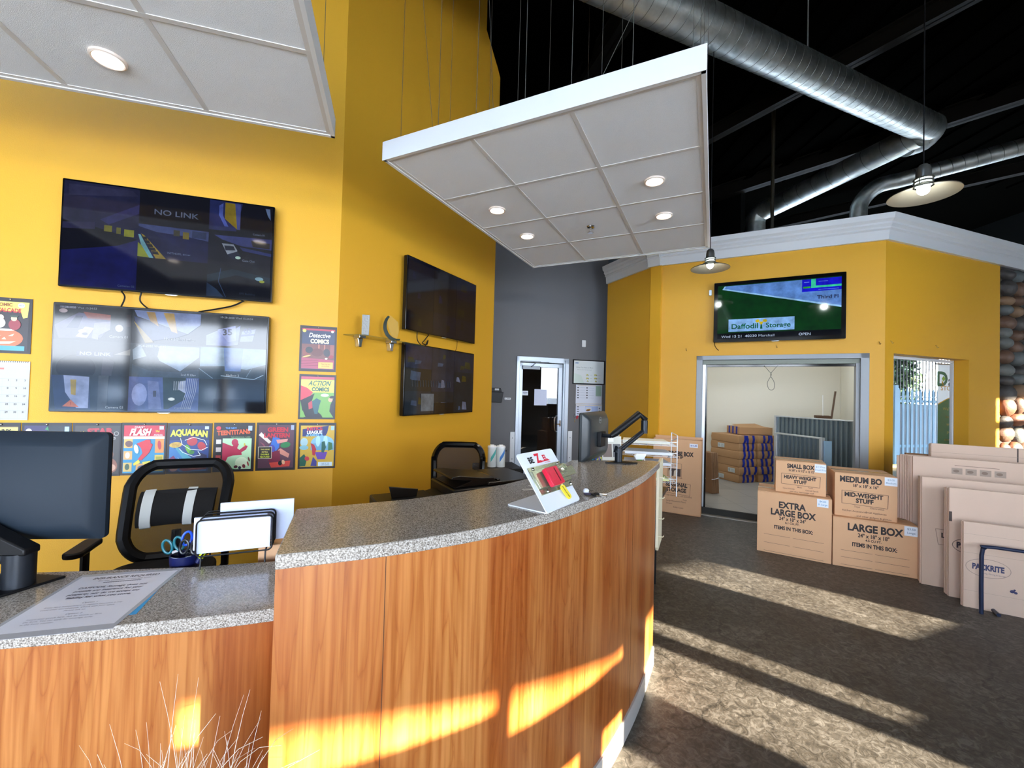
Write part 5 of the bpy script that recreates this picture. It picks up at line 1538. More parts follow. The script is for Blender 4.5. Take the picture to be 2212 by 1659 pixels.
def cloud(name, label, loc, rz, i0, i1, j0, j1, lamps, wires, rim=0.03, th=0.115, sprinkler=None):
    r = thing(name, label, 'ceiling panel', loc, rz)
    x0, x1, y0, y1 = i0 * TT - rim, i1 * TT + rim, j0 * TT - rim, j1 * TT + rim
    b = MB()
    b.box(x0, x1, y0, y0 + 0.02, 0, th)
    b.box(x0, x1, y1 - 0.02, y1, 0, th)
    b.box(x0, x0 + 0.02, y0, y1, 0, th)
    b.box(x1 - 0.02, x1, y0, y1, 0, th)
    b.box(x0 - 0.004, x1 + 0.004, y0 - 0.004, y0, -0.002, th + 0.004)
    b.build('edge_trim', M_TRIM, r)
    b = MB()
    for i in range(i0, i1 + 1):
        b.box(i * TT - 0.012, i * TT + 0.012, y0 + 0.02, y1 - 0.02, 0.006, 0.03)
    for j in range(j0, j1 + 1):
        b.box(x0 + 0.02, x1 - 0.02, j * TT - 0.012, j * TT + 0.012, 0.0055, 0.03)
    b.box(x0 + 0.02, x1 - 0.02, y0 + 0.02, y1 - 0.02, 0.03, 0.034)
    b.build('ceiling_grid', M_GRID, r)
    t0 = None
    for i in range(i0, i1):
        for j in range(j0, j1):
            if t0 is None:
                t0 = MB().box(0.012, TT - 0.012, 0.012, TT - 0.012, 0.009, 0.028).build('ceiling_tile', M_TILE, r, loc=(i * TT, j * TT, 0))
            else:
                o = t0.copy()
                link(o, r)
                o.location = (i * TT, j * TT, 0)
    for (u, v) in lamps:
        d = MB().lathe([(0.0, -0.001), (0.054, -0.001), (0.054, 0.006)], 28).build('downlight', M_LAMP, r, loc=(u * TT, v * TT, 0.0))
        MB().lathe([(0.055, 0.008), (0.055, -0.003), (0.060, -0.005), (0.067, -0.001), (0.068, 0.008)], 28).build('trim_ring', M_RING, d)
        l = bpy.data.lights.new('downlight_lamp', 'SPOT')
        l.energy = 30
        l.spot_size = radians(125)
        l.spot_blend = 1.0
        l.shadow_soft_size = 0.07
        l.color = (1.0, 0.86, 0.70)
        lo = bpy.data.objects.new('downlight_lamp', l)
        link(lo, r)
        lo.location = (u * TT, v * TT, -0.02)
    if sprinkler:
        sp = MB().lathe([(0.0, 0.006), (0.035, 0.006), (0.03, -0.004), (0.009, -0.008), (0.008, -0.035), (0.0, -0.035)], 18).build('sprinkler', M_CHROME, r, loc=(sprinkler[0] * TT, sprinkler[1] * TT, 0))
        MB().lathe([(0.0, -0.052), (0.024, -0.052), (0.026, -0.05), (0.0, -0.048)], 14).build('deflector', M_CHROME, sp)
    for (a, c, d, e) in wires:
        MB().tube([(a * TT, c * TT, 0.03), (d * TT, e * TT, ROOF - loc[2] - 0.02)], 0.0017, 5).build('suspension_wire', mat('wire_steel', '#56524a', 0.5, metal=0.3), r)
    return r


wires = [(-0.95, 0.1, -0.95, 0.1), (-0.4, 0.02, -0.4, 0.02), (0.02, 0.05, 0.05, 0.05), (0.55, 0.03, 0.55, 0.03), (0.98, 0.05, 1.0, 0.05), (1.5, 0.05, 1.5, 0.05), (1.95, 0.08, 1.97, 0.08),
         (-0.95, 1.0, -0.95, 1.0), (0.0, 1.0, 0.03, 1.0), (1.0, 1.0, 1.0, 1.02), (1.97, 1.0, 1.97, 1.0), (-0.5, 0.1, -1.6, 0.6), (0.2, 0.1, -1.0, 1.6), (1.1, 0.1, 3.2, 2.0), (-0.95, 2.0, -0.95, 2.0), (0, 2.0, 0, 2.0), (1.0, 2.0, 1.0, 2.0), (1.97, 2.0, 1.97, 2.0), (1.97, 3.9, 1.97, 3.9), (0.0, 3.9, 0.0, 3.9)]
cloud('suspended_panel', 'suspended white ceiling panel with four downlights, hanging over the counter in the centre', (-0.279, 2.423, 3.018), -0.448, -1, 2, 0, 4,
      [(1.5, 1.5), (1.5, 2.5), (-0.5, 1.5), (-0.5, 2.5)], wires, sprinkler=(0.5, 2.5))
cloud('suspended_panel', 'suspended white ceiling panel at the top left with one downlight showing', (-1.106, 2.415, 3.02), 0.28, -4, 0, -4, 0,
      [(-1.47, -0.47), (-3.4, -2.4)], [(-0.05, -0.1, -0.05, -0.1), (-2, -0.1, -2, -0.1), (-0.05, -2, -0.05, -2), (-3.9, -2, -3.9, -2)])

# ------------------------------------------------------------------ ducts
def duct(name, label, pts, R, seam=0.2, bend=None):
    r = thing(name, label, 'duct', tuple(pts[0]))
    P0 = Vector(pts[0])
    b = MB()
    b.tube([Vector(p) - P0 for p in pts], R, 40)
    b.build('pipe', M_DUCT, r)
    b = MB()
    acc = 0.0
    for i in range(len(pts) - 1):
        a, c = Vector(pts[i]), Vector(pts[i + 1])
        L = (c - a).length
        d = (c - a) / L
        q = d.to_track_quat('Z', 'Y').to_matrix().to_4x4()
        n = int(L / seam)
        for k in range(n):
            M = Matrix.Translation(a - P0 + d * (seam * (k + 0.5))) @ q @ Matrix.Rotation(0.12, 4, 'X')
            b.lathe([(R * 0.998, -0.005), (R + 0.003, -0.002), (R + 0.003, 0.002), (R * 0.998, 0.005)], 40, None, M)
    o = b.build('spiral_seam', mat('seam_steel', '#7f8480', 0.4, metal=1.0), r)
    return r, P0


C0 = Vector((0, 0, 1.549))


def sc(p, k):
    return C0 + (Vector(p) - C0) * k


A_ = sc((-2.141, 3.49, 6.32), 0.78)
d_ = Vector((0.896, 0.435, 0.084))
E1 = A_ + d_ * 11.86 * 0.78
duct('spiral_duct', 'large shiny spiral air duct crossing the dark ceiling from the top centre', [A_ - d_ * 1.5, E1], 0.21, 0.155)
r_, P0 = duct('elbow_duct', 'elbow and second spiral duct running back from the end of the large duct', [E1 + Vector((-0.05, 0.05, -0.1)), Vector((5.72, 9.35, 5.85))], 0.2, 0.3)
o = MB().tube(smoothpts([E1 - P0, E1 - P0 + d_ * 0.16, E1 - P0 + d_ * 0.22 + Vector((-0.05, 0.12, -0.08)), E1 - P0 + Vector((-0.08, 0.24, -0.14))], 4), 0.205, 32).build('elbow', M_DUCT, r_)
e2 = Vector((5.72, 9.35, 5.85)) - P0
MB().tube(smoothpts([e2, e2 + Vector((-0.12, 0.22, -0.04)), e2 + Vector((-0.17, 0.30, -0.22)), e2 + Vector((-0.17, 0.30, -0.5)), e2 + Vector((-0.17, 0.30, -2.6))], 5), 0.2, 28).build('elbow', M_DUCT, r_)
q3a, q3b = Vector((8.95, 7.0, 6.05)), Vector((7.35, 8.0, 5.82))
r_, P0 = duct('elbow_duct', 'narrow spiral duct entering from the right edge behind the near pendant lamp', [q3a, q3b], 0.14, 0.16)
e3 = q3b - P0
MB().tube(smoothpts([e3, e3 + Vector((-0.30, 0.13, -0.06)), e3 + Vector((-0.52, 0.24, -0.32)), e3 + Vector((-0.56, 0.26, -0.7)), e3 + Vector((-0.56, 0.26, -2.2))], 6), 0.14, 28).build('elbow', M_DUCT, r_)
b = MB()
r = thing('duct_hanger', 'thin steel hanger rods holding the large ceiling duct', 'hanger', tuple(A_ + d_ * 3))
for t in (2.0, 6.0):
    q = A_ + d_ * t - (A_ + d_ * 3)
    MB().tube([q + Vector((0, 0, 0.2)), q + Vector((0, 0, ROOF - (A_ + d_ * t).z))], 0.008, 6).build('rod', M_ALU, r)
# black vertical conduit poles rising behind the cornice
for (x, y, lb) in ((4.55, 7.4, 'dark pipe rising behind the white cornice left of the near pendant lamp'), (3.0, 6.9, 'dark pipe rising behind the white cornice beside the ceiling panel')):
    o = MB().tube([(x, y, 3.3), (x, y, ROOF - 0.05 if x > 4 else 5.2)], 0.03, 10).build('vertical_pipe', mat('brown_black_pipe', '#2b2519', 0.5), None)
    tag(o, lb, 'pipe')
# pale block of the rooftop space seen between the ceiling panel and cornice
o = MB().box(-1.6, 1.6, -0.9, 0.9, 3.34, 4.6).build('rooftop_plenum', mat('grey_sheet_metal', '#59626a', 0.5, metal=0.3, var=0.1, vs=2), None, loc=(3.0, 9.6, 0), rot=(0, 0, -0.5), bevel=0.01)
tag(o, 'grey sheet metal plenum standing above the storage room behind the white cornice', 'plenum')

# emergency light on the angled wall near the roof
r = thing('wall_light', 'grey cone wall light high on the angled yellow wall at the top edge', 'wall light', tuple(on(W2, 0.62, 5.80, 0.12)), W2[1])
M = Matrix.Rotation(-0.5, 4, 'Y') @ Matrix.Rotation(0.5, 4, 'X')
MB().lathe([(0.02, -0.26), (0.06, -0.18), (0.10, -0.02), (0.12, 0.12), (0.0, 0.14)], 20, None, M).build('shade', mat('grey_lamp_plastic', '#9ba19c', 0.4), r)
MB().box(-0.05, 0.05, 0.02, 0.12, 0.0, 0.15).build('mount', M_ALU, r)

# ------------------------------------------------------------------ pendant lamps
M_SHADE = mat('brushed_nickel_shade', '#857d70', 0.42, metal=0.8, var=0.12, vs=5)
M_NICK = mat('dark_nickel', '#6e6c66', 0.35, metal=0.8)


def pendant(label, loc, D, watts, tilt):
    r = thing('pendant_lamp', label, 'pendant lamp', loc, 0.0, 'industrial pendant lamps', rot=tilt)
    k = D / 0.45
    b = MB()
    b.lathe([(0.225 * k, 0.0), (0.222 * k, 0.006 * k), (0.12 * k, 0.048 * k), (0.068 * k, 0.072 * k), (0.064 * k, 0.068 * k), (0.12 * k, 0.042 * k), (0.224 * k, -0.002 * k)], 48)
    b.build('shade', M_SHADE, r)
    cg = MB()
    for zz in (0.075, 0.10, 0.125):
        cg.lathe([(0.062 * k, zz * k), (0.066 * k, (zz + 0.004) * k), (0.062 * k, (zz + 0.010) * k), (0.055 * k, (zz + 0.010) * k), (0.055 * k, zz * k)], 28)
    for i in range(4):
        a = pi / 2 * i + 0.4
        cg.tube([(0.06 * k * cos(a), 0.06 * k * sin(a), 0.07 * k), (0.06 * k * cos(a), 0.06 * k * sin(a), 0.135 * k)], 0.003, 5)
    cg.build('cage', M_NICK, r)
    MB().lathe([(0.05 * k, 0.075 * k), (0.05 * k, 0.132 * k)], 24).build('glass_collar', mat('lit_collar_glass', '#ffffff', 0.3, emit='#e9fff4', es=2.6), r)
    MB().lathe([(0.0, 0.25 * k), (0.025 * k, 0.245 * k), (0.042 * k, 0.225 * k), (0.048 * k, 0.19 * k), (0.05 * k, 0.135 * k), (0.0, 0.135 * k)], 28).build('socket_cap', M_NICK, r)
    MB().ball((0, 0, 0.045 * k), 0.042 * k, 0.042 * k, 0.045 * k).build('bulb', mat('glowing_bulb', '#ffffff', 0.3, emit='#f2fffb', es=9.0), r)
    l = bpy.data.lights.new('bulb_lamp', 'POINT')
    l.energy = watts
    l.shadow_soft_size = 0.04
    l.color = (0.92, 1.0, 0.96)
    lo = bpy.data.objects.new('bulb_lamp', l)
    link(lo, r)
    lo.location = (0, 0, -0.02)
    iv = Matrix.Rotation(tilt[0], 3, 'X')
    iv = (Matrix.Rotation(tilt[2], 3, 'Z') @ Matrix.Rotation(tilt[1], 3, 'Y') @ Matrix.Rotation(tilt[0], 3, 'X')).inverted()
    tp = Vector((0, 0, 0.25 * k))
    MB().tube([tp, tp + iv @ Vector((0, 0, ROOF - loc[2] - 0.3))], 0.004, 6).build('cord', M_BLK, r)
    return r


pendant('large metal pendant lamp in front of the ducts at the upper right', (2.92, 2.985, 3.043), 0.40, 9, (0.0, 0.0, 0.0))
pendant('smaller looking pendant lamp beside the ceiling panel corner, by the advert television', (2.165, 4.628, 2.975), 0.40, 5, (0.0, 0.0, 0.0))

# ------------------------------------------------------------------ storage opening: roller header, cord and small hooks
r = thing('roller_shutter', 'grey roller shutter header and side tracks framing the storage room opening', 'roller shutter', tuple(WT[0]), WT[1])
b = MB()
b.box(-1.88, -0.215, 0.03, 0.13, 1.985, 2.045)
b.build('header_box', mat('grey_green_header', '#6f7368', 0.4, metal=0.2), r, bevel=0.004)
b = MB().box(-1.88, -0.215, 0.05, 0.10, 1.955, 1.985)
b.build('bottom_bar', M_BLKG, r, bevel=0.003)
for (a0, a1, m) in ((-1.88, -1.845, M_ALU), (-1.845, -1.825, M_BLKG)):
    MB().box(a0, a1, 0.04, 0.12, 0.08, 1.985).build('side_track', m, r)
MB().box(-0.25, -0.215, 0.03, 0.13, 0.08, 2.0).build('side_track', mat('grey_frame_paint', '#8b8e91', 0.4, metal=0.2), r)
MB().tube(smoothpts([(-1.17, 0.02, 1.97), (-1.12, 0.02, 1.90), (-1.09, 0.02, 1.85), (-1.13, 0.02, 1.76), (-1.12, 0.02, 1.68), (-1.09, 0.02, 1.66), (-1.06, 0.02, 1.68), (-1.06, 0.02, 1.76), (-1.10, 0.02, 1.85), (-1.06, 0.02, 1.92), (-1.02, 0.02, 1.97)], 4), 0.0035, 6).build('pull_cord', mat('grey_cord', '#77776f', 0.6), r)
for (wl, s_, z_, lb) in ((WT, -2.091, 2.188, 'tiny wall hook left of the storage opening'), (WT, -1.043, 2.20, 'tiny wall hook under the advert television'), (WT, -0.052, 2.211, 'tiny wall hook at the yellow wall corner'),
                         (WR, 0.092, 2.225, 'tiny wall hook just right of the yellow wall corner'), (WR, 0.938, 2.226, 'tiny wall hook above the right window')):
    o = MB().tube(smoothpts([on(wl, s_, z_ + 0.02, 0.0), on(wl, s_, z_ + 0.01, 0.015), on(wl, s_ + 0.005, z_ - 0.012, 0.018), on(wl, s_ + 0.01, z_ - 0.002, 0.03)], 3), 0.0035, 6).build('wall_hook', mat('brass_hook', '#b08c4a', 0.35, metal=0.5), None)
    tag(o, lb, 'hook')
o = MB().prism_y([(x, z) for x, z in rrect(0.035, 0.075, 0.01, 4, 0, 0)], -0.02, 0).build('doorbell_sensor', M_ALU, None, loc=tuple(on(WT, -1.80, 2.944, 0)), rot=(0, 0, WT[1]), bevel=0.003)
tag(o, 'small grey sensor box on the yellow wall left of the advert television', 'sensor')

# unseen ceiling fixture added to brighten the storage room
r = thing('added_storage_light', 'long white fill light added out of view inside the storage room', 'ceiling light', tuple(on(WT, -1.3, 3.12, -1.5)), -0.5)
MB().box(-0.9, 0.9, -0.15, 0.15, 0.0, 0.07).build('housing', M_TRIM, r, bevel=0.005)
MB().box(-0.86, 0.86, -0.12, 0.12, -0.012, 0.0).build('diffuser', mat('fill_light_diffuser', '#ffffff', 0.4, emit='#e4f0ff', es=6), r)
l = bpy.data.lights.new('storage_fill_lamp', 'AREA')
l.shape = 'RECTANGLE'
l.size, l.size_y = 1.7, 0.24
l.energy = 26
l.color = (0.82, 0.92, 1.0)
lo = bpy.data.objects.new('storage_fill_lamp', l)
link(lo, r)
lo.location = (0, 0, -0.03)

# ------------------------------------------------------------------ packing boxes
IN = 0.0254


def packbox(loc, rz, Wi, Hi, Di, label, prints, price, topflap=True):
    r = thing('packing_box', label, 'box', loc, rz)
    Wd, Hd, Dd = Wi * IN, Hi * IN, Di * IN
    MB().box(0, Wd, 0, Dd, 0, Hd - 0.006).build('body', M_CARD, r, bevel=0.003)
    for k, (a, c) in enumerate(((0.0, Dd / 2 - 0.002), (Dd / 2 + 0.002, Dd))):
        MB().box(0.002, Wd - 0.002, a, c, Hd - 0.006, Hd).build('top_flap', M_CARD, r, bevel=0.001)
    MB().box(-0.0006, Wd + 0.0006, Dd / 2 - 0.025, Dd / 2 + 0.025, Hd, Hd + 0.0006).build('packing_tape', mat('tan_tape', '#a58a62', 0.15), r)
    art('printing', r, Wd, Hd, prints, y=-0.0005)
    if price:
        u0, v0, u1, v1, lines, col = price
        pw, ph = (u1 - u0) * Wd, (v1 - v0) * Hd
        sh = [('r', 0, 0, 1, 1, '#dfe6ee')] + [('t', t, 0.5, 0.70 - 0.38 * i if len(lines) > 1 else 0.5, 0.30, col, dict(b=0.01, sx=1.0)) for i, t in enumerate(lines)]
        art('price_tag', r, pw, ph, sh, x0=u0 * Wd, y=-0.0016, z0=v0 * Hd)
    return r


def B(s, u, v, size, sx=0.78, b=0.05, col=None, **k):
    return ('t', s, u, v, size, col or '#2b2220', dict(b=b, sx=sx, **k))


INK = '#2b2220'
FNT = '#6d513f'


def stamp(u0, v0, u1, v1, tilt=0.02):
    c = [(u0, v0), (u1, v0 - tilt), (u1 + 0.01, v1 - tilt), (u0 + 0.0, v1), (u0, v0)]
    return [('l', c, 0.003, INK)]


lines_xl = [('l', [(0.10, 0.30), (0.46, 0.30)], 0.0022, INK), ('l', [(0.50, 0.30), (0.90, 0.30)], 0.0022, INK), ('l', [(0.10, 0.165), (0.46, 0.165)], 0.0022, INK), ('l', [(0.50, 0.165), (0.90, 0.165)], 0.0022, INK), ('l', [(0.10, 0.03), (0.90, 0.03)], 0.0022, INK)]
packbox((2.545, 4.314, 0), -0.56, 24, 24, 18, 'extra large cardboard packing box on the floor, carrying the small box',
        [B('EXTRA', 0.48, 0.805, 0.14, 0.84, 0.04), B('LARGE BOX', 0.49, 0.68, 0.14, 0.80, 0.04), B('24" x 18" x 24"', 0.49, 0.588, 0.075, 0.78, 0.03), B('6.1 CU. FT.', 0.49, 0.528, 0.046, 0.9, 0.03), B('ITEMS IN THIS BOX:', 0.50, 0.435, 0.078, 0.76, 0.04)] + lines_xl,
        (0.81, 0.86, 0.955, 0.985, ['$4.00', 'X Large'], '#4a8fb8'))
packbox((3.068, 3.985, 0), -0.47, 24, 18, 18, 'large cardboard packing box on the floor beside the extra large box',
        [B('LARGE BOX', 0.50, 0.82, 0.20, 0.80, 0.04), B('24" x 18" x 18"', 0.49, 0.675, 0.105, 0.76, 0.03), B('4.5 CU FT.', 0.49, 0.592, 0.062, 0.9, 0.03), B('ITEMS IN THIS BOX:', 0.50, 0.48, 0.108, 0.74, 0.04),
         ('l', [(0.10, 0.34), (0.48, 0.34)], 0.0022, INK), ('l', [(0.51, 0.34), (0.90, 0.34)], 0.0022, INK), ('l', [(0.10, 0.20), (0.48, 0.20)], 0.0022, INK), ('l', [(0.51, 0.20), (0.90, 0.20)], 0.0022, INK), ('l', [(0.10, 0.05), (0.48, 0.05)], 0.0022, INK), ('l', [(0.51, 0.05), (0.90, 0.05)], 0.0022, INK)],
        (0.84, 0.80, 0.995, 0.985, ['$3.50', 'Large'], '#6a8298'))
packbox((3.115, 4.03, 18 * IN + 0.001), -0.50, 18, 16, 17, 'medium cardboard packing box standing on the large box',
        [B('MEDIUM BO', 0.42, 0.855, 0.18, 0.78, 0.045), B('18" x 18" x 16"', 0.50, 0.725, 0.095, 0.80, 0.03), B('MID-WEIGHT', 0.47, 0.51, 0.135, 0.86, 0.045), B('STUFF', 0.49, 0.385, 0.135, 0.86, 0.045), B('Toys', 0.37, 0.245, 0.055, 1, 0.01, FNT), B('Electronics', 0.69, 0.25, 0.055, 1, 0.01, FNT), B('Kitchen Accessories', 0.33, 0.14, 0.055, 1, 0.01, FNT), B('Small Appliances', 0.67, 0.145, 0.055, 1, 0.01, FNT), B('...and other gadgets & gizmos', 0.62, 0.04, 0.055, 1, 0.01, FNT)] + stamp(0.12, 0.30, 0.85, 0.60),
        (0.80, 0.80, 0.995, 0.985, ['$3.00', 'Medium'], '#8aa2b4'))
packbox((2.715, 4.295, 24 * IN + 0.001), -0.53, 16.375, 12.5, 12.5, 'small cardboard packing box standing on the extra large box',
        [B('SMALL BOX', 0.50, 0.84, 0.18, 0.74, 0.045), B('16 3/8" x 12 1/2" x 12 1/2"', 0.52, 0.71, 0.095, 0.66, 0.03), B('HEAVY WEIGHT', 0.49, 0.49, 0.145, 0.80, 0.045), B('STUFF', 0.50, 0.36, 0.14, 0.86, 0.045), B('Cans & Books', 0.27, 0.13, 0.06, 0.9, 0.01, FNT), B('Music', 0.49, 0.20, 0.06, 0.9, 0.01, FNT), B('Tools', 0.70, 0.22, 0.06, 0.9, 0.01, FNT), B('Canned Goods', 0.73, 0.13, 0.06, 0.9, 0.01, FNT), B('...and other heavyweight stuff', 0.52, 0.05, 0.06, 0.9, 0.01, FNT)] + stamp(0.12, 0.27, 0.88, 0.60),
        (0.78, 0.72, 0.995, 0.97, ['$2.50ea', 'Small/File'], '#8fa8ba'))

# wardrobe box, open at the top
r = thing('wardrobe_box', 'tall open wardrobe carton standing by the yellow wall left of the storage opening', 'box', (1.945, 5.715, 0), -0.5)
W_, H_, D_2 = 0.60, 0.98, 0.15
b = MB()
b.box(0, W_, 0, 0.006, 0, H_)
b.box(0, W_, D_2 - 0.006, D_2, 0, H_ + 0.03)
b.box(0, 0.006, 0.006, D_2 - 0.006, 0, H_)
b.box(W_ - 0.006, W_, 0.006, D_2 - 0.006, 0, H_)
b.box(0, W_, 0, D_2, 0, 0.006)
b.build('body', M_CARD, r)
MB().prism_y([(0.03, 0), (W_ - 0.02, 0), (W_ - 0.03, 0.05), (0.04, 0.05)], D_2 - 0.03, D_2 - 0.02).build('folded_flap', M_CARD, r, loc=(0, 0, H_ - 0.06))
sh = [B('WARDROBE BOX', 0.47, 0.805, 0.078, 0.72), B('24" x 18" x 39"', 0.47, 0.755, 0.045, 0.72), B('SEASONAL', 0.50, 0.385, 0.075, 0.76, 0.04), B('STORAGE', 0.50, 0.315, 0.075, 0.76, 0.04),
      ('l', [(0.32, 0.68), (0.60, 0.67), (0.60, 0.48), (0.32, 0.49), (0.32, 0.68)], 0.003, INK), ('r', 0.335, 0.50, 0.585, 0.60, '#4a3a32'), ('p', [(0.34, 0.50), (0.34, 0.56), (0.37, 0.60), (0.40, 0.56), (0.40, 0.50)], '#c9b49a'), ('p', [(0.44, 0.50), (0.45, 0.57), (0.48, 0.59), (0.52, 0.57), (0.51, 0.50)], '#d8c8ae'),
      ('l', [(0.33, 0.60), (0.60, 0.60)], 0.004, INK), ('l', [(0.32, 0.49), (0.62, 0.48)], 0.006, '#8a6848'), ('l', [(0.40, 0.68), (0.42, 0.61)], 0.003, INK),
      B('Keep clothing on rod (included)', 0.55, 0.24, 0.026, 1, 0, FNT), B('Toys', 0.68, 0.195, 0.026, 1, 0, FNT), B('Large Household Plants', 0.50, 0.165, 0.026, 1, 0, FNT), B('Drapes', 0.36, 0.13, 0.026, 1, 0, FNT), B('Bulky Coats', 0.55, 0.085, 0.026, 1, 0, FNT)] + stamp(0.22, 0.275, 0.78, 0.43)
art('printing', r, W_, H_, sh, y=-0.0005)
art('price_tag', r, 0.10, 0.05, [('r', 0, 0, 1, 1, '#e4e8f0'), ('t', '$ 15.00', 0.5, 0.5, 0.5, '#2c3c9c', dict(b=0.03))], x0=0.455, y=-0.0016, z0=0.885)

# bundle of flat cartons leaning beside the wardrobe box
for k in range(4):
    q = Vector((3.09, 6.40, 0.082)) + Vector((cos(0.35), sin(0.35), 0)) * (k * 0.034)
    r = thing('folded_carton', ['brown folded carton of the tied bundle behind the wardrobe box, leftmost', 'brown folded carton of the tied bundle behind the wardrobe box, second', 'brown folded carton of the tied bundle behind the wardrobe box, third', 'brown folded carton of the tied bundle behind the wardrobe box, rightmost'][k], 'folded carton', tuple(q), 0.35, 'tied carton bundle behind the wardrobe box')
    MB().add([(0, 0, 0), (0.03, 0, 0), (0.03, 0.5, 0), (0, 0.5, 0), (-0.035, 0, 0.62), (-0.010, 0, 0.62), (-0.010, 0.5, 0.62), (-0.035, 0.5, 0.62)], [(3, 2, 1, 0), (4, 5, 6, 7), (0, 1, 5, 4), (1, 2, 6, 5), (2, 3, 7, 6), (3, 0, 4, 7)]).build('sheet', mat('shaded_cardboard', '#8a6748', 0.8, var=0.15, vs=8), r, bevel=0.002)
q = Vector((3.08, 6.395, 0.30))
o = MB().tube(smoothpts([(-0.012, -0.004, 0), (0.05, -0.006, 0.005), (0.13, -0.004, 0.02)], 3), 0.005, 6).build('binding_strap', M_TRIM, None, loc=tuple(q), rot=(0, 0, 0.35))
tag(o, 'white strap around the tied carton bundle behind the wardrobe box', 'strap')

# taped bundles stacked in the storage room
ST = Vector((3.94, 7.25, 0.081))
sa = 0.30
ex, ey = Vector((cos(sa), sin(sa), 0)), Vector((-sin(sa), cos(sa), 0))
rr = random.Random(11)
MC = mat('bundle_cardboard', '#b08860', 0.75, var=0.08, vs=5)
ordn = ['bottom', 'second', 'third', 'fourth', 'fifth', 'top']
for c in range(2):
    for k in range(6):
        h = 0.134
        jx, jy, ja = rr.uniform(-0.012, 0.012), rr.uniform(-0.015, 0.015), rr.uniform(-0.03, 0.03)
        loc = ST + ex * (0.42 * c + jx) + ey * jy + Vector((0, 0, k * (h + 0.002)))
        r = thing('taped_bundle', 'cardboard bundle with blue tape, %s in the %s storage room stack' % (ordn[k], ['left', 'right'][c]), 'bundle', tuple(loc), sa + ja, 'blue taped bundles in the storage room')
        b = MB()
        b.add([(0.01, 0, 0), (0.38, 0.0, 0), (0.37, 0.62, 0), (0, 0.62, 0), (0.0, -0.012, h / 2), (0.385, -0.012, h / 2), (0.375, 0.63, h / 2), (-0.005, 0.63, h / 2), (0.01, 0, h), (0.38, 0, h), (0.37, 0.62, h), (0, 0.62, h)],
              [(3, 2, 1, 0), (8, 9, 10, 11)] + [(i, (i + 1) % 4, 4 + (i + 1) % 4, 4 + i) for i in range(4)] + [(4 + i, 4 + (i + 1) % 4, 8 + (i + 1) % 4, 8 + i) for i in range(4)])
        b.build('carton', MC, r, bevel=0.006)
        for t in (0.09, 0.19, 0.29):
            x = t + rr.uniform(-0.015, 0.015)
            w_ = 0.05
            sl_ = rr.uniform(-0.02, 0.02)
            b = MB()
            b.add([(x, -0.002, 0.001), (x + w_, -0.002, 0.001), (x + w_ + sl_, -0.0155, h / 2), (x + sl_, -0.0155, h / 2), (x + sl_ * 1.5, -0.002, h), (x + w_ + sl_ * 1.5, -0.002, h), (x + sl_ * 1.5, 0.08, h + 0.0015), (x + w_ + sl_ * 1.5, 0.08, h + 0.0015)],
                  [(0, 1, 2, 3), (3, 2, 5, 4), (4, 5, 7, 6)])
            b.build('blue_tape', M_BLUET, r)
        if c == 0 and k in (0, 1, 4):
            art('shipping_label', r, 0.15, 0.075, [('r', 0, 0, 1, 1, '#c9d0d0')] + [('r', 0.08 + i * 0.05, 0.2, 0.10 + i * 0.05, 0.8, '#5c666c') for i in range(5)] + [('r', 0.5, 0.15 + i * 0.14, 0.9, 0.19 + i * 0.14, '#7c868c') for i in range(5)],
                loc=(-0.009, 0.45 if k != 1 else 0.24, 0.028), rot=(0, 0, -pi / 2))
r = thing('taped_bundle', 'loose flat cardboard bundle with blue tape lying on top of both storage stacks', 'bundle', tuple(ST + ex * 0.17 + ey * 0.16 + Vector((0, 0, 0.822))), sa - 0.28, 'blue taped bundles in the storage room')
b = MB()
b.box(0, 0.60, 0, 0.42, 0, 0.13)
b.add([(0.0, 0.05, 0.131), (0.5, 0.02, 0.131), (0.46, 0.3, 0.18), (0.05, 0.35, 0.16)], [(0, 1, 2, 3)])
b.build('carton', MC, r, bevel=0.005)
for t in (0.06, 0.18, 0.30):
    MB().box(-0.002, 0.05, t, t + 0.05, 0.002, 0.132).build('blue_tape', M_BLUET, r)

# corrugated half walls in the storage room
M_CORR = mat('corrugated_grey_steel', '#7d8a90', 0.35, metal=0.45)


def corr(label, p0, p1, h, loc_z, n):
    p0, p1 = Vector(p0), Vector(p1)
    L = (p1 - p0).length
    a = atan2(p1.y - p0.y, p1.x - p0.x)
    r = thing('corrugated_panel', label, 'metal panel', (p0.x, p0.y, loc_z), a)
    b = MB()
    w_ = L / n
    prof = []
    for i in range(n):
        x = i * w_
        prof += [(x, 0), (x + w_ * 0.72, 0), (x + w_ * 0.78, -0.03), (x + w_ * 0.94, -0.03), (x + w_, 0)]
    vs = [(x, y, 0) for x, y in prof] + [(x, y, h) for x, y in prof]
    m = len(prof)
    b.add(vs, [(i, i + 1, m + i + 1, m + i) for i in range(m - 1)], M_CORR)
    b.build('sheet', M_CORR, r, smooth=False)
    MB().box(-0.01, L + 0.01, -0.035, 0.03, h, h + 0.02).build('top_cap', M_ALU, r, bevel=0.003)
    MB().box(-0.03, 0.0, -0.035, 0.03, 0, h + 0.02).build('end_cap', M_ALU, r, bevel=0.003)
    MB().box(L, L + 0.03, -0.035, 0.03, 0, h + 0.02).build('end_cap', M_ALU, r, bevel=0.003)
    return r


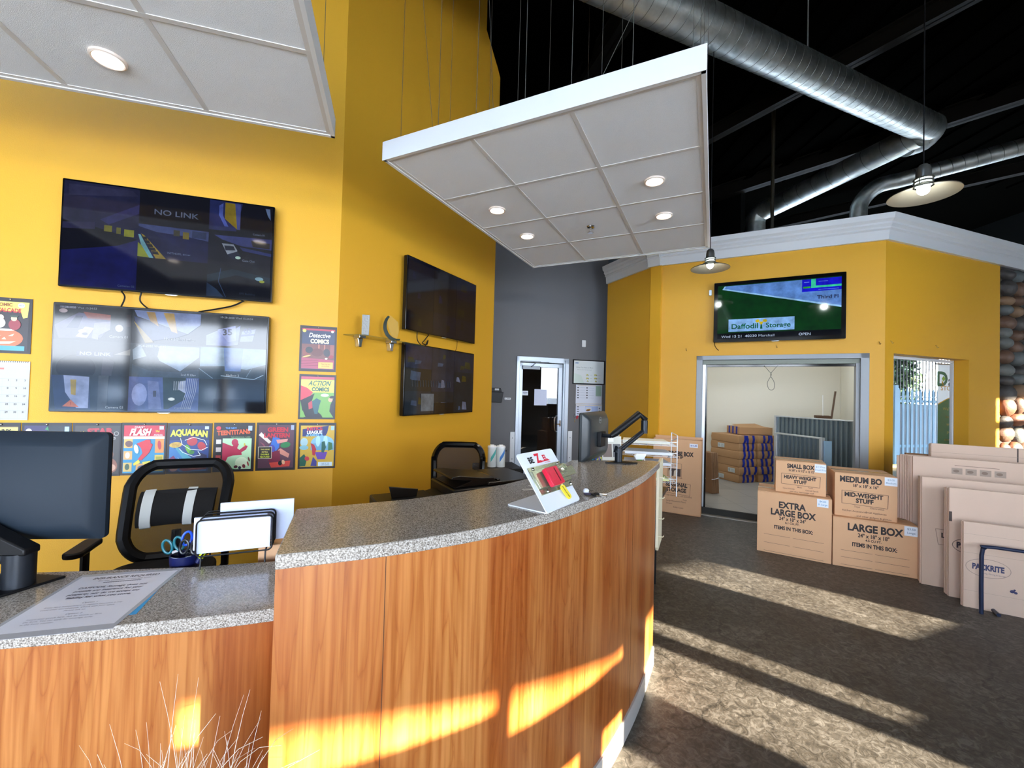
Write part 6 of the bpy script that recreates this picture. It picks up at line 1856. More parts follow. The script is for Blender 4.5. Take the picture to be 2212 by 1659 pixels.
corr('taller corrugated grey steel half wall at the back right of the storage room', (4.49, 7.08), (4.90, 5.99), 1.17, 0.08, 17)
corr('lower corrugated grey steel panel in front of the taller one, behind the small box', (3.98, 6.24), (4.14, 5.60), 0.95, 0.08, 10)
o = MB().box(0, 0.09, 0, 0.02, 0, 0.93).build('panel_upright', mat('pale_blue_steel', '#9cc0dc', 0.35, metal=0.2), None, loc=(4.15, 5.555, 0.08), rot=(0, 0, -0.2), bevel=0.003)
tag(o, 'pale blue steel upright at the right end of the lower corrugated panel', 'metal post')
o = MB().tube([(0, 0, 0), (0.13, -0.12, 1.62)], 0.014, 8).build('broom_handle', mat('brown_wood_stick', '#6a5446', 0.6), None, loc=(5.22, 7.05, 0.08))
tag(o, 'brown broom handle leaning in the storage room behind the tall corrugated panel', 'stick')
r = thing('brown_carton', 'dark brown carton top showing above the tall corrugated panel at its right end', 'box', (5.05, 6.62, 0.08), 1.04)
MB().box(0, 0.25, 0, 0.2, 0, 1.22).build('body', mat('dark_brown_carton', '#5c4432', 0.7), r, bevel=0.003)
MB().tube([(0.06, 0.1, 1.22), (0.11, 0.1, 1.55)], 0.006, 6).build('rod', M_TRIM, r)

# ------------------------------------------------------------------ rack of flattened boxes at the right
RA = -0.53
rx, ry = Vector((cos(RA), sin(RA), 0)), Vector((-sin(RA), cos(RA), 0))


def sheet_stack(start, n, th, w, h, lab, group, first_art=None, jit=0.006, lean=0.0, mat_=M_CARD2, dz=0.0, inset=None):
    rr = random.Random(int(h * 1000) + n)
    proto = None
    for i in range(n):
        P = Vector((start[0], start[1], dz)) + ry * (i * (th + 0.0015)) + rx * (rr.uniform(-jit, jit) + (inset or 0) * i)
        lb = lab % (['frontmost', 'second', 'third', 'fourth', 'fifth', 'sixth', 'seventh', 'eighth'][i] if i < 8 else 'rear')
        if proto is None:
            r = thing('flattened_box', lb, 'flattened box', tuple(P), RA, group)
            MB().box(0, w, 0, th, 0, h).build('sheet', mat_, r, bevel=0.001)
            if first_art:
                art('printing', r, w, h, first_art, y=-0.0004)
            proto = r
        else:
            r = proto.copy()
            link(r)
            r.location = P
            r['label'] = lb
            for ch in proto.children:
                if ch.name.startswith('sheet'):
                    c = ch.copy()
                    link(c, r)
                    c.scale = (1, 1, 1 - rr.uniform(0, 0.015))
    return proto


oval = [(0.138 + 0.125 * cos(t), 0.485 + 0.105 * sin(t)) for t in [2 * pi * i / 28 for i in range(29)]]
pk = [('l', [(x * 1.0, y * 1.0) for x, y in oval], 0.004, '#a08a7c'), ('t', 'PACKRITE', 0.138, 0.49, 0.088, '#3a3c5c', dict(b=0.05, sx=0.66)), ('t', 'Packing, Moving & Storage', 0.165, 0.425, 0.024, '#6a6470', dict(sx=0.8)),
      ('e', 0.270, 0.272, 0.014, 0.017, '#3a3a5c', 0.4), ('e', 0.288, 0.262, 0.010, 0.014, '#3a3a5c', -0.4), ('e', 0.282, 0.292, 0.006, 0.010, '#3a3a5c', 0.4), ('l', [(0.0, 0.64), (1, 0.64)], 0.0012, '#9a8676'), ('l', [(0.0, 0.20), (1, 0.20)], 0.0012, '#9a8676'), ('l', [(0.0, 0.86), (1, 0.86)], 0.0012, '#9a8676'),
      ('r', 0.475, 0.90, 0.482, 0.98, '#4a3c34'), ('r', 0.475, 0.72, 0.482, 0.83, '#4a3c34'), ('l', [(0.47, 0.0), (0.47, 0.19)], 0.0015, '#9a8676')]
sheet_stack((3.500, 3.245), 5, 0.009, 0.95, 0.648, 'pale flattened box with printed oval stack, %s of the front rack bundle', 'front rack bundle of flattened boxes', pk)
ov2 = [(0.178 + 0.155 * cos(t), 0.48 + 0.075 * sin(t)) for t in [2 * pi * i / 24 for i in range(25)]]
sheet_stack((3.553, 3.405), 6, 0.012, 0.86, 0.872, 'flattened box, %s of the second rack bundle behind the printed oval one', 'second rack bundle of flattened boxes', [('l', ov2, 0.004, '#4a3a30'), ('t', 'PACKRITE', 0.178, 0.48, 0.07, '#2b2430', dict(b=0.05, sx=0.8)), ('r', -0.0, 0.69, 0.02, 0.78, '#3a2c26')])
sheet_stack((3.549, 3.625), 8, 0.012, 0.86, 0.915, 'flattened box, %s of the middle rack bundle with a cut hand slot', 'middle rack bundle of flattened boxes', [('r', 0.24, 0.67, 0.26, 0.745, '#2b2220'), ('t', 'LIGHT WEIGHT', 0.14, 0.475, 0.06, '#2b2220', dict(b=0.04, a='LEFT', sx=0.9)), ('l', [(0.10, 0.53), (0.5, 0.53), (0.5, 0.39), (0.12, 0.39), (0.10, 0.53)], 0.0025, '#4a3a30')])
sheet_stack((3.70, 3.86), 8, 0.014, 0.98, 1.06, 'tall flattened box, %s of the fourth rack bundle with a faint picture strip', 'fourth rack bundle of flattened boxes',
            [('l', [(0.28, 0.946), (0.56, 0.944)], 0.004, '#7a6456')] + [('r', 0.26 + i * 0.09, 0.875, 0.33 + i * 0.09, 0.925, '#a08c7c') for i in range(4)] + [('e', 0.29 + i * 0.09, 0.90, 0.02, 0.012, '#7c6656', 0) for i in range(4)], inset=-0.012, dz=0.0)
sheet_stack((4.02, 4.02), 4, 0.014, 0.9, 1.165, 'tallest pale flattened box, %s of the rear bundle under the right window', 'rear rack bundle of flattened boxes', [('r', 0.62, 0.0, 0.63, 1.0, '#3a2c26'), ('l', [(0, 0.93), (1, 0.93)], 0.0015, '#8a7464')])
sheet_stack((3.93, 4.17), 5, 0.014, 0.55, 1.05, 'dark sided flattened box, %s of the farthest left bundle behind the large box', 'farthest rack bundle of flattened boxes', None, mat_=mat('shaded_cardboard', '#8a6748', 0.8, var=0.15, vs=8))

r = thing('tube_rack', 'navy steel tube rack holding the flattened boxes upright at the right', 'rack', (3.520, 3.135, 0), RA)
rb = None


def ubar(y, h, w=0.95, x0=0.0):
    pts = [(x0, y, 0), (x0, y, h - 0.07), (x0 + 0.02, y, h - 0.02), (x0 + 0.07, y, h), (x0 + w - 0.07, y, h), (x0 + w - 0.02, y, h - 0.02), (x0 + w, y, h - 0.07), (x0 + w, y, 0)]
    return MB().tube([Vector(p) for p in smoothpts(pts, 2)], 0.0125, 10).build('divider_hoop', M_RACK, r)


ubar(0, 0.50)
ubar(0.165, 0.62, 0.9, 0.085)
ubar(0.40, 0.62, 0.9, 0.085)
ubar(0.66, 0.75, 0.9, 0.085)
for x in (0.09, 0.92):
    MB().tube([(x, 0.0, 0.014), (x, 1.35, 0.014)], 0.0125, 8).build('base_rail', M_RACK, r)

# ------------------------------------------------------------------ lock display stand on the counter
wv = Vector((0.592, 0.806, 0))
r = thing('lock_display_stand', 'white angled acrylic stand showing a steel latch with red lock on the counter', 'display stand', (0.1226, 1.3695, 1.1554), atan2(0.806, 0.592))
r.scale = (0.823,) * 3
M_AC = mat('white_acrylic', '#e3e9f2', 0.18)
Wst = 0.285
dvx, dvz = 0.158, 0.213
Ls = sqrt(dvx ** 2 + dvz ** 2)
ang = atan2(dvx, dvz)
b = MB()
b.prism([(x, y) for x, y in rrect(Wst, 0.195, 0.012, 4, Wst / 2, 0.0975)], 0.0, 0.005)
b.build('base_plate', M_AC, r)
fp = thing('face', None, None)
bpy.data.objects.remove(fp)
F = Matrix.Rotation(-ang, 4, 'X')


def onface(mb):
    return mb


fo = MB().prism_y([(x, z) for x, z in rrect(Wst, Ls, 0.012, 4, Wst / 2, Ls / 2)], -0.004, 0.0).build('face_plate', M_AC, r, rot=(-ang, 0, 0), loc=(0, 0, 0.002))
art('logo', fo, Wst, Ls, [('t', 'BE', 0.275, 0.85, 0.145, '#16181c', dict(b=0.05, sx=0.95)), ('t', 'Z', 0.475, 0.86, 0.22, '#cf2436', dict(b=0.05, sx=0.9)), ('t', 'EL', 0.67, 0.85, 0.14, '#cf2436', dict(b=0.04, sx=0.95)), ('r', 0.44, 0.79, 0.76, 0.81, '#cf2436'), ('r', 0.60, 0.763, 0.76, 0.775, '#e08a94')], y=-0.0045)
M_LAT = mat('zinc_latch', '#a9ac92', 0.25, metal=0.75)
lt = MB()
lt.prism_y([(0.02, 0.07), (Wst + 0.0, 0.07), (Wst + 0.0, 0.195), (0.02, 0.195)], -0.008, -0.004)
lt.prism_y([(0.02, 0.095), (Wst, 0.095), (Wst, 0.175), (0.02, 0.175)], -0.02, -0.008)
lt.prism_y([(0.10, 0.112), (Wst + 0.055, 0.112), (Wst + 0.055, 0.155), (0.10, 0.155)], -0.026, -0.02)
lat = lt.build('latch_plate', M_LAT, fo, bevel=0.003)
b0 = None
for (x, z) in ((0.055, 0.185), (Wst - 0.03, 0.185), (0.075, 0.08), (Wst - 0.01, 0.08)):
    if b0 is None:
        b0 = MB().ball((0, 0, 0), 0.008, 0.005, 0.008, None, None, 10, 6).build('rivet', M_CHROME, fo, loc=(x, -0.0095, z))
    else:
        o = b0.copy()
        link(o, fo)
        o.location = (x, -0.0095, z)
b = MB()
b.lathe([(0.0, 0.0), (0.024, 0.0), (0.022, 0.03), (0.02, 0.034), (0.014, 0.034), (0.013, 0.028), (0.0, 0.028)], 24, None, Matrix.Translation((0.215, -0.024, 0.145)) @ Matrix.Rotation(pi / 2, 4, 'X'))
b.build('lock_barrel', M_LAT, fo)
r = thing('block_lock', 'red plastic block lock mounted on the steel latch of the display stand', 'lock', (0.1226, 1.3695, 1.1554), atan2(0.806, 0.592))
r.scale = (0.823,) * 3
rd = MB().prism_y([(x, z) for x, z in rrect(0.098, 0.082, 0.008, 3, 0.125, 0.125)], -0.048, -0.027).build('block', mat('red_plastic_lock', '#cf1f3c', 0.3), r, rot=(-ang, 0, 0), loc=(0, 0, 0.002), bevel=0.003)
MB().prism_y([(x, z) for x, z in rrect(0.045, 0.045, 0.005, 3, 0.11, 0.125)], -0.0495, -0.048).build('raised_square', mat('red_plastic_lock', '#cf1f3c', 0.3), rd, bevel=0.001)
MB().prism_y([(0.140, 0.095), (0.146, 0.095), (0.146, 0.158), (0.140, 0.158)], -0.049, -0.048).build('slot', mat('dark_red_slot', '#5a0c18', 0.5), rd)
kt = thing('key_tag', 'yellow key tag hanging by a cord from the red lock', 'key tag', (0.1226, 1.3695, 1.1554), atan2(0.806, 0.592))
kt.scale = (0.823,) * 3
kk = MB().prism_y([(x, z) for x, z in rrect(0.032, 0.068, 0.013, 5, 0, 0)], -0.004, 0.0).build('tag', mat('yellow_plastic_tag', '#e8d23c', 0.35), kt, loc=tuple(F @ Vector((0.182, -0.018, 0.052))), rot=(-ang, -0.22, 0))
art('tag_text', kk, 0.032, 0.068, [('t', 'MINI-STORAGE', 0.5, 0.5, 0.13, '#3c3a10', dict(b=0.03, r=pi / 2, sx=0.9))], x0=-0.016, y=-0.0045, z0=-0.034)
MB().tube(smoothpts([(0.152, -0.03, 0.145), (0.165, -0.045, 0.155), (0.172, -0.04, 0.13), (0.16, -0.04, 0.11), (0.168, -0.030, 0.095), (0.178, -0.022, 0.083)], 4), 0.0016, 6).build('cord', mat('clear_cord', '#d8dcc8', 0.3), kt, rot=(-ang, 0, 0))
MB().tube(smoothpts([(0.156, -0.034, 0.14), (0.178, -0.045, 0.12), (0.180, -0.030, 0.10), (0.180, -0.022, 0.083)], 4), 0.0014, 6).build('cord', mat('clear_cord', '#d8dcc8', 0.3), kt, rot=(-ang, 0, 0))

# keys beside the stand
r = thing('key_bunch', 'bunch of keys with white fob lying on the counter right of the lock stand', 'keys', (0.3085, 1.6451, 1.1554), -0.35)
r.scale = (0.823,) * 3
MB().ball((-0.012, 0.012, 0.014), 0.015, 0.013, 0.013).build('fob', mat('white_fob', '#dfe3f2', 0.3), r)
MB().prism([(-0.02, -0.012), (0.02, -0.012), (0.02, 0.006), (-0.02, 0.006)], 0.002, 0.010).build('fob_case', mat('purple_black', '#2a1f38', 0.3), r, rot=(0, 0, 0.3), bevel=0.003)
for (x, y, a, m) in ((0.04, -0.002, -0.25, M_BLK), (0.035, 0.012, 0.2, M_ARMG), (0.03, -0.014, -0.7, M_BLK)):
    kx = MB().prism([(p, q) for p, q in rrect(0.032, 0.022, 0.009, 4)], 0.004, 0.010).build('key_head', m, r, loc=(x, y, 0.0), rot=(0, 0, a), bevel=0.002)
    MB().prism([(0.014, -0.004), (0.05, -0.004), (0.054, 0), (0.05, 0.004), (0.014, 0.004)], 0.006, 0.0085).build('key_blade', M_CHROME, kx)
MB().tube([(0.015 + 0.013 * cos(t), 0.006 + 0.013 * sin(t), 0.012 + 0.006 * sin(t)) for t in [2 * pi * i / 16 for i in range(16)]], 0.0012, 5, closed=True).build('ring', M_CHROME, r)
for (x, y, a, lb) in ((0.0823, 1.7150, 0.45, 'small clear sticky strip on the counter behind the lock stand, larger one'), (0.1110, 1.7849, 0.45, 'small clear sticky strip on the counter near its back edge')):
    o = MB().box(-0.03, 0.03, -0.01, 0.01, 0, 0.0008).build('tape_strip', mat('clear_tape', '#c9c2b4', 0.1), None, loc=(x, y, 1.1552), rot=(0, 0, a))
    tag(o, lb, 'tape')

# ------------------------------------------------------------------ right monitor on its arm
M_MON = mat('monitor_back_plastic', '#2a2f32', 0.32)


def adopt(child_thing, parent_thing):
    """hand the parts of one thing to another, where they stand"""
    A = Matrix.LocRotScale(parent_thing.location, parent_thing.rotation_euler, parent_thing.scale)
    Bm = Matrix.LocRotScale(child_thing.location, child_thing.rotation_euler, child_thing.scale)
    for c in list(child_thing.children):
        c.parent = parent_thing
        c.matrix_parent_inverse = A.inverted() @ Bm
    bpy.data.objects.remove(child_thing)


def monitor(loc, rz, w, h, label, th=0.045, tiltx=0.0, logo=None, port=True, m=M_MON):
    """screen faces local +y, back faces -y"""
    r = thing('computer_monitor', label, 'monitor', loc, 0, rot=(tiltx, 0, rz))
    b = MB()
    o = rrect(w, h, 0.018, 5, w / 2, h / 2)
    i_ = rrect(w - 0.10, h - 0.10, 0.03, 5, w / 2, h / 2)
    n = len(o)
    vs = [(x, 0.018, z) for x, z in o] + [(x, 0.0, z) for x, z in o] + [(x, -th * 0.6, z) for x, z in rrect(w - 0.05, h - 0.05, 0.025, 5, w / 2, h / 2)] + [(x, -th, z) for x, z in i_]
    fs = []
    for k in range(3):
        fs += [(k * n + j, k * n + (j + 1) % n, (k + 1) * n + (j + 1) % n, (k + 1) * n + j) for j in range(n)]
    fs += [tuple(range(n))[::-1], tuple(3 * n + j for j in range(n))]
    b.add(vs, fs)
    bo = b.build('back_shell', m, r)
    MB().prism_y([(x, z) for x, z in rrect(w - 0.004, h - 0.004, 0.016, 5, w / 2, h / 2)], 0.018, 0.024).build('bezel', M_BLKG, r)
    MB().box(0.012, w - 0.012, 0.024, 0.0245, 0.02, h - 0.012).build('screen', mat('lit_white_screen', '#101014', 0.2, emit='#c8d4e8', es=0.35), r)
    return r


MON2 = r = monitor((0.4113, 2.4306, 1.1468), atan2(0.45, 0.262), 0.515, 0.355, 'monitor seen from behind on a black arm at the far end of the counter')
r.scale = (0.823,) * 3
art('emblem', r, 0.06, 0.05, [('l', [(0.5 + 0.45 * cos(t), 0.5 + 0.45 * sin(t)) for t in [2 * pi * i / 16 for i in range(17)]], 0.003, '#aab4b8'), ('t', 'DELL', 0.5, 0.5, 0.36, '#aab4b8', dict(b=0.02))], x0=0.235, y=-0.0455, z0=0.27)
MB().prism_y([(0.20, 0.10), (0.31, 0.10), (0.31, 0.21), (0.20, 0.21)], -0.075, -0.045).build('mount_plate', M_BLK, r, bevel=0.003)
r = thing('monitor_arm', 'black jointed monitor arm with square base on the far end of the counter', 'monitor arm', (0.6292, 2.4389, 1.1554), 0.0)
r.scale = (0.823,) * 3
MB().prism([(-0.105, -0.045), (0.03, -0.075), (0.13, -0.02), (0.02, 0.05)], 0, 0.008).build('base_plate', M_BLK, r, bevel=0.002)
MB().cyl(0.026, 0.008, 0.10, 20).build('post', M_ARMG, r)
O_ = Vector((0.765, 2.965, 1.0705))
p1, p2, p2b, p3 = Vector((0.752, 2.965, 1.155)) - O_, Vector((0.985, 3.10, 1.29)) - O_, Vector((0.985, 3.10, 1.365)) - O_, Vector((0.735, 3.08, 1.245)) - O_
MB().tube([Vector((-0.012, 0, 0.075)), Vector((-0.012, 0, 0.10)), p1 + Vector((0.02, 0.01, 0.0)), p2], [0.024, 0.022, 0.018, 0.017], 10).build('lower_arm', M_ARMG, r)
MB().tube([p2 - Vector((0, 0, 0.02)), p2b], 0.024, 16).build('elbow_joint', M_ARMG, r)
MB().tube([p2b + Vector((0.01, 0, 0.0)), p2b + Vector((-0.04, 0, 0.045)), p3 + Vector((0.03, 0, 0.02)), p3], [0.022, 0.027, 0.025, 0.018], 10).build('upper_arm', M_BLK, r)
p4 = Vector((0.665, 3.145, 1.245)) - O_
MB().tube([p3, p4], 0.016, 10).build('tilt_head', M_ARMG, r)
adopt(r, MON2)

# ------------------------------------------------------------------ wire organiser and desk supplies behind the far end
M_WIRE = mat('white_coated_wire', '#d9dde0', 0.35)
r = thing('wire_letter_tray', 'white wire letter tray tower stacked with papers behind the monitor arm', 'letter tray', (0.86, 3.34, 0.776), -0.2)
W3, D3, H3 = 0.44, 0.26, 0.47
b = MB()
for (x, y) in ((0, 0), (W3, 0), (0, D3), (W3, D3)):
    b.tube([(x, y, 0), (x, y, H3)], 0.004, 6)
for z_ in (0.10, 0.22, 0.30, 0.38, H3):
    b.tube([(W3, 0, z_), (W3, D3, z_ + 0.0)], 0.003, 6)
    b.tube([(0, 0, z_), (0, D3, z_)], 0.003, 6)
b.tube([(W3, 0, H3 - 0.02), (W3, D3, H3 - 0.07)], 0.003, 6)
b.build('wire_frame', M_WIRE, r)
for z_ in (0.10, 0.22, 0.30, 0.385):
    b = MB()
    for i in range(9):
        b.tube([(i * W3 / 8, 0, z_), (i * W3 / 8, D3, z_)], 0.002, 5)
    for i in range(5):
        b.tube([(0, i * D3 / 4, z_), (W3, i * D3 / 4, z_)], 0.002, 5)
    b.tube([(0, 0, z_ + 0.03), (W3, 0, z_ + 0.03)], 0.0025, 5)
    b.build('shelf', M_WIRE, r)
cz = [('#d4d3c4', 0.39, 0.0), ('#d9dde2', 0.305, 0.02), ('#cfd2da', 0.225, 0.01), ('#d6d68c', 0.105, 0.0)]
names = ['papers piled on the top shelf of the white wire letter tray', 'papers on the second shelf of the white wire letter tray', 'papers on the third shelf of the white wire letter tray', 'yellowish papers on the lowest shelf of the white wire letter tray']
for (c, z_, dx), nm in zip(cz, names):
    q = Matrix.Translation((0.86, 3.34, 0.776)) @ Matrix.Rotation(-0.2, 4, 'Z') @ Vector((0.03 + dx, 0.01, z_ + 0.004))
    o = MB().prism([(0, 0), (0.36, 0.01), (0.34, 0.22), (0.02, 0.23)], 0, 0.02).build('paper_stack', mat('paper_' + c.strip('#'), c, 0.6), None, loc=tuple(q), rot=(0, 0, -0.2), bevel=0.002)
    tag(o, nm, 'papers')
r = thing('open_brochure', 'pale brochure with photo strip standing open between the right monitor and letter tray', 'brochure', (0.72, 3.22, 0.776), 0.15)
art('pages', r, 0.16, 0.42, [('r', 0, 0, 1, 1, '#c9c8bc'), ('r', 0.05, 0.62, 0.5, 0.86, '#6a5a52'), ('r', 0.55, 0.62, 0.95, 0.86, '#5a5a5c'), ('r', 0.05, 0.1, 0.45, 0.34, '#6c5c3a'), ('r', 0.5, 0.08, 0.95, 0.34, '#b8b44c'), ('r', 0.3, 0.9, 0.6, 0.98, '#e8e8e8')], step=0.0004, loc=(0, 0, 0.03), rot=(-0.15, 0, 0))
MB().box(0, 0.16, 0.001, 0.004, 0, 0.42).build('backing', M_PAPER, r, loc=(0, 0, 0.03), rot=(-0.15, 0, 0))
MB().box(-0.01, 0.17, -0.03, 0.06, 0, 0.03).build('holder', M_BLK, r)
r = thing('pen_cup', 'black mesh cup of blue and black pens by the right monitor', 'pen cup', (0.615, 3.10, 0.776), 0)
MB().lathe([(0.038, 0), (0.042, 0.11), (0.038, 0.11), (0.034, 0.005), (0, 0.005)], 20).build('cup', M_BLK, r)
rr = random.Random(5)
for i in range(9):
    a = 2 * pi * i / 9
    c = ['#1c2a7a', '#14161c', '#2a4ab0', '#7a6aa4', '#a8c8e8'][i % 5]
    q = thing('pen', ['blue', 'black', 'bright blue', 'lilac', 'pale blue'][i % 5] + ' pen standing in the black cup by the right monitor', 'pen', (0.615, 3.10, 0.785), 0, 'pens in the cup by the right monitor')
    MB().tube([(0.015 * cos(a), 0.015 * sin(a), 0), (0.045 * cos(a), 0.045 * sin(a), 0.24 + 0.015 * (i % 3)), (0.052 * cos(a), 0.052 * sin(a), 0.29 + 0.02 * (i % 3))], [0.006, 0.006, 0.004], 8).build('barrel', mat('pen_' + c.strip('#'), c, 0.3), q)
for (c, x, y, a, lb) in (('#3c9cd0', 0.555, 3.035, 0.9, 'bright blue folder tip under the right monitor'), ('#c8cc5c', 0.60, 3.055, 0.7, 'yellow-green folder tip under the right monitor')):
    o = MB().prism_y([(0, 0), (0.12, 0), (0.10, 0.31), (0.0, 0.28)], -0.004, 0.004).build('folder', mat('folder_' + c.strip('#'), c, 0.5), None, loc=(x, y, 0.776), rot=(0, 0, a))
    tag(o, lb, 'folder')
r = thing('spray_bottle', 'spray bottle with white trigger head and green collar behind the monitor arm', 'spray bottle', (0.985, 3.20, 0.776), 0.2)
MB().lathe([(0.0, 0), (0.036, 0), (0.038, 0.14), (0.03, 0.19), (0.014, 0.235), (0.014, 0.25), (0, 0.25)], 20).build('bottle', mat('blue_tinted_plastic', '#9ccfe0', 0.15), r)
MB().lathe([(0.0, 0.25), (0.026, 0.252), (0.028, 0.27), (0.018, 0.285), (0, 0.285)], 20).build('collar', mat('green_plastic', '#3c8c2c', 0.35), r)
b = MB()
b.prism_y([(-0.035, 0.285), (0.03, 0.285), (0.045, 0.31), (0.055, 0.33), (-0.03, 0.33), (-0.045, 0.31)], -0.011, 0.011)
b.prism_y([(0.025, 0.30), (0.04, 0.30), (0.055, 0.255), (0.048, 0.25), (0.035, 0.28)], -0.006, 0.006)
b.build('trigger_head', mat('white_plastic', '#eef2f4', 0.3), r, bevel=0.003)

# ------------------------------------------------------------------ printer and wipes behind the tall counter
r = thing('printer', 'black multifunction printer with raised document feeder behind the curved counter', 'printer', (-0.16, 3.10, 0.776), 0.55)
b = MB()
b.box(-0.36, 0.26, -0.22, 0.22, 0.0, 0.125)
b.build('body', M_BLK, r, bevel=0.012)
MB().box(-0.10, 0.30, -0.20, 0.26, 0.128, 0.150).build('scanner_lid', mat('dark_brown_plastic', '#1c1712', 0.32), r, bevel=0.006)
b = MB()
b.prism_y([(-0.34, 0.128), (-0.02, 0.128), (-0.04, 0.175), (-0.14, 0.18), (-0.30, 0.205), (-0.36, 0.20), (-0.36, 0.185), (-0.22, 0.165)], -0.17, 0.17)
b.build('document_feeder', mat('dark_brown_plastic', '#1c1712', 0.32), r, bevel=0.004)
MB().box(-0.02, 0.0, -0.18, 0.16, 0.15, 0.162).build('hinge_cover', M_BLKG, r, bevel=0.003)
MB().prism_y([(-0.46, 0.03), (-0.36, 0.05), (-0.36, 0.07), (-0.47, 0.045)], -0.15, 0.15).build('paper_tray', M_BLK, r, bevel=0.003)
art('white_label', r, 0.05, 0.015, [('r', 0, 0, 1, 1, '#8c8468')], loc=(0.16, 0.2, 0.1505), rot=(-pi / 2, 0, 0))
r = thing('fax_machine', 'low black office machine with tilted panel at the left behind the counter', 'office machine', (-0.72, 2.72, 0.776), 0.5)
MB().box(-0.15, 0.22, -0.14, 0.14, 0, 0.075).build('body', M_BLK, r, bevel=0.01)
MB().prism_y([(-0.04, 0.075), (0.12, 0.075), (0.13, 0.12), (-0.06, 0.15)], -0.02, -0.005).build('control_panel', mat('dark_brown_plastic', '#1c1712', 0.32), r, bevel=0.003)
r = thing('filing_cabinet', 'low dark cabinet behind the printer near the angled wall edge', 'cabinet', (-0.13, 4.35, 0), 0.3)
MB().box(-0.22, 0.22, -0.2, 0.2, 0, 0.785).build('body', M_BLK, r, bevel=0.006)
for z_ in (0.06, 0.42):
    d = MB().box(-0.2, 0.2, -0.215, -0.2, z_, z_ + 0.33).build('drawer', M_BLK, r, bevel=0.003)
    MB().box(-0.06, 0.06, -0.235, -0.215, z_ + 0.24, z_ + 0.26).build('handle', M_CHROME, d)
for (x, y, c, lb) in ((-0.185, 4.28, '#4fb3ac', 'white wipes canister with teal swoosh, left of the pair'), (-0.095, 4.29, '#3c7cc8', 'white wipes canister with blue drop, right of the pair')):
    r = thing('wipes_canister', lb, 'canister', (x, y, 0.786), 0)
    MB().lathe([(0, 0), (0.044, 0), (0.044, 0.19), (0, 0.19)], 28).build('can', mat('white_canister', '#dfe6e4', 0.35), r)
    MB().lathe([(0.0, 0.21), (0.02, 0.212), (0.022, 0.222), (0.0, 0.222)], 20).build('cap_knob', mat('white_plastic', '#eef2f4', 0.3), r)
    MB().lathe([(0.046, 0.19), (0.046, 0.205), (0.04, 0.212), (0, 0.212)], 28).build('lid', mat('white_plastic', '#eef2f4', 0.3), r)
    bnd = MB()
    for i in range(6):
        a0, a1 = -pi / 2 + (i - 1) * 0.22, -pi / 2 + i * 0.22
        zz0, zz1 = 0.05 + i * 0.015, 0.05 + (i + 1) * 0.015
        bnd.add([(0.0446 * cos(a0), 0.0446 * sin(a0), zz0), (0.0446 * cos(a1), 0.0446 * sin(a1), zz1), (0.0446 * cos(a1), 0.0446 * sin(a1), zz1 + 0.055), (0.0446 * cos(a0), 0.0446 * sin(a0), zz0 + 0.04)], [(0, 1, 2, 3)])
    bnd.build('label_band', mat('label_' + c.strip('#'), c, 0.4), r)

# ------------------------------------------------------------------ left monitor and things on the low counter
r = monitor((-2.12, 1.60, 0.905), 0.10, 0.60, 0.43, 'large dark monitor seen from behind on a cylindrical stand on the low counter', th=0.05, m=mat('blue_black_plastic', '#18222c', 0.55, spec=0.25))
r.location = (-1.9404, 1.4369, 0.9942)
r.scale = (0.868,) * 3
MON1 = r
art('port_sticker', r, 0.05, 0.085, [('r', 0, 0, 1, 1, '#3a444c')], x0=0.52, y=-0.0285, z0=0.12)
r = thing('monitor_stand', 'black cylindrical monitor stand with flat base on the low counter', 'monitor stand', (-1.6018, 1.3891, 0.8644), 0.05)
r.scale = (0.868,) * 3
MB().prism([(-0.22, -0.05), (0.02, -0.09), (0.09, 0.085), (-0.16, 0.11)], 0, 0.010).build('base_plate', M_BLK, r, bevel=0.003)
MB().cyl(0.045, 0.010, 0.135, 28).build('post', M_ARMG, r)
MB().prism_y([(0.05, 0.13), (0.05, 0.155), (-0.13, 0.245), (-0.20, 0.26), (-0.20, 0.20), (-0.04, 0.13)], -0.035, 0.025).build('arm', M_BLK, r, bevel=0.006)
MB().box(-0.24, -0.17, -0.03, 0.0, 0.16, 0.33).build('mount', M_BLK, r, bevel=0.004)
adopt(r, MON1)
r = thing('keyboard_screen', 'small lit screen edge under the left monitor at the frame edge', 'screen', (-1.8232, 1.5280, 0.8770), 0.05)
r.scale = (0.868,) * 3
MB().box(-0.15, 0.08, 0, 0.02, 0.0, 0.13).build('body', M_BLK, r, bevel=0.003)
art('display', r, 0.2, 0.1, [('r', 0, 0, 1, 1, '#10141c'), ('r', 0, 0.1, 0.5, 0.2, '#dfe8f0'), ('t', 'S', 0.3, 0.5, 0.4, '#dfe8f0', dict(b=0.05))], x0=-0.13, y=-0.0008, z0=0.015)

# laminated insurance sheet, slightly curled, flat on the low counter
c4 = [Vector((-1.499, 1.463, 0)), Vector((-1.237, 1.547, 0)), Vector((-1.070, 1.195, 0)), Vector((-1.362, 1.138, 0))]
sx_ = (c4[1] - c4[0] + c4[2] - c4[3]) / 2
wS = 0.282
hS = 0.360
a_s = 0.27
ctr = (c4[0] + c4[1] + c4[2] + c4[3]) / 4
c4[3] = ctr - Vector((cos(a_s), sin(a_s), 0)) * wS / 2 - Vector((-sin(a_s), cos(a_s), 0)) * hS / 2

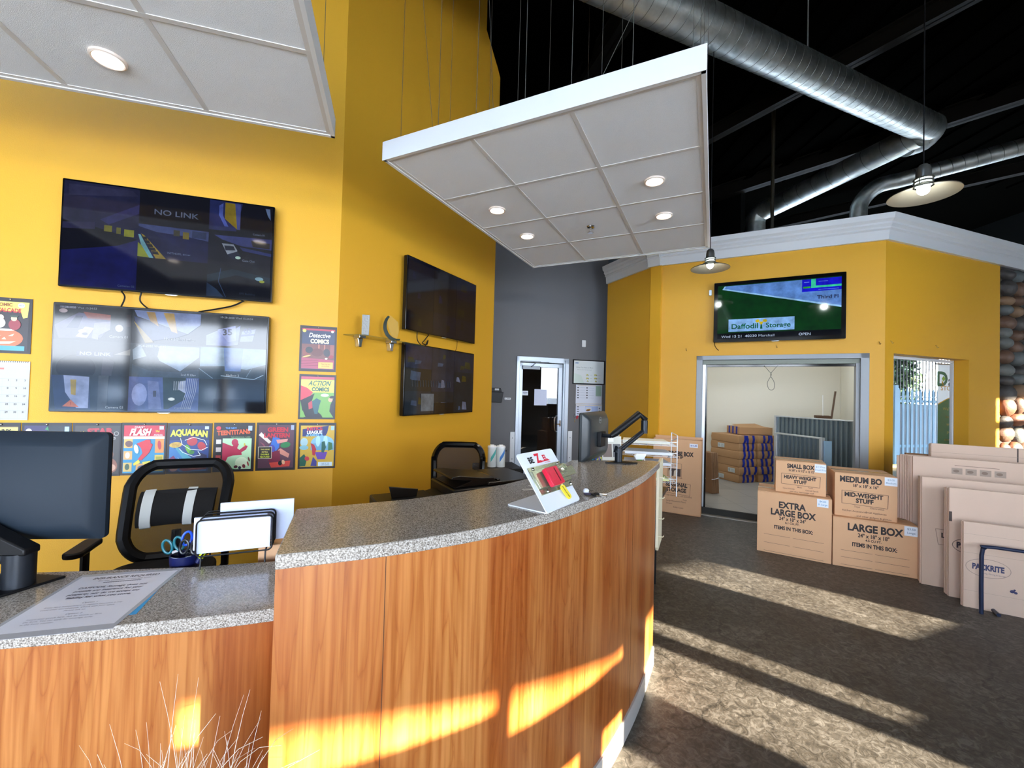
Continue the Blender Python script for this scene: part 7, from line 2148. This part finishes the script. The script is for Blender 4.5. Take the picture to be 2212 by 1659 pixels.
r = thing('insurance_notice', 'laminated white insurance required sheet lying on the low counter', 'notice', tuple(c4[3] + Vector((0, 0, 0.8652))), a_s)
sh = [('r', 0.0, 0.0, 1, 1, '#d9dce8'), ('t', 'INSURANCE REQUIRED', 0.5, 0.935, 0.060, '#3c3e50', dict(b=0.03, sx=0.85)), ('t', 'for the contents of storage units', 0.52, 0.875, 0.034, '#5c6074', dict(sx=0.95)), ('t', '****************', 0.52, 0.82, 0.05, '#5c6074', dict(b=0.02, sx=0.9)),
      ('t', 'DAFFODIL Storage does not', 0.5, 0.73, 0.048, '#44465c', dict(b=0.015, sx=0.92)), ('t', 'provide any insurance for your', 0.5, 0.665, 0.048, '#44465c', dict(b=0.015, sx=0.86)), ('t', 'property, nor do we accept any', 0.5, 0.60, 0.048, '#44465c', dict(b=0.015, sx=0.86)), ('t', 'liability for what you store.', 0.5, 0.535, 0.048, '#44465c', dict(b=0.015, sx=0.9)),
      ('t', 'Option 1', 0.5, 0.42, 0.03, '#6a6e84', {}), ('t', 'If you have homeowners or renters insurance it may', 0.48, 0.375, 0.028, '#6a6e84', dict(sx=0.9)), ('t', 'cover your stored goods. Check with your agent.', 0.46, 0.335, 0.028, '#6a6e84', dict(sx=0.9)), ('t', 'Please ask us.', 0.46, 0.295, 0.028, '#6a6e84', {}),
      ('t', 'Option 2', 0.5, 0.23, 0.03, '#6a6e84', {}), ('t', 'Insure your goods here. Ask for details or fill in', 0.46, 0.185, 0.028, '#6a6e84', dict(sx=0.9)), ('t', 'the form. You can apply for coverage today', 0.44, 0.145, 0.028, '#6a6e84', dict(sx=0.9)), ('t', 'at the front counter.', 0.3, 0.105, 0.028, '#6a6e84', dict(sx=0.9))]
art('sheet', r, wS, hS, sh, rot=(-pi / 2, 0, 0), step=0.0001, rough=0.3)
MB().box(-0.012, wS + 0.012, -0.03, hS + 0.02, -0.0006, -0.0001).build('laminate', mat('glossy_laminate', '#aeb0b6', 0.08), r)
r['label'] = 'laminated white insurance required sheet lying on the low counter'
o = MB().prism([(0, 0), (0.26, 0.017), (0.243, 0.347), (0.017, 0.33)], 0, 0.0004).build('blue_brochure', mat('cyan_print', '#3c9cd4', 0.3), None, loc=tuple(c4[3] + Vector((0.048, 0.026, 0.8643))), rot=(0, 0, a_s + 0.06))
tag(o, 'blue sheet peeking out under the insurance notice', 'brochure')

# wire file sorter with white papers
r = thing('file_sorter', 'black wire file sorter on the low counter next to the tall counter end', 'file sorter', (-1.1590, 1.5758, 0.8644), 0.40)
r.scale = (0.868,) * 3
def hoop(y, w=0.285, h0=0.05, h1=0.205):
    return MB().tube([(x, y, z) for x, z in rrect(w, h1 - h0, 0.02, 5, w / 2, (h0 + h1) / 2)], 0.0035, 8, closed=True).build('wire_hoop', M_BLK, r)


for y in (-0.02, 0.03, 0.08, 0.12):
    hoop(y)
for x in (0.02, 0.26):
    MB().tube([(x, -0.03, 0.0), (x, -0.02, 0.05), (x, 0.12, 0.05), (x, 0.13, 0.0)], 0.0035, 8).build('base_wire', M_BLK, r)
M_E = mat('white_envelope', '#cdd9f4', 0.5)
lab = ['white envelope at the front of the wire file sorter', 'white paper sheets in the middle of the wire file sorter', 'tall white paper at the back of the wire file sorter']
for i, (y, x0, w_, z1) in enumerate(((0.0, 0.0, 0.275, 0.195), (0.05, -0.025, 0.28, 0.20), (0.10, 0.06, 0.30, 0.245))):
    q = Matrix.Translation((-1.1590, 1.5758, 0.8644)) @ Matrix.Rotation(0.40, 4, 'Z') @ (Vector((x0, y, 0.058)) * 0.868)
    e = thing('envelope', lab[i], 'paper', tuple(q), 0.40, 'papers in the wire file sorter')
    e.scale = (0.868,) * 3
    MB().box(0, w_, -0.006, 0.006, 0, z1 - 0.058).build('sheets', M_E, e, bevel=0.001)
    if i == 0:
        MB().prism_y([(0, z1 - 0.06), (w_, z1 - 0.06), (w_ / 2, 0.06)], -0.0075, -0.0065).build('flap', M_PAPER, e)
# brown carton behind the sorter, scissors cup, marker
r = thing('small_carton', 'brown carton with print behind the file sorter by the tall counter', 'box', (-1.0071, 1.7060, 0.8119), 0.35)
r.scale = (0.868,) * 3
MB().box(0, 0.26, 0, 0.16, 0, 0.10).build('body', M_CARD, r, bevel=0.003)
r = thing('scissors_cup', 'dark blue cup on the low counter behind the insurance notice', 'cup', (-1.2502, 1.6365, 0.8119), 0)
r.scale = (0.868,) * 3
MB().lathe([(0, 0), (0.05, 0), (0.055, 0.09), (0.05, 0.09), (0.045, 0.005), (0, 0.005)], 24).build('cup', mat('navy_plastic', '#10184a', 0.35), r)


def scissor(loc, rz, c, label, tilt):
    r = thing('scissors', label, 'scissors', loc, 0, 'scissors in the cup on the low counter', rot=(tilt[0], tilt[1], rz))
    r.scale = (0.868,) * 3
    for sx in (-1, 1):
        pts = [(sx * 0.022 + 0.017 * cos(t), 0, 0.115 + 0.03 * sin(t)) for t in [2 * pi * i / 16 for i in range(16)]]
        MB().tube(pts, 0.0055, 8, closed=True).build('handle', mat('scissor_' + c.strip('#'), c, 0.3), r)
    MB().prism_y([(-0.012, 0.09), (0.012, 0.09), (0.004, 0.0), (-0.004, 0.0)], -0.002, 0.002).build('blades', M_CHROME, r)
    return r


scissor((-1.2632, 1.6322, 0.8293), 0.3, '#14606c', 'teal handled scissors in the dark blue cup, leftmost', (0.0, -0.25))
scissor((-1.2415, 1.6409, 0.8466), 0.5, '#1c4cc0', 'bright blue handled scissors in the dark blue cup, tallest', (0.0, 0.15))
scissor((-1.2328, 1.6235, 0.8206), 0.2, '#14161c', 'black handled scissors in the dark blue cup', (0.0, 0.1))
r = thing('highlighter', 'lime yellow highlighter leaning beside the scissors cup', 'marker', (-1.1807, 1.6148, 0.8683), 0.3, rot=(0, 0.45, 0.3))
r.scale = (0.868,) * 3
MB().tube([(0, 0, 0), (0, 0, 0.075), (0, 0, 0.10)], [0.011, 0.011, 0.008], 12).build('barrel', mat('lime_plastic', '#c4dc1c', 0.3), r)
MB().tube([(0, 0, -0.002), (0, 0, 0.02)], 0.0115, 12).build('cap', mat('navy_plastic', '#10184a', 0.35), r)

# ------------------------------------------------------------------ dried grass in a planter in the foreground
r = thing('dried_grass_planter', 'pale dried ornamental grass tuft rising at the bottom edge in front of the low counter', 'plant', (-0.60, 0.80, 0.0), 0)
MB().lathe([(0, 0), (0.09, 0), (0.13, 0.62), (0.135, 0.64), (0.12, 0.64), (0.115, 0.60), (0, 0.60)], 28).build('pot', mat('dark_glazed_pot', '#2c2a28', 0.3), r)
M_GR = mat('dried_straw', '#d6cbb9', 0.6, var=0.15, vs=20)
rr = random.Random(21)
b = MB()
targets = []
for i in range(150):
    a = rr.uniform(0, 2 * pi)
    hgt = rr.uniform(0.17, 0.30)
    spread = rr.uniform(0.01, 0.10)
    if i % 9 == 0:
        hgt = rr.uniform(0.33, 0.40)
        spread = rr.uniform(0.03, 0.16)
    elif i % 9 == 4:
        spread = rr.uniform(0.18, 0.33)
        hgt = rr.uniform(0.24, 0.34)
    dx, dy = cos(a) * spread, sin(a) * spread * 0.6
    bx, by = rr.uniform(-0.09, 0.09), rr.uniform(-0.06, 0.06)
    pts = []
    droop = rr.uniform(0.0, 0.05) + (0.08 if spread > 0.14 else 0)
    for k in range(7):
        t = k / 6
        pts.append((bx + dx * t ** 1.8, by + dy * t ** 1.8, 0.59 + hgt * t - droop * t ** 4))
    w0 = rr.uniform(0.0008, 0.0014)
    b.tube(pts, [w0 * (1.15 - t / 6.5) for t in range(7)], 4)
o = b.build('grass_blades', M_GR, r)
o['kind'] = 'stuff'
